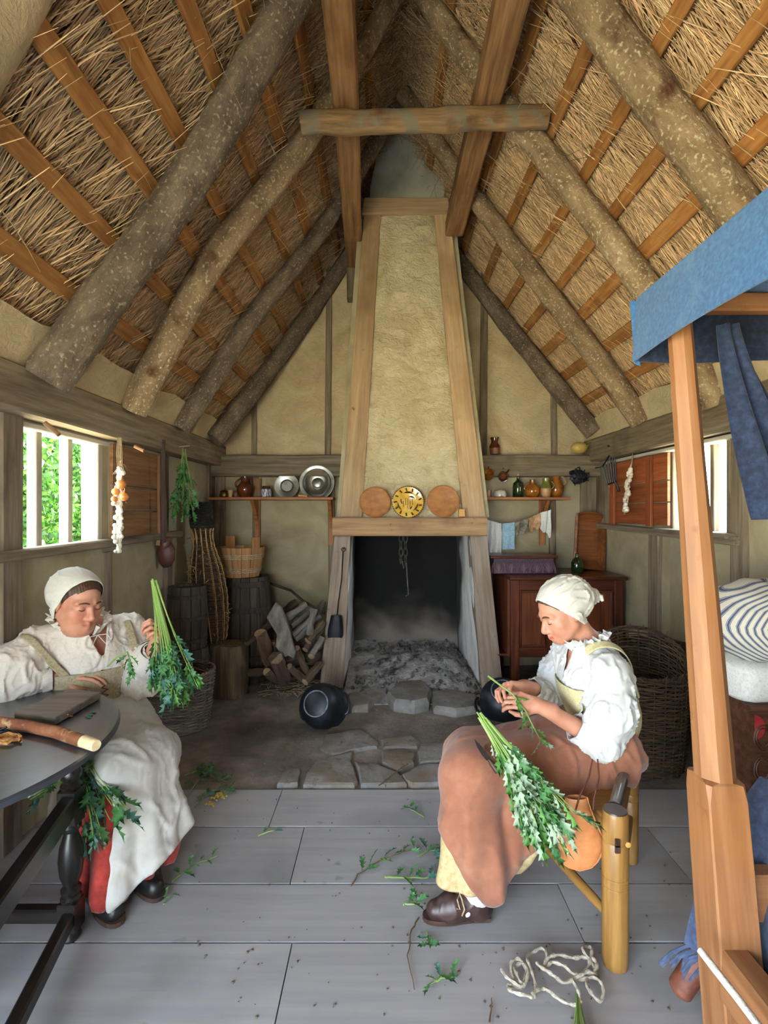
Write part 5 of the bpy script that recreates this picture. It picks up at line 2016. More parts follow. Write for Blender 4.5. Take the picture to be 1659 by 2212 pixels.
# tangle of twine by the chair leg
def zpx(zx, zy):
    return (880 + zx / 3.072, 1600 + zy / 3.072)


loops = [(625, 1530), (660, 1600), (720, 1650), (760, 1660), (700, 1590), (690, 1510), (740, 1480), (790, 1540), (760, 1640), (730, 1590), (710, 1530), (760, 1500), (800, 1560), (770, 1660), (670, 1640), (700, 1700), (800, 1730),
         (840, 1720), (850, 1640), (820, 1550), (795, 1470), (840, 1410), (900, 1410), (925, 1460), (900, 1520), (860, 1500), (900, 1550), (960, 1580), (1040, 1620), (1130, 1600), (1200, 1570), (1250, 1570), (1230, 1510), (1180, 1450), (1165, 1410),
         (1190, 1385), (1225, 1410), (1215, 1480), (1190, 1540), (1120, 1580), (1040, 1530), (960, 1500), (920, 1530), (930, 1480), (1000, 1455), (1100, 1460), (1170, 1460), (1240, 1490), (1255, 1540), (1200, 1590), (1190, 1650), (1220, 1710), (1280, 1750),
         (1300, 1700), (1290, 1650), (1240, 1600), (1150, 1600), (1100, 1620), (1130, 1690), (1150, 1760), (1100, 1780), (1000, 1750), (940, 1690), (905, 1660), (860, 1690), (820, 1730)]
mb = MB()
rr = random.Random(5)
pts0 = [FL(*zpx(a, b), .008) + V((0, 0, .006 + .012 * abs(math.sin(i * .9)))) for i, (a, b) in enumerate(loops)]
pts = []
for i in range(len(pts0) - 1):
    p0, p1, p2, p3 = pts0[max(0, i - 1)], pts0[i], pts0[i + 1], pts0[min(len(pts0) - 1, i + 2)]
    for k in range(6):
        u = k / 6
        pts.append(.5 * ((2 * p1) + (p2 - p0) * u + (2 * p0 - 5 * p1 + 4 * p2 - p3) * u * u + (3 * p1 - p0 - 3 * p2 + p3) * u ** 3))
mb.tube(pts, [.0052 + .0012 * math.sin(i * 1.3) for i in range(len(pts))], 7, True, .25, 60)
tag(mb.build('twine_tangle', pm('pale_twine', ['#8f8574', '#aba190', '#c2b8a6'], (70, 70, 70), 4, .95, bump=.5), None), 'tangled loops of pale hemp twine on the boards by the chair leg', 'twine')
bunch('herb_bunch', 'green stem ends of a tied herb bunch on the boards at the bottom edge', FL(1250, 2182, .02), FL(1262, 2330, .03), 22, .05, 30, .06, (0, 1), 61, .6, (0, 0, 1), .0032)

# ================================================================ BASKETS ON THE RIGHT
rb = thing('wicker_basket', 'large dark wicker basket with a high back, right of the seated person on the chair', 'basket', (1.52, 3.02, 0))
hb = lambda a: .20 * (.5 + .5 * math.sin(a + .25)) ** 1.6 + .02
rrw = oval_rows((1.52, 3.02, .01), [(.225, 0), (.245, .2), (.26, .53)], 50, 1.0, .85, rimfn=hb)
weave(rrw, 26, m_wicker, rb, .0062, amp=.007)
mb = MB()
for k in range(3):
    mb.tube([rrw[-1](2 * PI * i / 80)[0] + V((.007 * math.cos(i * 1.6 + k * 2.1), .004, .008 + .009 * math.sin(i * 1.6 + k * 2.1))) for i in range(81)], .007, 5, False)
mb.build('rim', m_wicker, rb, kind='stuff')
mb = MB()
for k in range(26):
    q = rrw[-1](R.uniform(0, 6.28))[0]
    mb.tube([q, q + V((R.uniform(-.03, .03), R.uniform(-.03, .03), R.uniform(.0, .05)))], [.004, .002], 4)
mb.build('loose_ends', m_wicker, rb, kind='stuff')
rb2 = thing('wicker_basket', 'round dark wicker basket with a loop handle against the right wall behind the post', 'basket', (1.83, 3.46, 0))
rw2 = oval_rows((1.84, 3.44, .01), [(.18, 0), (.20, .3), (.215, .58)], 46, 1.0, 1.0)
weave(rw2, 22, m_wicker, rb2, .0062, amp=.007)
mb = MB()
for k in range(3):
    mb.tube([rw2[-1](2 * PI * i / 60)[0] + V((.006 * math.cos(i * 1.6 + k * 2.1), 0, .008 + .008 * math.sin(i * 1.6 + k * 2.1))) for i in range(61)], .007, 5, False)
mb.build('rim', m_wicker, rb2, kind='stuff')
mb = MB()
mb.tube([V((1.70 + .09 * (1 - math.cos(PI * i / 10)), 3.28, .56 + .12 * math.sin(PI * i / 10))) for i in range(11)], .013, 7, True, .2, 40)
mb.build('handle', m_wicker, rb2)

# ================================================================ CHAIR OF THE PERSON ON THE RIGHT
m_chair = pm('turned_ash_wood', ['#745024', '#916832', '#a97d43'], WD, rough=.45, bump=.15, bdist=.002, coat=.15)
m_chdark = pm('dark_end_grain', ['#2f1d18', '#43302a', '#57413a'], (20, 20, 20), 4, .35, bump=.1)
cA, cB, cC = V((.767, 1.69, 0)), V((1.06, 2.19, 0)), V((.62, 2.22, 0))
chn = thing('three_legged_chair', 'three-legged turned wooden chair under the person in the brown apron', 'chair', (.82, 2.0, 0))
for (q, r, zt) in ((cA, .042, .51), (cB, .032, .55), (cC, .030, .46)):
    mb = MB()
    mb.lathe([(0, 0), (r * .9, 0), (r * .97, .02), (r, .15), (r, .262), (r * .93, .266), (r, .270), (r, .292), (r * .93, .296), (r, .30), (r, zt - .1), (r * .95, zt - .096), (r, zt - .09), (r * .99, zt - .012), (r * .9, zt), (0, zt)], 28, Matrix.Translation(q))
    lg = mb.build('leg', m_chair, chn, ang=30)
    if q is cA:
        mb = MB()
        mb.lathe([(0, zt - .001), (r * .88, zt), (r * .86, zt + .004), (0, zt + .005)], 28, Matrix.Translation(q))
        tag(mb.build('end_grain', m_chdark, lg), 'dark flat top of the leg')
        for z in (.43, .41):
            mb = MB()
            mb.beam(q + V((-.012, -r - .002, z - .012)), q + V((-.012, -r - .002, z + .012)), .016, .008, up=(0, 1, 0), ch=.001)
            mb.build('tenon_end', m_chdark, lg)
        mb = MB()
        mb.lathe([(.006, 0), (.009, .002), (.009, .006), (.0, .007)], 12, Matrix.Translation(q + V((.025, -r * .8, .42))) @ Matrix.Rotation(PI / 2, 4, 'X'))
        mb.build('peg', m_smallbox, lg)
for (a, b, z, r) in ((cA, cC, .14, .018), (cA, cB, .20, .017), (cB, cC, .17, .017), (cA, cC, .43, .02), (cA, cB, .43, .02), (cB, cC, .43, .02)):
    d = (b - a).normalized() * .03
    mb = MB()
    mb.tube([(a + d).lerp(b - d, k / 6) + V((0, 0, z)) for k in range(7)], [r * .75, r * .95, r, r, r, r * .95, r * .75], 12)
    mb.build('rung', m_chair, chn)
mb = MB()
mb.prism([q + V((0, 0, .44)) for q in (cA.lerp(cB, .05), cB.lerp(cA, .05), cB.lerp(cC, .05), cC.lerp(cB, .05), cC.lerp(cA, .05), cA.lerp(cC, .05))], (0, 0, .02))
mb.build('seat', m_chair, chn, False)
mb = MB()
mb.tube([cA + V((.02, .045, .50)), cA.lerp(cB, .35) + V((0, 0, .512)), cA.lerp(cB, .7) + V((0, 0, .515)), cB + V((0, 0, .51))], [.020, .022, .022, .018], 14)
tag(mb.build('arm_rail', pm('smooth_grey_wood', ['#4a4440', '#655e58', '#7d756e'], WD, rough=.22, bump=.05, coat=.5), chn), 'smooth glossy grey rail')

# ================================================================ BED
m_pine = pm('orange_pine', ['#774a29', '#8f5e39', '#a2724b'], (1.6, 26, 26), rough=.55, bump=.15, bdist=.003, rnd=.05, blotch=[(3, '#96602c', .55, .78), (14, '#7a4a22', .66, .76)])
m_blue = pm('blue_wool_cloth', ['#1e4777', '#285788', '#346798'], (30, 90, 90), 4, .95, bump=.25, bsc=(120, 160, 160), bdist=.002, rnd=0, blotch=(6, '#4a7396', .55, .8), sheen=.2)
m_navy = pm('navy_wool_cloth', ['#151c30', '#1f2a44', '#2c3956'], (50, 50, 50), 4, .95, bump=.25, bsc=160, bdist=.002, rnd=0, sheen=.1)
m_navy2 = pm('dull_navy_blanket', ['#2c374f', '#3b4763', '#4b5775'], (50, 50, 50), 4, .95, bump=.25, bsc=160, bdist=.002, rnd=0, sheen=.15)
bed = thing('four_poster_bed', 'pine four-poster bed with blue wool canopy at the right edge', 'bed', (1.4, .5, 0))


def postx(z):
    return .873 - .118 * (z - .39) / 1.51


def post(xf, y, name='post'):
    mb = MB()
    vs, fs, gs = [], [], []
    lev = [(0, .105, .004), (.3, .105, .004), (.60, .102, .004), (.79, .098, .004), (.83, .096, .010), (.835, .088, .028), (.90, .086, .027), (1.2, .078, .025), (1.6, .064, .021), (2.06, .052, .017)]
    for (z, s, c) in lev:
        a = s / 2
        for (px_, py_) in ((a - c, -a), (a, -a + c), (a, a - c), (a - c, a), (-a + c, a), (-a, a - c), (-a, -a + c), (-a + c, -a)):
            vs.append(V((xf(z) + px_, y + py_, z)))
            gs.append(V((z, px_, py_)))
    for k in range(len(lev) - 1):
        for j in range(8):
            fs.append((k * 8 + j, k * 8 + (j + 1) % 8, (k + 1) * 8 + (j + 1) % 8, (k + 1) * 8 + j))
    fs += [tuple(reversed(range(8))), tuple((len(lev) - 1) * 8 + j for j in range(8))]
    mb.add(vs, fs, gs)
    return mb.build(name, m_pine, bed, False)


post(postx, 1.29)
post(lambda z: 1.99, 1.29)
post(lambda z: postx(z) - .02, -.75)
post(lambda z: 1.99, -.75)
for (a, b, w, h) in (((.855, 1.245, .37), (.84, -.70, .37), .065, .13), ((.92, 1.31, .52), (1.95, 1.31, .52), .05, .12), ((1.99, 1.24, .37), (1.99, -.70, .37), .065, .13), ((.80, 1.37, 2.06), (1.99, 1.37, 2.06), .04, .05),
                     ((.80, 1.42, 2.06), (.80, -.75, 2.06), .04, .05), ((1.99, 1.4, 2.06), (1.99, -.75, 2.06), .04, .05), ((.9, -.75, .52), (1.95, -.75, .52), .05, .12)):
    mb = MB()
    mb.beam(a, b, w, h, ch=.005, seg=6, wob=.02)
    mb.build('rail', m_pine, bed)


def valance_side(u, v):
    y = 1.43 - 2.2 * u
    z = 2.095 - .175 * v
    return V((.712 - .012 * math.sin(u * 9) * v - .01 * v, y, z + .006 * math.sin(u * 14) * v))


mb = MB()
mb.sheet(valance_side, 50, 8, .005)
mb.build('valance', m_blue, bed)


def valance_end(u, v):
    x = .716 + 1.29 * u
    return V((x, 1.435 + .015 * math.sin(u * 16) * v, 2.095 - .172 * v))


mb = MB()
mb.sheet(valance_end, 40, 8, .005)
mb.build('valance', m_navy, bed)
mb = MB()
mb.sheet(lambda u, v: V((.712 + 1.29 * u, 1.43 - 2.2 * v, 2.098 - .012 * math.sin(PI * u))), 12, 14, .005)
mb.build('canopy', m_blue, bed)
# folded corner pleat
mb = MB()
mb.sheet(lambda u, v: V((.709 - .012 * u * (1 - .3 * v) + .010 * v, 1.43 + .014 * u, 2.09 - .18 * v + .010 * u)), 5, 6, .004)
mb.build('corner_pleat', m_blue, bed)


# dark curtain drawn to the side, hanging from the far rail
def curtain(u, v):
    xt = .872 + .060 * u
    xb = .985 + .22 * u
    k = v ** 1.3
    x = xt + (xb - xt) * k
    z = 1.99 + (1.50 - 1.99) * v - .02 * (1 - u) * v
    return V((x, 1.335 + .022 * math.sin(u * 15 + 2 * v) * (.5 + v), z))


mb = MB()
mb.sheet(curtain, 40, 16, .006)
mb.build('curtain', m_navy, bed)
mb = MB()
rp = [P(1512, 2052, 1.21), P(1545, 2095, 1.17), P(1600, 2165, 1.10), P(1660, 2245, 1.03), P(1760, 2370, .94)]
mb.tube(rp, .0085, 9, True, .15, 90)
tag(mb.build('bed_rope', pm('white_rope', ['#b5ab97', '#cfc6b3', '#ded6c5'], (60, 60, 60), 4, .9, bump=.5), bed), 'white rope lashed along the side rail')
# mattress and blanket inside the bed
mb = MB()
mb.beam((1.51, -.66, .56), (1.51, 1.22, .56), .76, .26, ch=.08, seg=8, wob=.05)
tag(mb.build('mattress', m_linenw, None), 'pale straw mattress inside the blue-canopied bed under the blanket', 'mattress')
bl = thing('wool_blanket', 'dull navy wool blanket with knotted fringe hanging by the bed post', 'blanket', (1.3, .9, .7))


def blanket(u, v):
    # v: from the middle of the bed over the edge and down towards the floor
    y = 1.46 - 1.5 * u
    if v < .4:
        k = v / .4
        return V((1.6 - .52 * k, y, .735 + .03 * math.sin(y * 7) + .02 * math.sin(PI * k)))
    k = (v - .4) / .6
    fl = .13 + .085 * min(1, max(0, (y - 1.35) / .07))
    return V((1.08 - fl * k - .035 * math.sin(PI * min(1, k)) + .022 * math.sin(u * 30) * k, y + .0 * k, .735 - .47 * k + .01 * math.sin(u * 20)))


mb = MB()
mb.sheet(blanket, 40, 30, .008)
mb.build('cloth', m_navy2, bl)
mb = MB()
for k in range(6):
    q = V(blanket(.006 + .012 * k, 1))
    for s in range(3):
        e = q + V((-.05 + R.uniform(-.03, .02), R.uniform(-.01, .03), -.075 + R.uniform(-.02, .03)))
        mb.tube([q, q.lerp(e, .4) + V((-.015, 0, 0)), e], [.0055, .0045, .003], 5)
mb.build('fringe', m_navy2, bl, kind='stuff')
# brown rounded leg end under the blanket
mb = MB()
a, b = FL(1470, 2138, .04), P(1560, 2000, 1.56)
mb.tube([a - (b - a).normalized() * .018, a - (b - a).normalized() * .010, a, a.lerp(b, .4), a.lerp(b, .7), b], [.012, .028, .035, .034, .031, .026], 14, True, .1)
tag(mb.build('stool_leg', pm('worn_brown_leather', ['#4d271a', '#6d3b2a', '#85503b'], (16, 16, 16), 5, .6, bump=.3, blotch=(16, '#9c6a4e', .6, .75)), None), 'rounded brown wooden leg end slanting out under the fringed blanket', 'leg')

# carved chest with mattress and striped bolster against the right wall
m_chest = pm('carved_brown_oak', ['#3d2317', '#553424', '#6f4833'], WD, rough=.5, bump=.2)
m_red = pm('red_paint', ['#8a1c20', '#a3282b', '#b53a3a'], (9, 9, 9), 4, .6, bump=.1)
cs = thing('carved_chest', 'carved brown oak chest with red paint behind the bed post', 'chest', (1.80, 2.5, 0))
mb = MB()
mb.box((1.84, 2.46, .34), (.42, .40, .56), .006)
mb.build('body', m_chest, cs, False)
mb = MB()
mb.box((1.84, 2.455, .63), (.45, .43, .025), .006)
mb.build('lid', m_chest, cs, False)
for (x, y) in ((1.66, 2.29), (2.02, 2.29), (1.66, 2.63), (2.02, 2.63)):
    mb = MB()
    mb.box((x, y, .03), (.05, .05, .06), .004)
    mb.build('foot', m_chest, cs, False)
mb = MB()
for k in range(5):
    cx_ = 1.68 + .08 * k
    for row, cz in enumerate((.50, .36, .20)):
        for ri in (.03, .04):
            mb.tube([V((cx_ + ri * math.cos(a), 2.257, cz + 1.4 * ri * math.sin(a))) for a in [2 * PI * i / 14 for i in range(15)]], .0042, 5)
mb.build('carving', m_chest, cs, kind='stuff')
mb = MB()
mb.prism([V((1.645, 2.262, .50))] + [V((1.645 + .045 * math.cos(a), 2.262, .545 + .055 * math.sin(a))) for a in [-PI / 2 + PI * i / 10 for i in range(11)]], (0, -.006, 0))
mb.build('red_lunette', m_red, cs, False)
mb = MB()
mb.sweep([V((x, 2.46, .725)) for x in (1.60, 1.62, 1.66, 1.8, 2.0, 2.04)], [(.21 * math.copysign(abs(math.cos(a)) ** .5, math.cos(a)), .092 * math.copysign(abs(math.sin(a)) ** .5, math.sin(a))) for a in [2 * PI * i / 24 for i in range(24)]], (0, 0, 1), True, [.8, .95, 1, 1, 1, .95], .08)
tag(mb.build('folded_featherbed', m_linenw, None), 'cream folded featherbed on the carved chest under the striped bolster', 'mattress')
m_tick = bpy.data.materials.new('striped_ticking')
m_tick.use_nodes = True
nt = m_tick.node_tree
at = nt.nodes.new('ShaderNodeAttribute')
at.attribute_name = 'g'
sp_ = nt.nodes.new('ShaderNodeSeparateXYZ')
nt.links.new(at.outputs['Vector'], sp_.inputs[0])
mm = nt.nodes.new('ShaderNodeMath')
mm.operation = 'MULTIPLY'
mm.inputs[1].default_value = 38.0
nt.links.new(sp_.outputs['X'], mm.inputs[0])
fr = nt.nodes.new('ShaderNodeMath')
fr.operation = 'FRACT'
nt.links.new(mm.outputs[0], fr.inputs[0])
rp_ = nt.nodes.new('ShaderNodeValToRGB')
rp_.color_ramp.interpolation = 'CONSTANT'
el = rp_.color_ramp.elements
el[0].position, el[0].color = 0, rgb('#cfc8b8')
el[1].position, el[1].color = .46, rgb('#4a5878')
for p_, c_ in ((.52, '#cfc8b8'), (.56, '#4a5878'), (.80, '#cfc8b8'), (.84, '#4a5878'), (.90, '#cfc8b8')):
    e_ = el.new(p_)
    e_.color = rgb(c_)
nt.links.new(fr.outputs[0], rp_.inputs[0])
nt.links.new(rp_.outputs[0], nt.nodes['Principled BSDF'].inputs['Base Color'])
nt.nodes['Principled BSDF'].inputs['Roughness'].default_value = .9
mb = MB()
bc = V((1.79, 2.42, .985))
mb.ell(bc, (.255, .22, .20), 44)
vs = []
gs = []
for q in mb.v:
    d = V(q) - bc
    a = math.atan2(d.z, d.x - .12)
    rad = math.hypot((d.x - .12) / .40, d.z / .20)
    k = 1 + .020 * math.sin(a * 17 + 2 * math.sin(3 * rad)) * min(1, rad * 1.4)
    vs.append(bc + d * k)
    gs.append((rad * .45 + .004 * math.sin(a * 17 + 1), 0, 0))
tag(mk('striped_bolster', vs, mb.f, m_tick, None, True, gs), 'plump blue and white striped bolster behind the bed post', 'pillow')

# ================================================================ OUTSIDE
m_ground = pm('dry_grass_ground', ['#b5ac88', '#c9c09b', '#d8d0ae'], (3, 3, 3), 6, .95, bump=.3, rnd=0)
mb = MB()
mb.sheet(lambda u, v: V((-30 + 60 * u, -20 + 50 * v, -.12)), 12, 12)
tag(mb.build('ground', m_ground, None), kind='structure')
m_fol = pm('sunlit_foliage', ['#1c3a0c', '#2c5415', '#467325'], (3, 3, 3), 3, .6, bump=0, isl=.3, trans=.45, rnd=0)
for ti, (tx, ty, tr_, th) in enumerate(((-6.5, 8.3, 1.5, 3.2), (-7.3, 11.3, 1.6, 3.8), (-8.6, 14.6, 1.7, 3.9))):
    t = thing('leafy_tree', ('sunlit leafy tree seen through the left panes of the left window', 'sunlit leafy tree seen through the middle of the left window', 'sunlit leafy tree seen at the right of the left window')[ti], 'tree', (tx, ty, -.12))
    mb = MB()
    mb.tube([V((tx, ty, -.12)), V((tx + .1, ty, 1.0)), V((tx, ty + .1, th))], [.14, .11, .05], 8, True, .2)
    mb.build('trunk', m_bark, t)
    rng = np.random.default_rng(40 + ti)
    N = 9000
    dv = rng.normal(size=(N, 3))
    dv /= np.linalg.norm(dv, axis=1, keepdims=True)
    rad = rng.random(N) ** .4
    c = np.array([tx, ty, th * .52])[None] + dv * rad[:, None] * np.array([tr_ * .8, tr_, th * .55])[None]
    e1 = rng.normal(size=(N, 3))
    e1 /= np.linalg.norm(e1, axis=1, keepdims=True)
    e2 = np.cross(e1, rng.normal(size=(N, 3)))
    e2 /= np.linalg.norm(e2, axis=1, keepdims=True)
    s = rng.uniform(.05, .11, N)[:, None]
    vs = np.stack([c - e1 * s, c + e2 * s * .5, c + e1 * s, c - e2 * s * .5], 1)
    mk('foliage', vs.reshape(-1, 3), (np.arange(N) * 4)[:, None] + np.arange(4)[None], m_fol, t, False, kind='stuff')
fe = thing('paling_fence', 'pale paling fence outside the left window', 'fence', (-4.6, 5.6, -.12))
for k in range(26):
    y = 3.4 + .26 * k
    mb = MB()
    mb.beam((-4.6, y, -.12), (-4.6, y, .95 + R.uniform(-.1, .1)), .07, .03, up=(1, 0, 0), ch=.006)
    mb.build('paling', m_sill, fe)
for z in (.25, .70):
    mb = MB()
    mb.beam((-4.63, 3.3, z), (-4.63, 10.0, z), .04, .06)
    mb.build('rail', m_sill, fe)
# ================================================================ PEOPLE: smooth distance fields meshed with surface nets
def lerp_caps(p, a, b, ra, rb):
    a, b = np.array(a, np.float32), np.array(b, np.float32)
    ba = b - a
    L2 = float(ba @ ba) + 1e-12
    d0 = [p[i] - a[i] for i in range(3)]
    t = np.clip((d0[0] * ba[0] + d0[1] * ba[1] + d0[2] * ba[2]) / L2, 0, 1)
    return np.sqrt((d0[0] - t * ba[0]) ** 2 + (d0[1] - t * ba[1]) ** 2 + (d0[2] - t * ba[2]) ** 2) - (ra + (rb - ra) * t)


def sdf_mesh(prims, res):
    """prims: ('c',a,b,ra,rb,k) | ('e',centre,radii,rot3,k) | ('-c',...) | ('-e',...)"""
    los, his = [], []
    boxes = []
    for pr_ in prims:
        if pr_[0][-1] == 'c':
            a, b, ra, rb, k = pr_[1:]
            m = max(ra, rb)
            lo = np.minimum(a, b) - m
            hi = np.maximum(a, b) + m
        else:
            c, rad, rot, k = pr_[1:]
            m = max(rad)
            lo, hi = np.array(c) - m, np.array(c) + m
        boxes.append((lo - k - 3 * res, hi + k + 3 * res))
        if pr_[0][0] != '-':
            los.append(lo)
            his.append(hi)
    lo = np.min(los, 0) - 3 * res
    hi = np.max(his, 0) + 3 * res
    n = np.ceil((hi - lo) / res).astype(int) + 1
    ax = [(lo[i] + res * np.arange(n[i])).astype(np.float32) for i in range(3)]
    F = np.full(n, .3, np.float32)
    for pr_, (bl, bh) in zip(prims, boxes):
        s = [slice(max(0, int((bl[i] - lo[i]) / res)), max(0, min(n[i], int((bh[i] - lo[i]) / res) + 2))) for i in range(3)]
        p = [ax[0][s[0]][:, None, None], ax[1][s[1]][None, :, None], ax[2][s[2]][None, None, :]]
        if pr_[0][-1] == 'c':
            d = lerp_caps(p, *pr_[1:5])
        else:
            c, rad, rot, _ = pr_[1:]
            q = [p[i] - np.float32(c[i]) for i in range(3)]
            if rot is not None:
                Rm = np.array(rot, np.float32)
                q = [Rm[0, i] * q[0] + Rm[1, i] * q[1] + Rm[2, i] * q[2] for i in range(3)]
            k0 = np.sqrt(sum((q[i] / np.float32(rad[i])) ** 2 for i in range(3)))
            k1 = np.sqrt(sum((q[i] / np.float32(rad[i] ** 2)) ** 2 for i in range(3))) + 1e-6
            d = k0 * (k0 - 1) / k1
        k = max(pr_[-1], 1e-4)
        A = F[s[0], s[1], s[2]]
        if pr_[0][0] == '-':
            h = np.clip(.5 - .5 * (A + d) / k, 0, 1)
            F[s[0], s[1], s[2]] = A + (-d - A) * h + k * h * (1 - h)
        else:
            h = np.clip(.5 + .5 * (A - d) / k, 0, 1)
            F[s[0], s[1], s[2]] = A + (d - A) * h - k * h * (1 - h)
    I = F < 0
    c = np.zeros(np.array(n) - 1, np.int8)
    for i in (0, 1):
        for j in (0, 1):
            for k in (0, 1):
                c += I[i:n[0] - 1 + i, j:n[1] - 1 + j, k:n[2] - 1 + k]
    cells = np.argwhere((c > 0) & (c < 8))
    idx = np.full(c.shape, -1, np.int32)
    idx[cells[:, 0], cells[:, 1], cells[:, 2]] = np.arange(len(cells))
    acc = np.zeros((len(cells), 3), np.float64)
    cnt = np.zeros(len(cells))
    corners = [(i, j, k) for i in (0, 1) for j in (0, 1) for k in (0, 1)]
    fv = {q: F[cells[:, 0] + q[0], cells[:, 1] + q[1], cells[:, 2] + q[2]] for q in corners}
    for q in corners:
        for a in range(3):
            if q[a] == 0:
                q2 = list(q)
                q2[a] = 1
                f0, f1 = fv[q], fv[tuple(q2)]
                m = (f0 < 0) != (f1 < 0)
                t = f0[m] / (f0[m] - f1[m])
                pt = np.tile(np.array(q, float), (m.sum(), 1))
                pt[:, a] += t
                acc[m] += pt
                cnt[m] += 1
    verts = lo + res * (cells + acc / cnt[:, None])
    faces = []
    for a in range(3):
        b, c_ = (a + 1) % 3, (a + 2) % 3
        sl0, sl1 = [slice(None)] * 3, [slice(None)] * 3
        sl0[a], sl1[a] = slice(0, n[a] - 1), slice(1, n[a])
        A, B = I[tuple(sl0)], I[tuple(sl1)]
        e = np.argwhere(A != B)
        e = e[(e[:, b] > 0) & (e[:, c_] > 0)]
        flip = A[e[:, 0], e[:, 1], e[:, 2]]
        q = []
        for (db, dc) in ((-1, -1), (0, -1), (0, 0), (-1, 0)):
            g = e.copy()
            g[:, b] += db
            g[:, c_] += dc
            ok = (g < np.array(idx.shape)).all(1)
            g[~ok] = 0
            r = idx[g[:, 0], g[:, 1], g[:, 2]]
            r[~ok] = -1
            q.append(r)
        q = np.stack(q, 1)
        q[~flip] = q[~flip][:, ::-1]
        faces.append(q[(q >= 0).all(1)])
    return verts, np.concatenate(faces, 0)


def vnormals(v, f):
    nrm = np.zeros_like(v)
    fn = np.cross(v[f[:, 2]] - v[f[:, 0]], v[f[:, 3]] - v[f[:, 1]])
    for i in range(4):
        np.add.at(nrm, f[:, i], fn)
    return nrm / (np.linalg.norm(nrm, axis=1, keepdims=True) + 1e-9)


def fnoise(p, freq, seed, n=22, stretch=(1, 1, 1)):
    rg = np.random.default_rng(seed)
    k = rg.normal(size=(n, 3)) * freq * np.array(stretch)
    ph = rg.uniform(0, 6.28, n)
    return np.cos(p @ k.T + ph[None]).sum(1) / math.sqrt(n / 2)


def creases(p, freq, seed, stretch=(1, 1, 1)):
    return np.clip(1 - np.abs(fnoise(p, freq, seed, 16, stretch)) * 1.4, 0, 1) ** 2


def smooth_mesh(v, f, it=2):
    for _ in range(it):
        acc = np.zeros_like(v)
        cnt = np.zeros(len(v))
        for i in range(4):
            np.add.at(acc, f[:, i], v[f[:, (i + 1) % 4]])
            np.add.at(acc, f[:, i], v[f[:, (i - 1) % 4]])
            np.add.at(cnt, f[:, i], 2)
        v = .5 * v + .5 * acc / np.maximum(cnt, 1)[:, None]
    return v


def garment(name, prims, res, mat, parent, disp=None, keep=None, thick=.0, smooth_it=2, grow=0.0, tintf=None):
    v, f = sdf_mesh(prims, res)
    v = smooth_mesh(v, f, smooth_it)
    if grow or disp is not None:
        nr = vnormals(v, f)
        v = v + nr * grow
        if disp is not None:
            v = v + nr * disp(v, nr)[:, None]
    if keep is not None:
        m = keep(v)
        f = f[m[f].all(1)]
        used = np.unique(f)
        mp = np.full(len(v), -1, np.int32)
        mp[used] = np.arange(len(used))
        v, f = v[used], mp[f]
        # relax the cut edge so hems and cuffs end in a clean line
        ed = np.concatenate([f[:, [0, 1]], f[:, [1, 2]], f[:, [2, 3]], f[:, [3, 0]]], 0)
        key = np.sort(ed, 1)
        uq, inv, ct = np.unique(key[:, 0].astype(np.int64) * (len(v) + 1) + key[:, 1], return_inverse=True, return_counts=True)
        be = key[ct[inv.ravel()] == 1]
        for _ in range(10):
            acc, cn = np.zeros_like(v), np.zeros(len(v))
            for a_, b_ in ((0, 1), (1, 0)):
                np.add.at(acc, be[:, a_], v[be[:, b_]])
                np.add.at(cn, be[:, a_], 1)
            mk_ = cn > 0
            v[mk_] = .5 * v[mk_] + .5 * acc[mk_] / cn[mk_][:, None]
    col = tintf(v) if tintf is not None else None
    o = mk(name, v, f, mat, parent, True, None, True, 80, col)
    if thick:
        md = o.modifiers.new('solid', 'SOLIDIFY')
        md.thickness = thick
        md.offset = 1
    return o


def head_prims(C, Rm, s=1.0, k=1.0, wide=1.0):
    """C centre between the ears, Rm columns = subject right, forward, up"""
    out = []

    def L(x, y, z):
        return np.array(C) + s * (Rm @ np.array((x * wide, y, z)))

    def e(c, r, kk):
        out.append(('e', L(*c), tuple(q * s for q in r), Rm, kk * s))

    def c(a, b, ra, rb, kk, sg=''):
        out.append((sg + 'c', L(*a), L(*b), ra * s, rb * s, kk * s))
    e((0, -.012, .035), (.074 * wide, .094, .084), .02)
    e((0, .026, -.035), (.060 * wide, .062, .074), .03)
    c((0, .066, -.094), (0, .070, -.090), .017, .017, .03)
    for m in (-1, 1):
        c((m * .052, .0, -.05), (m * .022, .060, -.092), .022, .017, .03)
        c((m * .043, .052, -.028), (m * .036, .060, -.040), .024, .022, .03)
        c((m * .012, .083, .024), (m * .046, .068, .020), .010, .009, .015)
        out.append(('-e', L(m * .032, .102, -.002), (.018 * s, .020 * s, .0145 * s), Rm, .014 * s))
        e((m * .032, .0735, -.001), (.0145, .0138, .0135), .004)
        c((m * .010, .094, -.043), (m * .012, .090, -.041), .0085, .008, .008)
        e((m * .077 * 1, -.008, -.004), (.010, .022, .032), .006)
    c((0, .082, .008), (0, .108, -.034), .0085, .0112, .012)
    c((0, .104, -.040), (0, .096, -.046), .008, .007, .008)
    for m in (-1, 1):
        c((0, .0925, -.0645), (m * .022, .080, -.0668), .0062, .0042, .008)
        c((0, .0905, -.0742), (m * .020, .080, -.0705), .0074, .0045, .009)
    return out, L


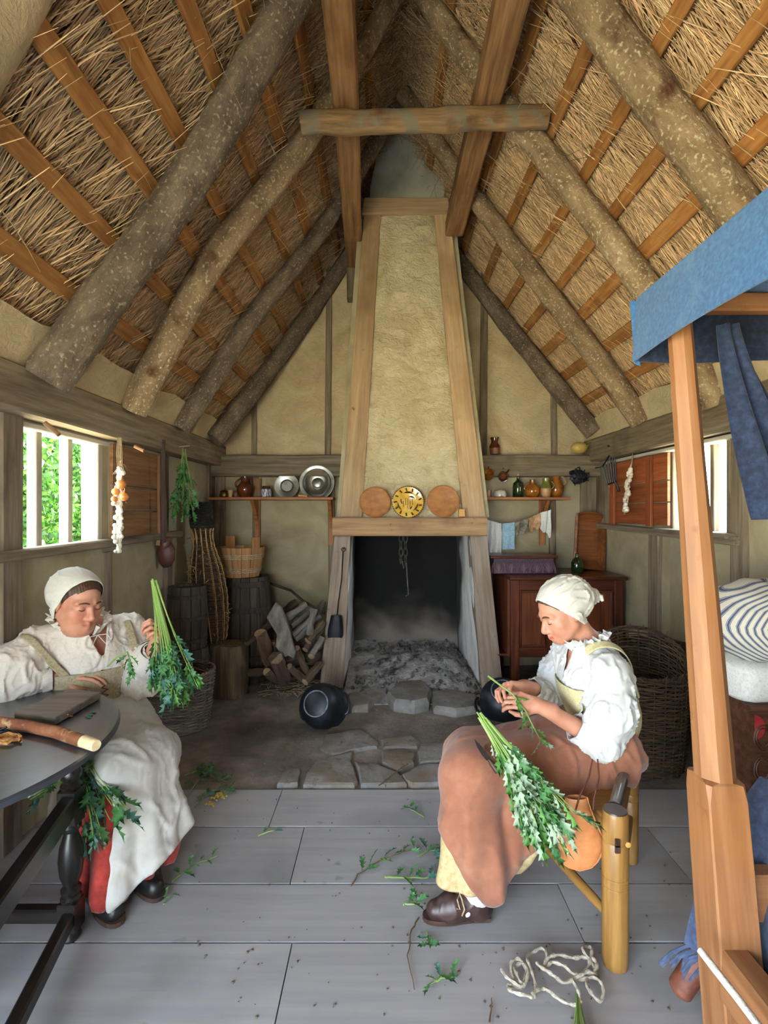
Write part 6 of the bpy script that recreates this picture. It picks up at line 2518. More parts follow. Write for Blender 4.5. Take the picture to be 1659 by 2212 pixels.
def hand_prims(wrist, fd, bn, side, curls, thumb_in=.5, s=1.0, kk=.004):
    fd = np.array(fd, float)
    fd /= np.linalg.norm(fd)
    bn = np.array(bn, float)
    bn = bn - fd * (bn @ fd)
    bn /= np.linalg.norm(bn)
    X = np.cross(fd, bn) * side
    w = np.array(wrist, float)
    out = [('c', w - fd * .05 * s, w + fd * .02 * s, .024 * s, .022 * s, .02)]
    kx = (.030, .010, -.010, -.028)
    ky = (.086, .090, .085, .076)
    ln = (.95, 1.06, 1.0, .80)
    for i in range(4):
        kn = w + s * (X * kx[i] + fd * ky[i])
        out.append(('c', w + s * (X * kx[i] * .62 + fd * .018), kn, .0135 * s, .0108 * s, .014))
    for i in range(4):
        p = w + s * (X * kx[i] + fd * ky[i])
        th = 0
        for j, (l, ra, rb) in enumerate(((.043, .0092, .0083), (.026, .0083, .0076), (.021, .0076, .0060))):
            th += curls[i][j] if isinstance(curls[i], (tuple, list)) else curls[i] * (1, 1, .7)[j]
            d = fd * math.cos(th) - bn * math.sin(th) + X * (.10 * (1.2 - i) * math.cos(th))
            d /= np.linalg.norm(d)
            q = p + d * l * ln[i] * s
            out.append(('c', p, q, ra * s, rb * s, kk))
            p = q
    p = w + s * (X * .020 + fd * .022 - bn * .008)
    t = thumb_in
    for (l, ra, rb, d) in ((.042, .0135, .0112, X * (.75 - .35 * t) + fd * .62 - bn * (.2 + .5 * t)), (.031, .0110, .0098, X * (.35 - .55 * t) + fd * .85 - bn * (.15 + .4 * t)), (.026, .0098, .0070, X * (.15 - .65 * t) + fd * .9 - bn * (.1 + .3 * t))):
        d = d / np.linalg.norm(d)
        q = p + d * l * s
        out.append(('c', p, q, ra * s, rb * s, .008 if l > .04 else kk))
        p = q
    return out


def face_details(parent, L, s, brow_mat, lash_mat, shut=.007):
    mb = MB()
    for m in (-1, 1):
        pts = [V(L(m * (.014 + .036 * t), .0945 - .004 * t - .020 * t * t, .0215 + .006 * math.sin(PI * min(1, t * 1.1)) - .004 * t)) for t in [i / 8 for i in range(9)]]
        mb.tube(pts, [s * (.0014 + .0027 * math.sin(PI * (.15 + .8 * i / 8))) for i in range(9)], 6)
    mb.build('eyebrows', brow_mat, parent)
    mb = MB()
    for m in (-1, 1):
        pts = []
        for i in range(9):
            dx = -.0125 + .025 * i / 8
            zz = -.001 - shut + .0035 * (abs(dx) / .0125) ** 2
            yy = .0735 + math.sqrt(max(1e-6, 1 - (dx / .0150) ** 2 - ((zz + .001) / .0138) ** 2)) * .0142
            pts.append(V(L(m * .032 + m * dx, yy + .0003, zz)))
        mb.tube(pts, [s * (.0009 + .0011 * math.sin(PI * i / 8)) for i in range(9)], 5)
    mb.build('eyelashes', lash_mat, parent)


def rot_frame(yaw_deg, pitch_deg, roll_deg=0):
    y, p = math.radians(yaw_deg), math.radians(pitch_deg)
    f0 = np.array((math.cos(y), math.sin(y), 0))
    up = np.array((0, 0, 1.))
    f = f0 * math.cos(p) - up * math.sin(p)
    x = np.cross(f, up)
    x /= np.linalg.norm(x)
    u = np.cross(x, f)
    if roll_deg:
        r = math.radians(roll_deg)
        x, u = x * math.cos(r) + u * math.sin(r), u * math.cos(r) - x * math.sin(r)
    return np.stack([x, f, u], 1)


m_skin = pm('skin', ['#b3765d', '#c0866c', '#ca937b'], (14, 14, 14), 4, .5, bump=.06, bsc=90, bdist=.001, rnd=0, tint=True, sss=.15)
m_hair = pm('brown_hair', ['#2a1a10', '#42291a', '#5b3c27'], (10, 90, 90), 4, .5, bump=.5, bsc=(30, 260, 30), bdist=.002, rnd=.1)
m_lash = pm('dark_lash', ['#20130d', '#2c1b13'], (30, 30, 30), 2, .6, bump=0, rnd=0)
m_brow = pm('brow_hair', ['#4a3020', '#5e3f2c'], (80, 80, 80), 2, .7, bump=0, rnd=0)
m_shirt = pm('linen_shift_cloth', ['#c3c2c1', '#c8c7c6', '#cccbc9'], (120, 120, 120), 3, .9, bump=.12, bsc=(420, 420, 420), bdist=.001, rnd=0, sheen=.1)
m_shirt2 = pm('cream_shift_cloth', ['#c2b8ac', '#c8beb2', '#cdc4b9'], (120, 120, 120), 3, .9, bump=.12, bsc=(420, 420, 420), bdist=.001, rnd=0, sheen=.1)
m_cap = pm('cap_linen', ['#c6c1b6', '#cbc6bb', '#cfcac0'], (120, 120, 120), 3, .9, bump=.12, bsc=(420, 420, 420), bdist=.001, rnd=0, sheen=.1)
m_bodice = pm('cream_bodice_cloth', ['#b5ab7c', '#c7bd90', '#d3ca9f'], (120, 120, 120), 3, .85, bump=.2, bsc=(380, 380, 380), bdist=.001, rnd=0)
m_bodice2 = pm('khaki_bodice_cloth', ['#86785c', '#9c8e70', '#ab9e82'], (120, 120, 120), 3, .85, bump=.2, bsc=(380, 380, 380), bdist=.001, rnd=0)
m_petti = pm('cream_petticoat_cloth', ['#ab9364', '#bba476', '#c9b48a'], (60, 60, 60), 3, .9, bump=.2, bsc=(300, 300, 300), bdist=.001, rnd=0)
m_apronb = pm('rust_apron_cloth', ['#7c4a33', '#915b43', '#a26d54'], (6, 6, 6), 5, .9, bump=.2, bsc=(340, 340, 340), bdist=.001, rnd=0, sheen=.2)
m_apronw = pm('white_apron_cloth', ['#a39e97', '#b6b1aa', '#c3beb7'], (5, 5, 5), 5, .9, bump=.2, bsc=(340, 340, 340), bdist=.001, rnd=0, sheen=.2, blotch=(5, '#9a8d78', .58, .85))
m_redsk = pm('red_wool_skirt', ['#7a1f18', '#932b21', '#a5382b'], (30, 30, 30), 4, .95, bump=.25, bsc=(220, 220, 220), bdist=.001, rnd=0, sheen=.2)
m_shoe = pm('brown_shoe_leather', ['#2c1c19', '#3f2a26', '#523a34'], (14, 14, 14), 5, .42, bump=.2, bsc=60, bdist=.002, rnd=0)
m_sole = pm('shoe_sole', ['#2c1c14', '#442c20', '#57392a'], (20, 20, 20), 4, .7, bump=.2)
m_sock = pm('white_stocking', ['#b9bcc6', '#cfd2da', '#dddfe6'], (90, 90, 90), 3, .9, bump=.2, rnd=0)


def skin_tint(L, s, cheek=1.0):
    def f(v):
        col = np.ones((len(v), 3), np.float32)

        def g(c, r):
            d = np.linalg.norm(v - np.array(L(*c)), axis=1) / (r * s)
            return np.exp(-d * d)[:, None]
        red = np.array((1.0, .80, .78), np.float32)
        for m in (-1, 1):
            col *= 1 + (red - 1) * g((m * .044, .075, -.030), .026) * cheek
        col *= 1 + (red - 1) * g((0, .108, -.034), .014) * .7
        lip = np.array((.86, .55, .52), np.float32)
        for x in np.linspace(-.017, .017, 7):
            col *= 1 + (lip - 1) * g((x, .094 - 14 * x * x, -.0690), .0080) * .75
        for x in np.linspace(-.018, .018, 9):
            col *= 1 + (np.array((.62, .45, .42)) - 1) * g((x, .0965 - 20 * x * x, -.0692), .0032) * .7
        for m in (-1, 1):
            col *= 1 + (np.array((.80, .68, .64)) - 1) * g((m * .032, .086, .004), .012) * .35
        return col
    return f


def ruffle(name, ring, nfold, amp, mat, parent, h, out=.6, inner=None):
    """frilled band: ring(t)->(point, outward, up)"""
    mb = MB()

    def fn(u, v):
        p, o, w = ring(u)
        a = u * nfold * 2 * PI
        return V(p) + V(w) * (h * v) + V(o) * (out * h * v + amp * math.sin(a) * (.3 + v)) + V(w) * (amp * .5 * math.cos(a * 1.7) * v)
    mb.sheet(fn, nfold * 8, 4, .002)
    return mb.build(name, mat, parent, ang=80)


A3 = np.array
# ---------------------------------------------------------------- person on the right, sitting on the three-legged chair
p1 = thing('person', 'person in white kerchief and rust-brown apron sitting on a three-legged chair tying herbs', 'person', (.8, 2.05, 0))
Rm = rot_frame(192, 26, -3)
HC = A3((.742, 2.13, 1.083))
hp, L1 = head_prims(HC, Rm, 1.0)
nb = A3((.86, 2.13, .925))
shL, shR = A3((.885, 1.985, .870)), A3((.835, 2.295, .872))
elL, wrL = A3((.822, 1.955, .625)), A3((.600, 1.965, .752))
elR, wrR = A3((.765, 2.33, .66)), A3((.590, 2.135, .768))
hipL, knL, anL = A3((.89, 2.04, .53)), A3((.325, 1.935, .495)), A3((.335, 1.885, .085))
hipR, knR, anR = A3((.89, 2.21, .53)), A3((.37, 2.13, .47)), A3((.43, 2.17, .085))
body = hp + [('c', HC + Rm @ A3((0, -.028, -.045)), nb, .050, .056, .03), ('c', nb, shL, .055, .052, .05), ('c', nb, shR, .055, .052, .05),
             ('e', A3((.870, 2.135, .80)), (.105, .150, .135), None, .05), ('e', A3((.915, 2.13, .66)), (.100, .125, .13), None, .06), ('e', A3((.89, 2.125, .55)), (.095, .165, .10), None, .06),
             ('c', shL, elL, .047, .040, .03), ('c', elL, wrL, .040, .026, .02), ('c', shR, elR, .047, .040, .03), ('c', elR, wrR, .040, .026, .02),
             ('c', hipL, knL, .082, .058, .05), ('c', knL, anL, .056, .036, .03), ('c', hipR, knR, .082, .058, .05), ('c', knR, anR, .056, .036, .03),
             ('c', anL, A3((.20, 1.878, .042)), .034, .024, .03), ('c', anR, A3((.32, 2.155, .042)), .034, .024, .03)]
body += hand_prims(wrL, (-.95, .06, .26), (.22, -.72, .62), -1, [(.55, .75, .4), (.7, .8, .4), (.85, .8, .4), (.95, .85, .4)], .75, .98)
body += hand_prims(wrR, (-.90, -.22, .18), (.10, .55, .80), 1, [(.65, .85, .5), (.8, .9, .5), (.9, .9, .5), (1.0, .9, .5)], .75, .98)
v, f = sdf_mesh(body, .0040)
v = smooth_mesh(v, f, 1)
mk('body', v, f, m_skin, p1, True, None, True, 80, skin_tint(L1, 1.0, .55)(v))
face_details(p1, L1, 1.0, m_brow, m_lash)


def headkeep(C, Rm, fn):
    def k(v):
        q = (v - C) @ Rm
        return fn(q[:, 0], q[:, 1], q[:, 2])
    return k


garment('hair', [('e', HC + Rm @ A3((0, -.012, .034)), (.079, .099, .089), Rm, .01)], .004, m_hair, p1,
        disp=lambda v, n: .0008 * np.sin(((v - HC) @ Rm)[:, 0] * 700),
        keep=headkeep(HC, Rm, lambda x, y, z: (y < .055 + .95 * z) & (z > np.where(np.abs(x) < .055, .078 - 7 * x * x, .055 - 1.3 * (.055 - y))) & (z > -.03) & (y > -.03)))
# kerchief: fitted over brow and ears, full at the back, knotted tail
kpr = [('e', HC + Rm @ A3((0, -.014, .034)), (.087, .106, .096), Rm, .02), ('e', HC + Rm @ A3((0, -.075, .040)), (.075, .070, .075), Rm, .05),
       ('c', HC + Rm @ A3((.072, -.01, -.02)), HC + Rm @ A3((.060, -.03, -.055)), .022, .016, .03), ('c', HC + Rm @ A3((-.072, -.01, -.02)), HC + Rm @ A3((-.060, -.03, -.055)), .022, .016, .03),
       ('c', HC + Rm @ A3((0, -.125, .005)), HC + Rm @ A3((0, -.142, -.004)), .036, .030, .04), ('e', HC + Rm @ A3((0, -.165, -.008)), (.024, .016, .028), Rm, .008)]
garment('kerchief', kpr, .0042, m_cap, p1,
        disp=lambda v, n: (lambda q: .0075 * creases(q, 55, 3, (1.2, .40, 1.2)) * np.clip((.05 - q[:, 1]) / .06, .15, 1) + .0016 * fnoise(q, 40, 4))((v - HC) @ Rm),
        keep=headkeep(HC, Rm, lambda x, y, z: (y < .013 + .67 * z) & (z > -.068)), thick=.003)
mb = MB()
for sg in (1, -1):
    q = V(HC + Rm @ A3((.006 * sg, -.172, -.012)))
    mb.tube([q, q + V(Rm @ A3((.012 * sg, -.010, -.012))), q + V(Rm @ A3((.016 * sg, -.006, -.030)))], [.010, .011, .006], 8, True, .2, 60)
mb.build('kerchief_knot', m_cap, p1)
# shift: torso and full sleeves
torso1 = [('e', A3((.872, 2.135, .80)), (.128, .172, .145), None, .05), ('e', A3((.918, 2.13, .67)), (.122, .148, .15), None, .06), ('c', nb + A3((.01, 0, -.015)), shL, .068, .066, .06),
          ('c', nb + A3((.01, 0, -.015)), shR, .068, .066, .06)]
slv = torso1 + [('c', shL, shL.copy() * .45 + elL * .55 + A3((.018, -.01, 0)), .070, .092, .04), ('c', shL * .45 + elL * .55 + A3((.018, -.01, 0)), elL + A3((.005, -.005, .005)), .092, .080, .04),
                ('c', elL, elL * .62 + wrL * .38, .076, .050, .03),
                ('c', shR, shR * .45 + elR * .55, .068, .082, .04), ('c', shR * .45 + elR * .55, elR, .082, .074, .04), ('c', elR, elR * .25 + wrR * .75, .072, .040, .03)]


def slvdisp(v, n):
    return .010 * creases(v, 42, 8, (.9, .9, .40)) - .004 + .0045 * fnoise(v, 24, 9, stretch=(1, 1, .35)) + .005 * creases(v, 85, 10, (1, 1, .45))


cutL = elL * .60 + wrL * .40
cutR = elR * .26 + wrR * .74
dL, dR = (wrL - elL) / np.linalg.norm(wrL - elL), (wrR - elR) / np.linalg.norm(wrR - elR)
neck_d = (nb - A3((.90, 2.13, .80)))
neck_d /= np.linalg.norm(neck_d)


def keep_shift(v):
    k = ~(((v - cutL) @ dL > .0) & (np.linalg.norm(v - cutL, axis=1) < .088))
    k &= ~(((v - cutR) @ dR > .0) & (np.linalg.norm(v - cutR, axis=1) < .09))
    dn = v - nb
    # neck opening and front slit
    k &= ~((np.linalg.norm(dn * A3((1, 1, .55)), axis=1) < .062) & (v[:, 2] > .885))
    k &= ~((v[:, 0] < .85) & (np.abs(v[:, 1] - 2.115) < .008 + .16 * np.clip(v[:, 2] - .825, 0, 1)) & (v[:, 2] > .825))
    return k & (v[:, 2] > .54)


garment('shift', slv, .0062, m_shirt, p1, slvdisp, keep_shift, .003)


def ring1(t):
    a = 2 * PI * t + .5
    c = nb + A3((-.006, 0, .012))
    o = A3((math.cos(a), math.sin(a), .0))
    w = A3((-.35, 0, .94))
    return c + .064 * A3((math.cos(a), math.sin(a) * 1.0, .35 * math.cos(a))), o, w


ruffle('collar_frill', lambda t: ring1(.06 + .80 * t), 15, .013, m_shirt, p1, .058, .55)
for (c, d, r) in ((cutL, dL, .052), (cutR, dR, .042)):
    e1 = np.cross(d, A3((0, 0, 1)))
    e1 /= np.linalg.norm(e1)
    e2 = np.cross(d, e1)
    mb = MB()
    mb.sheet(lambda u, v, c=c, d=d, e1=e1, e2=e2, r=r: V(c - d * .045 * (1 - v) + (e1 * math.cos(2 * PI * u) + e2 * math.sin(2 * PI * u)) * (r + .006 - .004 * v + .003 * math.sin(u * 40 + 3 * v))), 40, 5, .004, True)
    mb.build('cuff', m_shirt, p1)
mb = MB()
a0 = V(nb) + V((-.066, -.012, -.02))
mb.tube([a0, a0 + V((-.028, -.012, -.07)), a0 + V((-.034, -.02, -.12)), a0 + V((-.030, -.02, -.155))], .0022, 6)
mb.ell(a0 + V((-.030, -.02, -.158)), (.004, .004, .006), 6)
mb.build('neck_tie', m_shirt, p1)
# bodice front, straps
garment('bodice', torso1, .006, m_bodice, p1, disp=lambda v, n: .0012 * fnoise(v, 40, 12),
        keep=lambda v: (v[:, 2] > .53) & (v[:, 2] < .812 + .10 * np.clip(v[:, 0] - .90, -.2, .3)), grow=.012, thick=.004)
garment('bodice_strap', torso1, .006, m_bodice, p1, keep=lambda v: (v[:, 2] > .75) & (np.abs(v[:, 1] - (2.035 - .10 * (v[:, 2] - .85))) < .021) & (v[:, 0] > .80), grow=.019, thick=.004)
garment('bodice_strap', torso1, .006, m_bodice, p1, keep=lambda v: (v[:, 2] > .75) & (np.abs(v[:, 1] - 2.245) < .020) & (v[:, 0] > .80), grow=.019, thick=.004)
# petticoat and apron
sk = [('e', A3((.885, 2.125, .555)), (.112, .20, .125), None, .06), ('c', hipL, knL + A3((.0, 0, 0)), .112, .085, .06), ('c', hipR, knR, .112, .085, .06),
      ('c', A3((.85, 2.12, .53)), A3((.36, 2.03, .47)), .10, .08, .06),
      ('c', knL, A3((.315, 1.915, .14)), .092, .105, .06), ('c', knR, A3((.42, 2.13, .14)), .092, .115, .08), ('c', A3((.36, 2.03, .5)), A3((.37, 2.02, .14)), .08, .10, .08),
      ('c', A3((.40, 1.93, .18)), A3((.68, 1.97, .44)), .085, .085, .10), ('c', A3((.46, 2.1, .2)), A3((.70, 2.12, .42)), .10, .10, .1)]


def skdisp(v, n):
    low = np.clip((.50 - v[:, 2]) / .4, 0, 1)
    th = np.arctan2(v[:, 1] - 2.02, v[:, 0] - .42)
    return low * (.016 * np.sin(th * 7 + 3 * v[:, 2]) + .010 * np.sin(th * 15 + 1)) + .010 * low * creases(v, 7, 77, (1.4, 1.4, .25)) + .004 * fnoise(v, 16, 15) + .006 * creases(v, 9, 16, (1, 1, .5)) - .002


garment('petticoat', sk, .0075, m_petti, p1, skdisp, lambda v: (v[:, 2] > .125), .003)


def hem1(v):
    x = v[:, 0]
    z = .065 + np.maximum((x - .37) * 1.05, (.37 - x) * 1.5)
    z = np.minimum(z, .405) + np.clip(v[:, 1] - 1.93, 0, 1) * .5
    return (v[:, 2] > z) & (v[:, 2] < .70) & (x < 1.085)


garment('apron', sk, .0075, m_apronb, p1, lambda v, n: skdisp(v, n) + .016 * creases(v, 30, 19, (.9, .6, .5)) * np.clip((v[:, 0] - .55) / .2, 0, 1) + .007 * creases(v, 26, 20, (.7, .7, .5)), hem1, .003, grow=.011)
# waist band of the apron
mb = MB()
mb.sheet(lambda u, v: V((.900 + .128 * math.cos(2 * PI * u), 2.13 + .172 * math.sin(2 * PI * u), .605 + .045 * v + .02 * math.cos(2 * PI * u))), 48, 3, .004, True)
mb.build('apron_band', m_apronb, p1)


# shoes, stocking
m_blackshoe = pm('black_shoe_leather', ['#0e0c0c', '#1a1717', '#282423'], (14, 14, 14), 5, .42, bump=.2, bsc=60, bdist=.002, rnd=0)


def shoe(parent, heel, toe, lab=None, w=.047, sm=None):
    h, t_ = A3(heel), A3(toe)
    d = (t_ - h) / np.linalg.norm(t_ - h)
    s = np.cross(d, A3((0, 0, 1)))
    o = garment('shoe', [('c', h + d * .035 + A3((0, 0, .045)), h + d * .035 + A3((0, 0, .075)), .036, .034, .02), ('c', h + d * .04 + A3((0, 0, .042)), h + d * .14 + A3((0, 0, .042)), .038, .040, .04),
                         ('c', h + d * .14 + A3((0, 0, .040)), t_ - d * .045 + A3((0, 0, .034)), .042, .034, .04), ('c', h + d * .07 + A3((0, 0, .07)), h + d * .13 + A3((0, 0, .060)), .034, .032, .04)],
                .0042, sm or m_shoe, parent, disp=lambda v, n: .0018 * creases(v, 40, 21), keep=lambda v: (v[:, 2] > .012) & (v[:, 2] < .101))
    mb = MB()
    n = 26
    out = []
    for i in range(n):
        a = 2 * PI * i / n
        L_ = np.linalg.norm(t_ - h)
        x = L_ / 2 + (L_ / 2 + .003) * math.cos(a)
        y = (w * (.78 + .22 * math.cos(a - .3) + (.06 if math.cos(a) > 0 else 0))) * math.copysign(abs(math.sin(a)) ** .8, math.sin(a))
        out.append(V(h + d * x + s * y + A3((0, 0, .002))))
    mb.prism(out, (0, 0, .016))
    mb.box(V(h + d * .035 + A3((0, 0, .008))), (.06, .062, .014), .004, math.atan2(d[1], d[0]))
    so = mb.build('sole', m_sole, o)
    return o, d, s


s1, d, s = shoe(p1, (.392, 1.885, 0), (.145, 1.875, 0))
q = V(A3((.392, 1.885, 0)) + d * .115 + A3((0, -.018, .102)))
mb = MB()
mb.tube([q, q + V((.006, -.012, -.01)), q + V((.012, -.034, -.030)), q + V((.002, -.040, -.048))], .0028, 6)
mb.tube([q, q + V((-.012, -.02, -.004)), q + V((-.004, -.034, -.030)), q + V((-.016, -.034, -.026))], .0026, 6)
mb.tube([q, q + V((.004, .002, .022)), q + V((.010, -.004, .030))], .0028, 6)
tag(mb.build('lace', m_twine, s1), 'pale knotted shoe lace')
mb = MB()
mb.ell(V(A3((.392, 1.885, 0)) + d * .095 + A3((0, -.044, .050))), (.016, .005, .013), 12)
tag(mb.build('shoe_patch', m_sock, s1), 'pale round patch on the shoe side')
shoe(p1, (.50, 2.17, 0), (.26, 2.15, 0))
garment('stocking', [('c', knL, anL + A3((.01, 0, 0)), .062, .046, .02), ('c', anL + A3((.01, 0, 0)), A3((.30, 1.885, .06)), .045, .04, .02)], .006, m_sock, p1, keep=lambda v: (v[:, 2] < .30) & (v[:, 2] > .05))
garment('stocking', [('c', knR, anR + A3((.01, 0, 0)), .062, .046, .02)], .006, m_sock, p1, keep=lambda v: (v[:, 2] < .30) & (v[:, 2] > .05))

# things she works with
sgk = thing('herb_sprig', 'herb sprig being stripped between the two hands of the person on the right', 'herb', P(1085, 1480, 2.0))
hp0 = P(1054, 1460, 2.02)
pts = [hp0, P(1078, 1478, 2.0), P(1108, 1500, 1.97), P(1135, 1535, 1.93), P(1152, 1570, 1.91), P(1168, 1600, 1.90)]
mb = MB()
mb.tube(pts, [.0042, .0040, .0036, .003, .0024, .0014], 6)
mb.build('stem', m_stem, sgk)
for i in range(12):
    k = 2 + (i % 3)
    p = pts[k].lerp(pts[k + 1], R.random())
    put_leaf(sgk, p, (pts[k + 1] - pts[k]).normalized() + rvec(R, .45), rvec(R) + V((0, -1, 0)), R.uniform(.05, .075), R.choice((1, 2, 1)))
bunch('herb_bundle', 'large bundle of pale-leaved herbs lying across the rust-brown apron', P(1055, 1568, 1.80), P(1222, 1800, 1.68), 30, .095, 296, .082, (1, 2, 2, 0, 2, 1), 71, .22, (-.25, -.85, .45), .0030, .02)
kn = thing('table_knife', 'dark-handled knife lying on the knee of the rust-brown apron', 'knife', P(1050, 1630, 1.86))
mb = MB()
ka, kb_, kc = P(1024, 1596, 1.90), P(1056, 1640, 1.845), P(1076, 1668, 1.82)
d = (kb_ - ka).normalized()
n_ = V((-.25, -.55, .8))
s_ = d.cross(n_).normalized()
n_ = s_.cross(d)
mb.prism([ka, ka.lerp(kb_, .35) + s_ * .009, ka.lerp(kb_, .7) + s_ * .012, kb_ + s_ * .010, kb_ - s_ * .008, ka.lerp(kb_, .5) - s_ * .007], n_ * .003)
mb.build('blade', m_rustiron, kn, False)
mb = MB()
mb.tube([kb_, kb_.lerp(kc, .3), kb_.lerp(kc, .8), kc], [.007, .0095, .012, .010], 9)
mb.build('handle', m_dkstick, kn)
pch = thing('leather_pouch', 'tan stitched leather pouch hanging from the apron of the person on the right', 'bag', P(1255, 1760, 1.74))


def pouch(u, v):
    a = 2 * PI * u
    zt = v
    w = .030 + .052 * math.sin(min(1, zt * 1.1) * PI * .62) ** 1.2 if zt < .86 else .0
    prof_w = (.034 + .046 * min(1, zt / .55) ** 1.3) * (1 if zt < .6 else math.sqrt(max(0, 1 - ((zt - .6) / .4) ** 2)))
    prof_d = .022 * math.sin(PI * min(1, .18 + zt * .82)) + .004
    c = P(1245, 1722, 1.735).lerp(P(1253, 1880, 1.715), zt)
    return c + V((prof_w * math.cos(a), prof_d * math.sin(a) * (1 if zt < .97 else .2), 0))


mb = MB()
mb.sheet(pouch, 40, 24, 0, True)
mb.build('body', m_tanleather, pch, ang=70)
mb = MB()
sp2 = [V(pouch(0, i / 24)) + V((.002, 0, 0)) for i in range(25)] + [V(pouch(.5, i / 24)) - V((.002, 0, 0)) for i in range(24, -1, -1)]
mb.tube(sp2, [.0042 if i % 2 else .0032 for i in range(len(sp2))], 6)
mb.build('stitched_edge', m_tanleather, pch)
mb = MB()
for dx in (-12, 10):
    mb.tube([P(1286 + dx * .5, 1640, 1.80), P(1284 + dx, 1680, 1.755), P(1268 + dx * 1.5, 1725, 1.715), P(1264 + dx * 1.7, 1750, 1.70)], .0028, 6)
mb.build('thong', m_leather, pch)

# ---------------------------------------------------------------- person on the left, seated behind the table
p2 = thing('person', 'person in white coif, khaki bodice and white apron holding up herbs by the window', 'person', (-1.3, 2.3, 0))
Rq = rot_frame(-26, 14, 4)
HQ = A3((-1.335, 2.22, 1.108))
s2 = 1.04
hq, L2 = head_prims(HQ, Rq, s2, wide=1.08)
fw = A3((.78, -.625, 0))
lf = A3((.625, .78, 0))
tc2 = A3((-1.36, 2.33, 0))
nb2 = A3((-1.365, 2.285, .975))
s2L, s2R = tc2 + lf * .185 + A3((0, 0, .915)), tc2 - lf * .175 + A3((0, 0, .925))
e2L, w2L = A3((-1.120, 2.37, .735)), A3((-.985, 2.20, .925))
e2R, w2R = A3((-1.56, 2.03, .80)), A3((-1.365, 2.165, .80))
h2L, k2L, a2L = A3((-1.26, 2.42, .53)), A3((-.985, 2.13, .475)), A3((-.97, 2.05, .085))
h2R, k2R, a2R = A3((-1.40, 2.27, .53)), A3((-1.05, 1.99, .50)), A3((-1.065, 1.93, .085))
body2 = hq + [('e', HQ + Rq @ A3((0, .035, -.105)), (.055, .05, .03), Rq, .04), ('c', HQ + Rq @ A3((0, -.02, -.05)), nb2, .058, .066, .03), ('c', nb2, s2L, .062, .058, .05), ('c', nb2, s2R, .062, .058, .05),
              ('e', tc2 + A3((0, 0, .80)) + fw * .01, (.17, .135, .15), np.stack([lf, fw, A3((0, 0, 1))], 1), .05), ('e', tc2 + A3((0, 0, .63)), (.16, .135, .14), np.stack([lf, fw, A3((0, 0, 1))], 1), .06),
              ('e', tc2 + A3((.01, 0, .55)), (.18, .15, .10), np.stack([lf, fw, A3((0, 0, 1))], 1), .06),
              ('c', s2L, e2L, .055, .046, .03), ('c', e2L, w2L, .046, .029, .02), ('c', s2R, e2R, .055, .046, .03), ('c', e2R, w2R, .046, .029, .02),
              ('c', h2L, k2L, .088, .062, .05), ('c', k2L, a2L, .060, .038, .03), ('c', h2R, k2R, .088, .062, .05), ('c', k2R, a2R, .060, .038, .03),
              ('c', a2L - fw * .05, a2L + fw * .04 - A3((0, 0, .042)), .034, .026, .03), ('c', a2R - fw * .05, a2R + fw * .04 - A3((0, 0, .042)), .034, .026, .03)]
body2 += hand_prims(w2L, (.30, -.32, .9), (.72, .60, -.05), 1, [(.95, 1.2, .7), (1.0, 1.2, .7), (1.05, 1.2, .7), (1.1, 1.2, .7)], .8, 1.0)
body2 += hand_prims(w2R, (.97, .18, .05), (0, -.25, .95), 1, [(.25, .4, .3), (.3, .4, .3), (.35, .45, .3), (.4, .5, .3)], .5, 1.0)
v, f = sdf_mesh(body2, .0040)
v = smooth_mesh(v, f, 1)
mk('body', v, f, m_skin, p2, True, None, True, 80, skin_tint(L2, s2, 1.25)(v))
face_details(p2, L2, s2, m_brow, m_lash, .006)
garment('hair', [('e', HQ + s2 * (Rq @ A3((0, -.012, .034))), (.084 * s2, .099 * s2, .089 * s2), Rq, .01)], .004, m_hair, p2,
        disp=lambda v, n: .0008 * np.sin(((v - HQ) @ Rq)[:, 0] * 700),
        keep=headkeep(HQ, Rq, lambda x, y, z: (z > np.where(np.abs(x) < .057, .080 - 8 * x * x, .054 - 1.3 * (.055 - y))) & (z > -.045) & (y > -.03)))
garment('coif', [('e', HQ + s2 * (Rq @ A3((0, -.020, .036))), (.092 * s2, .108 * s2, .096 * s2), Rq, .02), ('e', HQ + s2 * (Rq @ A3((0, -.075, .03))), (.080, .060, .082), Rq, .05),
                 ('c', HQ + Rq @ A3((.080, -.012, -.02)), HQ + Rq @ A3((.072, -.02, -.065)), .020, .012, .03), ('c', HQ + Rq @ A3((-.080, -.012, -.02)), HQ + Rq @ A3((-.072, -.02, -.065)), .020, .012, .03)],
        .0045, m_cap, p2, disp=lambda v, n: .004 * creases((v - HQ) @ Rq, 50, 33, (1, .4, 1)) * np.clip((.02 - ((v - HQ) @ Rq)[:, 1]) / .05, .1, 1),
        keep=headkeep(HQ, Rq, lambda x, y, z: (y < .014 + .36 * z) & (z > -.075)), thick=.003)
RT = np.stack([lf, fw, A3((0, 0, 1))], 1)
torso2 = [('e', tc2 + A3((0, 0, .80)) + fw * .02, (.19, .158, .16), RT, .05), ('e', tc2 + A3((0, 0, .64)), (.178, .155, .16), RT, .06), ('c', nb2 - A3((0, 0, .02)), s2L, .078, .074, .06), ('c', nb2 - A3((0, 0, .02)), s2R, .078, .074, .06)]
slv2 = torso2 + [('c', s2L, e2L, .078, .088, .04), ('c', e2L, e2L * .45 + w2L * .55, .084, .070, .03), ('c', e2L * .45 + w2L * .55, e2L * .12 + w2L * .88, .070, .042, .03),
                 ('c', s2R, s2R * .4 + e2R * .6, .080, .092, .04), ('c', s2R * .4 + e2R * .6, e2R, .092, .082, .04), ('c', e2R, e2R * .15 + w2R * .85, .078, .046, .03)]
c2L, c2R = e2L * .14 + w2L * .86, e2R * .16 + w2R * .84
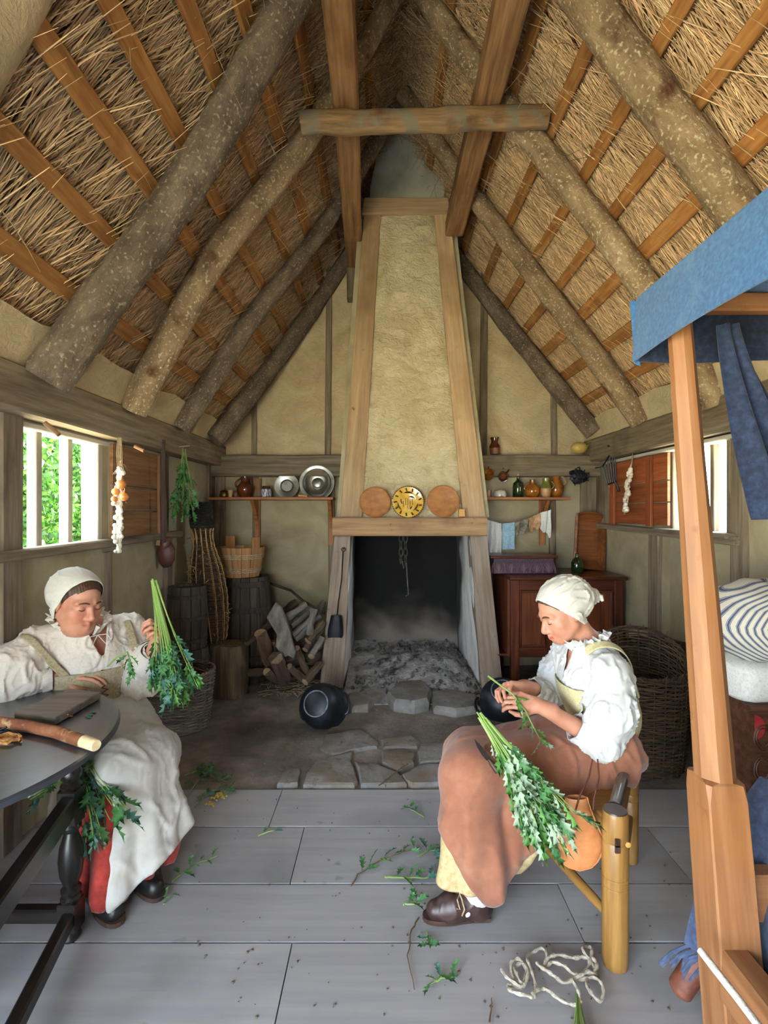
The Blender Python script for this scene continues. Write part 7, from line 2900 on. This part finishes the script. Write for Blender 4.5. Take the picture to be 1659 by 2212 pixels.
d2L, d2R = (w2L - e2L) / np.linalg.norm(w2L - e2L), (w2R - e2R) / np.linalg.norm(w2R - e2R)


def keep2(v):
    k = ~(((v - c2L) @ d2L > 0) & (np.linalg.norm(v - c2L, axis=1) < .08)) & ~(((v - c2R) @ d2R > 0) & (np.linalg.norm(v - c2R, axis=1) < .056))
    k &= ~((np.linalg.norm((v - nb2) * A3((1, 1, .5)), axis=1) < .078) & (v[:, 2] > .925))
    lat = np.abs((v - tc2) @ lf - .0)
    front = (v - tc2) @ fw > .03
    k &= ~(front & (lat < .006 + .35 * np.clip(v[:, 2] - .875, 0, 1)) & (v[:, 2] > .875))
    return k & (v[:, 2] > .55)


garment('shift', slv2, .0062, m_shirt2, p2, lambda v, n: .011 * creases(v, 40, 41, (.9, .9, .45)) - .004 + .0045 * fnoise(v, 24, 42, stretch=(1, 1, .4)) + .005 * creases(v, 85, 43, (1, 1, .5)), keep2, .003)


def ring2(t):
    a = 2 * PI * t + math.atan2(fw[1], fw[0]) + .18
    c = nb2 + A3((0, 0, -.004))
    o = A3((math.cos(a), math.sin(a), 0))
    dn = float(o @ fw)
    return c + .094 * o + A3((0, 0, -.036 * max(0, dn) + .022 + .040 * max(0, -dn))), o, A3((0, 0, 1.))


ruffle('collar_frill', lambda t: ring2(t * .945), 18, .011, m_shirt2, p2, .040, .6)
mb = MB()
q = V(tc2 + fw * .118 + A3((0, 0, .955)))
for (a, b) in (((.02, -.03), (.035, -.05)), ((-.02, -.025), (-.03, -.055)), ((.035, .0), (.045, -.02)), ((-.035, .0), (-.042, -.02))):
    l2, l3 = V(lf * a[0]) + V((0, 0, a[1])) + V(fw) * .012, V(lf * b[0]) + V((0, 0, b[1])) + V(fw) * .016
    mb.tube([q, q + l2, q + l3], .0022, 5)
mb.build('neck_tie', m_shirt2, p2)
for (c, d, r) in ((c2L, d2L, .040), (c2R, d2R, .046)):
    e1 = np.cross(d, A3((0, 0, 1)))
    e1 /= np.linalg.norm(e1)
    e2 = np.cross(d, e1)
    mb = MB()
    mb.sheet(lambda u, v, c=c, d=d, e1=e1, e2=e2, r=r: V(c - d * .035 * (1 - v) + (e1 * math.cos(2 * PI * u) + e2 * math.sin(2 * PI * u)) * (r + .006 - .004 * v + .003 * math.sin(u * 40 + 3 * v))), 40, 5, .004, True)
    mb.build('cuff', m_shirt2, p2)
garment('bodice', torso2, .006, m_bodice2, p2, disp=lambda v, n: .0015 * fnoise(v, 40, 52), keep=lambda v: (v[:, 2] > .55) & (v[:, 2] < .825 + .05 * np.clip(-((v - tc2) @ fw), -.1, 1)), grow=.014, thick=.004)
for sg in (1, -1):
    garment('bodice_strap', slv2, .006, m_bodice2, p2, keep=lambda v, sg=sg: (v[:, 2] > .80) & (v[:, 2] < .99) & ((v - tc2) @ fw > -.03) & (np.abs((v - tc2) @ lf * sg - (.150 if sg > 0 else .145 + .62 * (v[:, 2] - .82))) < .021), grow=.007, thick=.003)
mb = MB()
prev = None
for i in range(13):
    z = .665 + .0125 * i
    sgn = 1 if i % 2 else -1
    q = tc2 + lf * (.014 * sgn) + A3((0, 0, z))
    dd = .158 + .020 + .006 * math.sin((z - .6) * 12)
    q = V(q + fw * (dd + .006))
    if prev is not None:
        mb.tube([prev, q], .0024, 5)
    prev = q
mb.build('lacing', m_leather, p2, kind='stuff')
sk2 = [('e', tc2 + A3((.02, -.01, .57)), (.21, .185, .13), RT, .06), ('c', h2L, k2L, .120, .092, .06), ('c', h2R, k2R, .120, .092, .06), ('c', A3((-1.3, 2.33, .53)), A3((-1.02, 2.06, .48)), .11, .085, .06),
       ('c', k2L, A3((-.975, 2.09, .10)), .092, .075, .06), ('c', k2R, A3((-1.055, 1.965, .10)), .092, .105, .06), ('c', A3((-1.02, 2.05, .46)), A3((-1.03, 2.03, .10)), .085, .095, .06),
       ('c', A3((-1.0, 2.1, .2)), A3((-1.2, 2.3, .40)), .12, .14, .1)]


def sk2disp(v, n):
    low = np.clip((.50 - v[:, 2]) / .42, 0, 1)
    th = np.arctan2(v[:, 1] - 2.1, v[:, 0] + 1.02)
    return low * (.020 * np.sin(th * 8 + 2 * v[:, 2] + 1) + .010 * np.sin(th * 15 + 2)) + .005 * fnoise(v, 14, 55) + .007 * creases(v, 8, 56, (1, 1, .5)) + .022 * low * creases(v, 6, 78, (1.5, 1.5, .25)) - .006


garment('red_skirt', sk2, .0085, m_redsk, p2, sk2disp, lambda v: v[:, 2] > .045, .003)


def hem2(v):
    z = .035 + np.clip(v[:, 0] + 1.0, 0, 1) * .79
    return (v[:, 2] > z) & (v[:, 0] > -1.005 - 4.5 * np.clip(v[:, 2] - .47, 0, 1)) & (v[:, 2] < .70) & ((v - tc2) @ fw > -.05)


apr2 = sk2 + [('c', k2L + A3((0, -.02, .0)), A3((-.895, 2.03, .12)), .088, .105, .06), ('c', A3((-1.0, 2.02, .46)), A3((-.985, 1.985, .08)), .085, .090, .06)]
garment('white_apron', apr2, .0085, m_apronw, p2, lambda v, n: sk2disp(v, n) + .009 * creases(v, 26, 58, (.9, .9, .35)) + .004 * creases(v, 60, 59, (1, 1, .5)), hem2, .003, grow=.013)
for (a, b) in ((a2L, .0), (a2R, .0)):
    hh = a - fw * .105
    shoe(p2, (hh[0], hh[1], 0), tuple((hh + fw * .245)[:2]) + (0,), sm=m_blackshoe)
# stool under her
stl = thing('wooden_stool', 'pale wooden stool under the person by the window', 'stool', (-1.34, 2.36, 0))
mb = MB()
mb.lathe([(0, .415), (.16, .415), (.165, .425), (.165, .44), (.155, .447), (0, .447)], 28, Matrix.Translation((-1.34, 2.36, 0)))
mb.build('seat', m_greywood, stl)
for (dx, dy) in ((.10, .12), (.12, -.10), (-.14, -.06), (-.06, .14)):
    mb = MB()
    mb.tube([V((-1.34 + dx * .8, 2.36 + dy * .8, .42)), V((-1.34 + dx * 1.3, 2.36 + dy * 1.3, 0))], [.022, .018], 10)
    mb.build('leg', m_greywood, stl)
# herbs she holds and the pile on her lap
hb0 = V(w2L) + V((.035, -.045, .085))
bunch('herb_bunch', 'green herb bunch held up by its stems in the raised hand by the window', P(338, 1280, 2.14), P(392, 1512, 2.08), 13, .10, 170, .075, (0, 0, 1, 3, 0), 81, .50, None, .0034, 0)
sg2 = thing('herb_sprig', 'single herb sprig lifted in front of the laced bodice', 'herb', P(270, 1430, 2.02))
pts = [P(232, 1440, 2.05), P(252, 1420, 2.04), P(275, 1408, 2.02), P(282, 1430, 2.0), P(286, 1455, 2.0)]
mb = MB()
mb.tube(pts, [.003, .003, .0028, .002, .0014], 6)
mb.build('stem', m_stem, sg2)
for i in range(9):
    k = 2 + i % 2
    p = pts[k].lerp(pts[k + 1], R.random())
    put_leaf(sg2, p, (pts[k + 1] - pts[k]).normalized() + rvec(R, .5), rvec(R) + V((0, -1, 0)), R.uniform(.05, .07), R.choice((0, 1)))
bunch('herb_bunch', 'herb bunch with broad leaves spilling off the lap below the table edge', P(165, 1620, 1.93), P(235, 1800, 1.80), 14, .11, 75, .088, (0, 3, 0, 3, 2), 91, .12, (.2, -.9, .2), .003)
bunch('herb_bunch', 'few herb leaves showing under the table edge left of the turned leg', P(130, 1690, 1.90), P(60, 1725, 1.80), 4, .05, 12, .075, (3, 0, 2), 92, .2, (0, -.8, .5), .003)
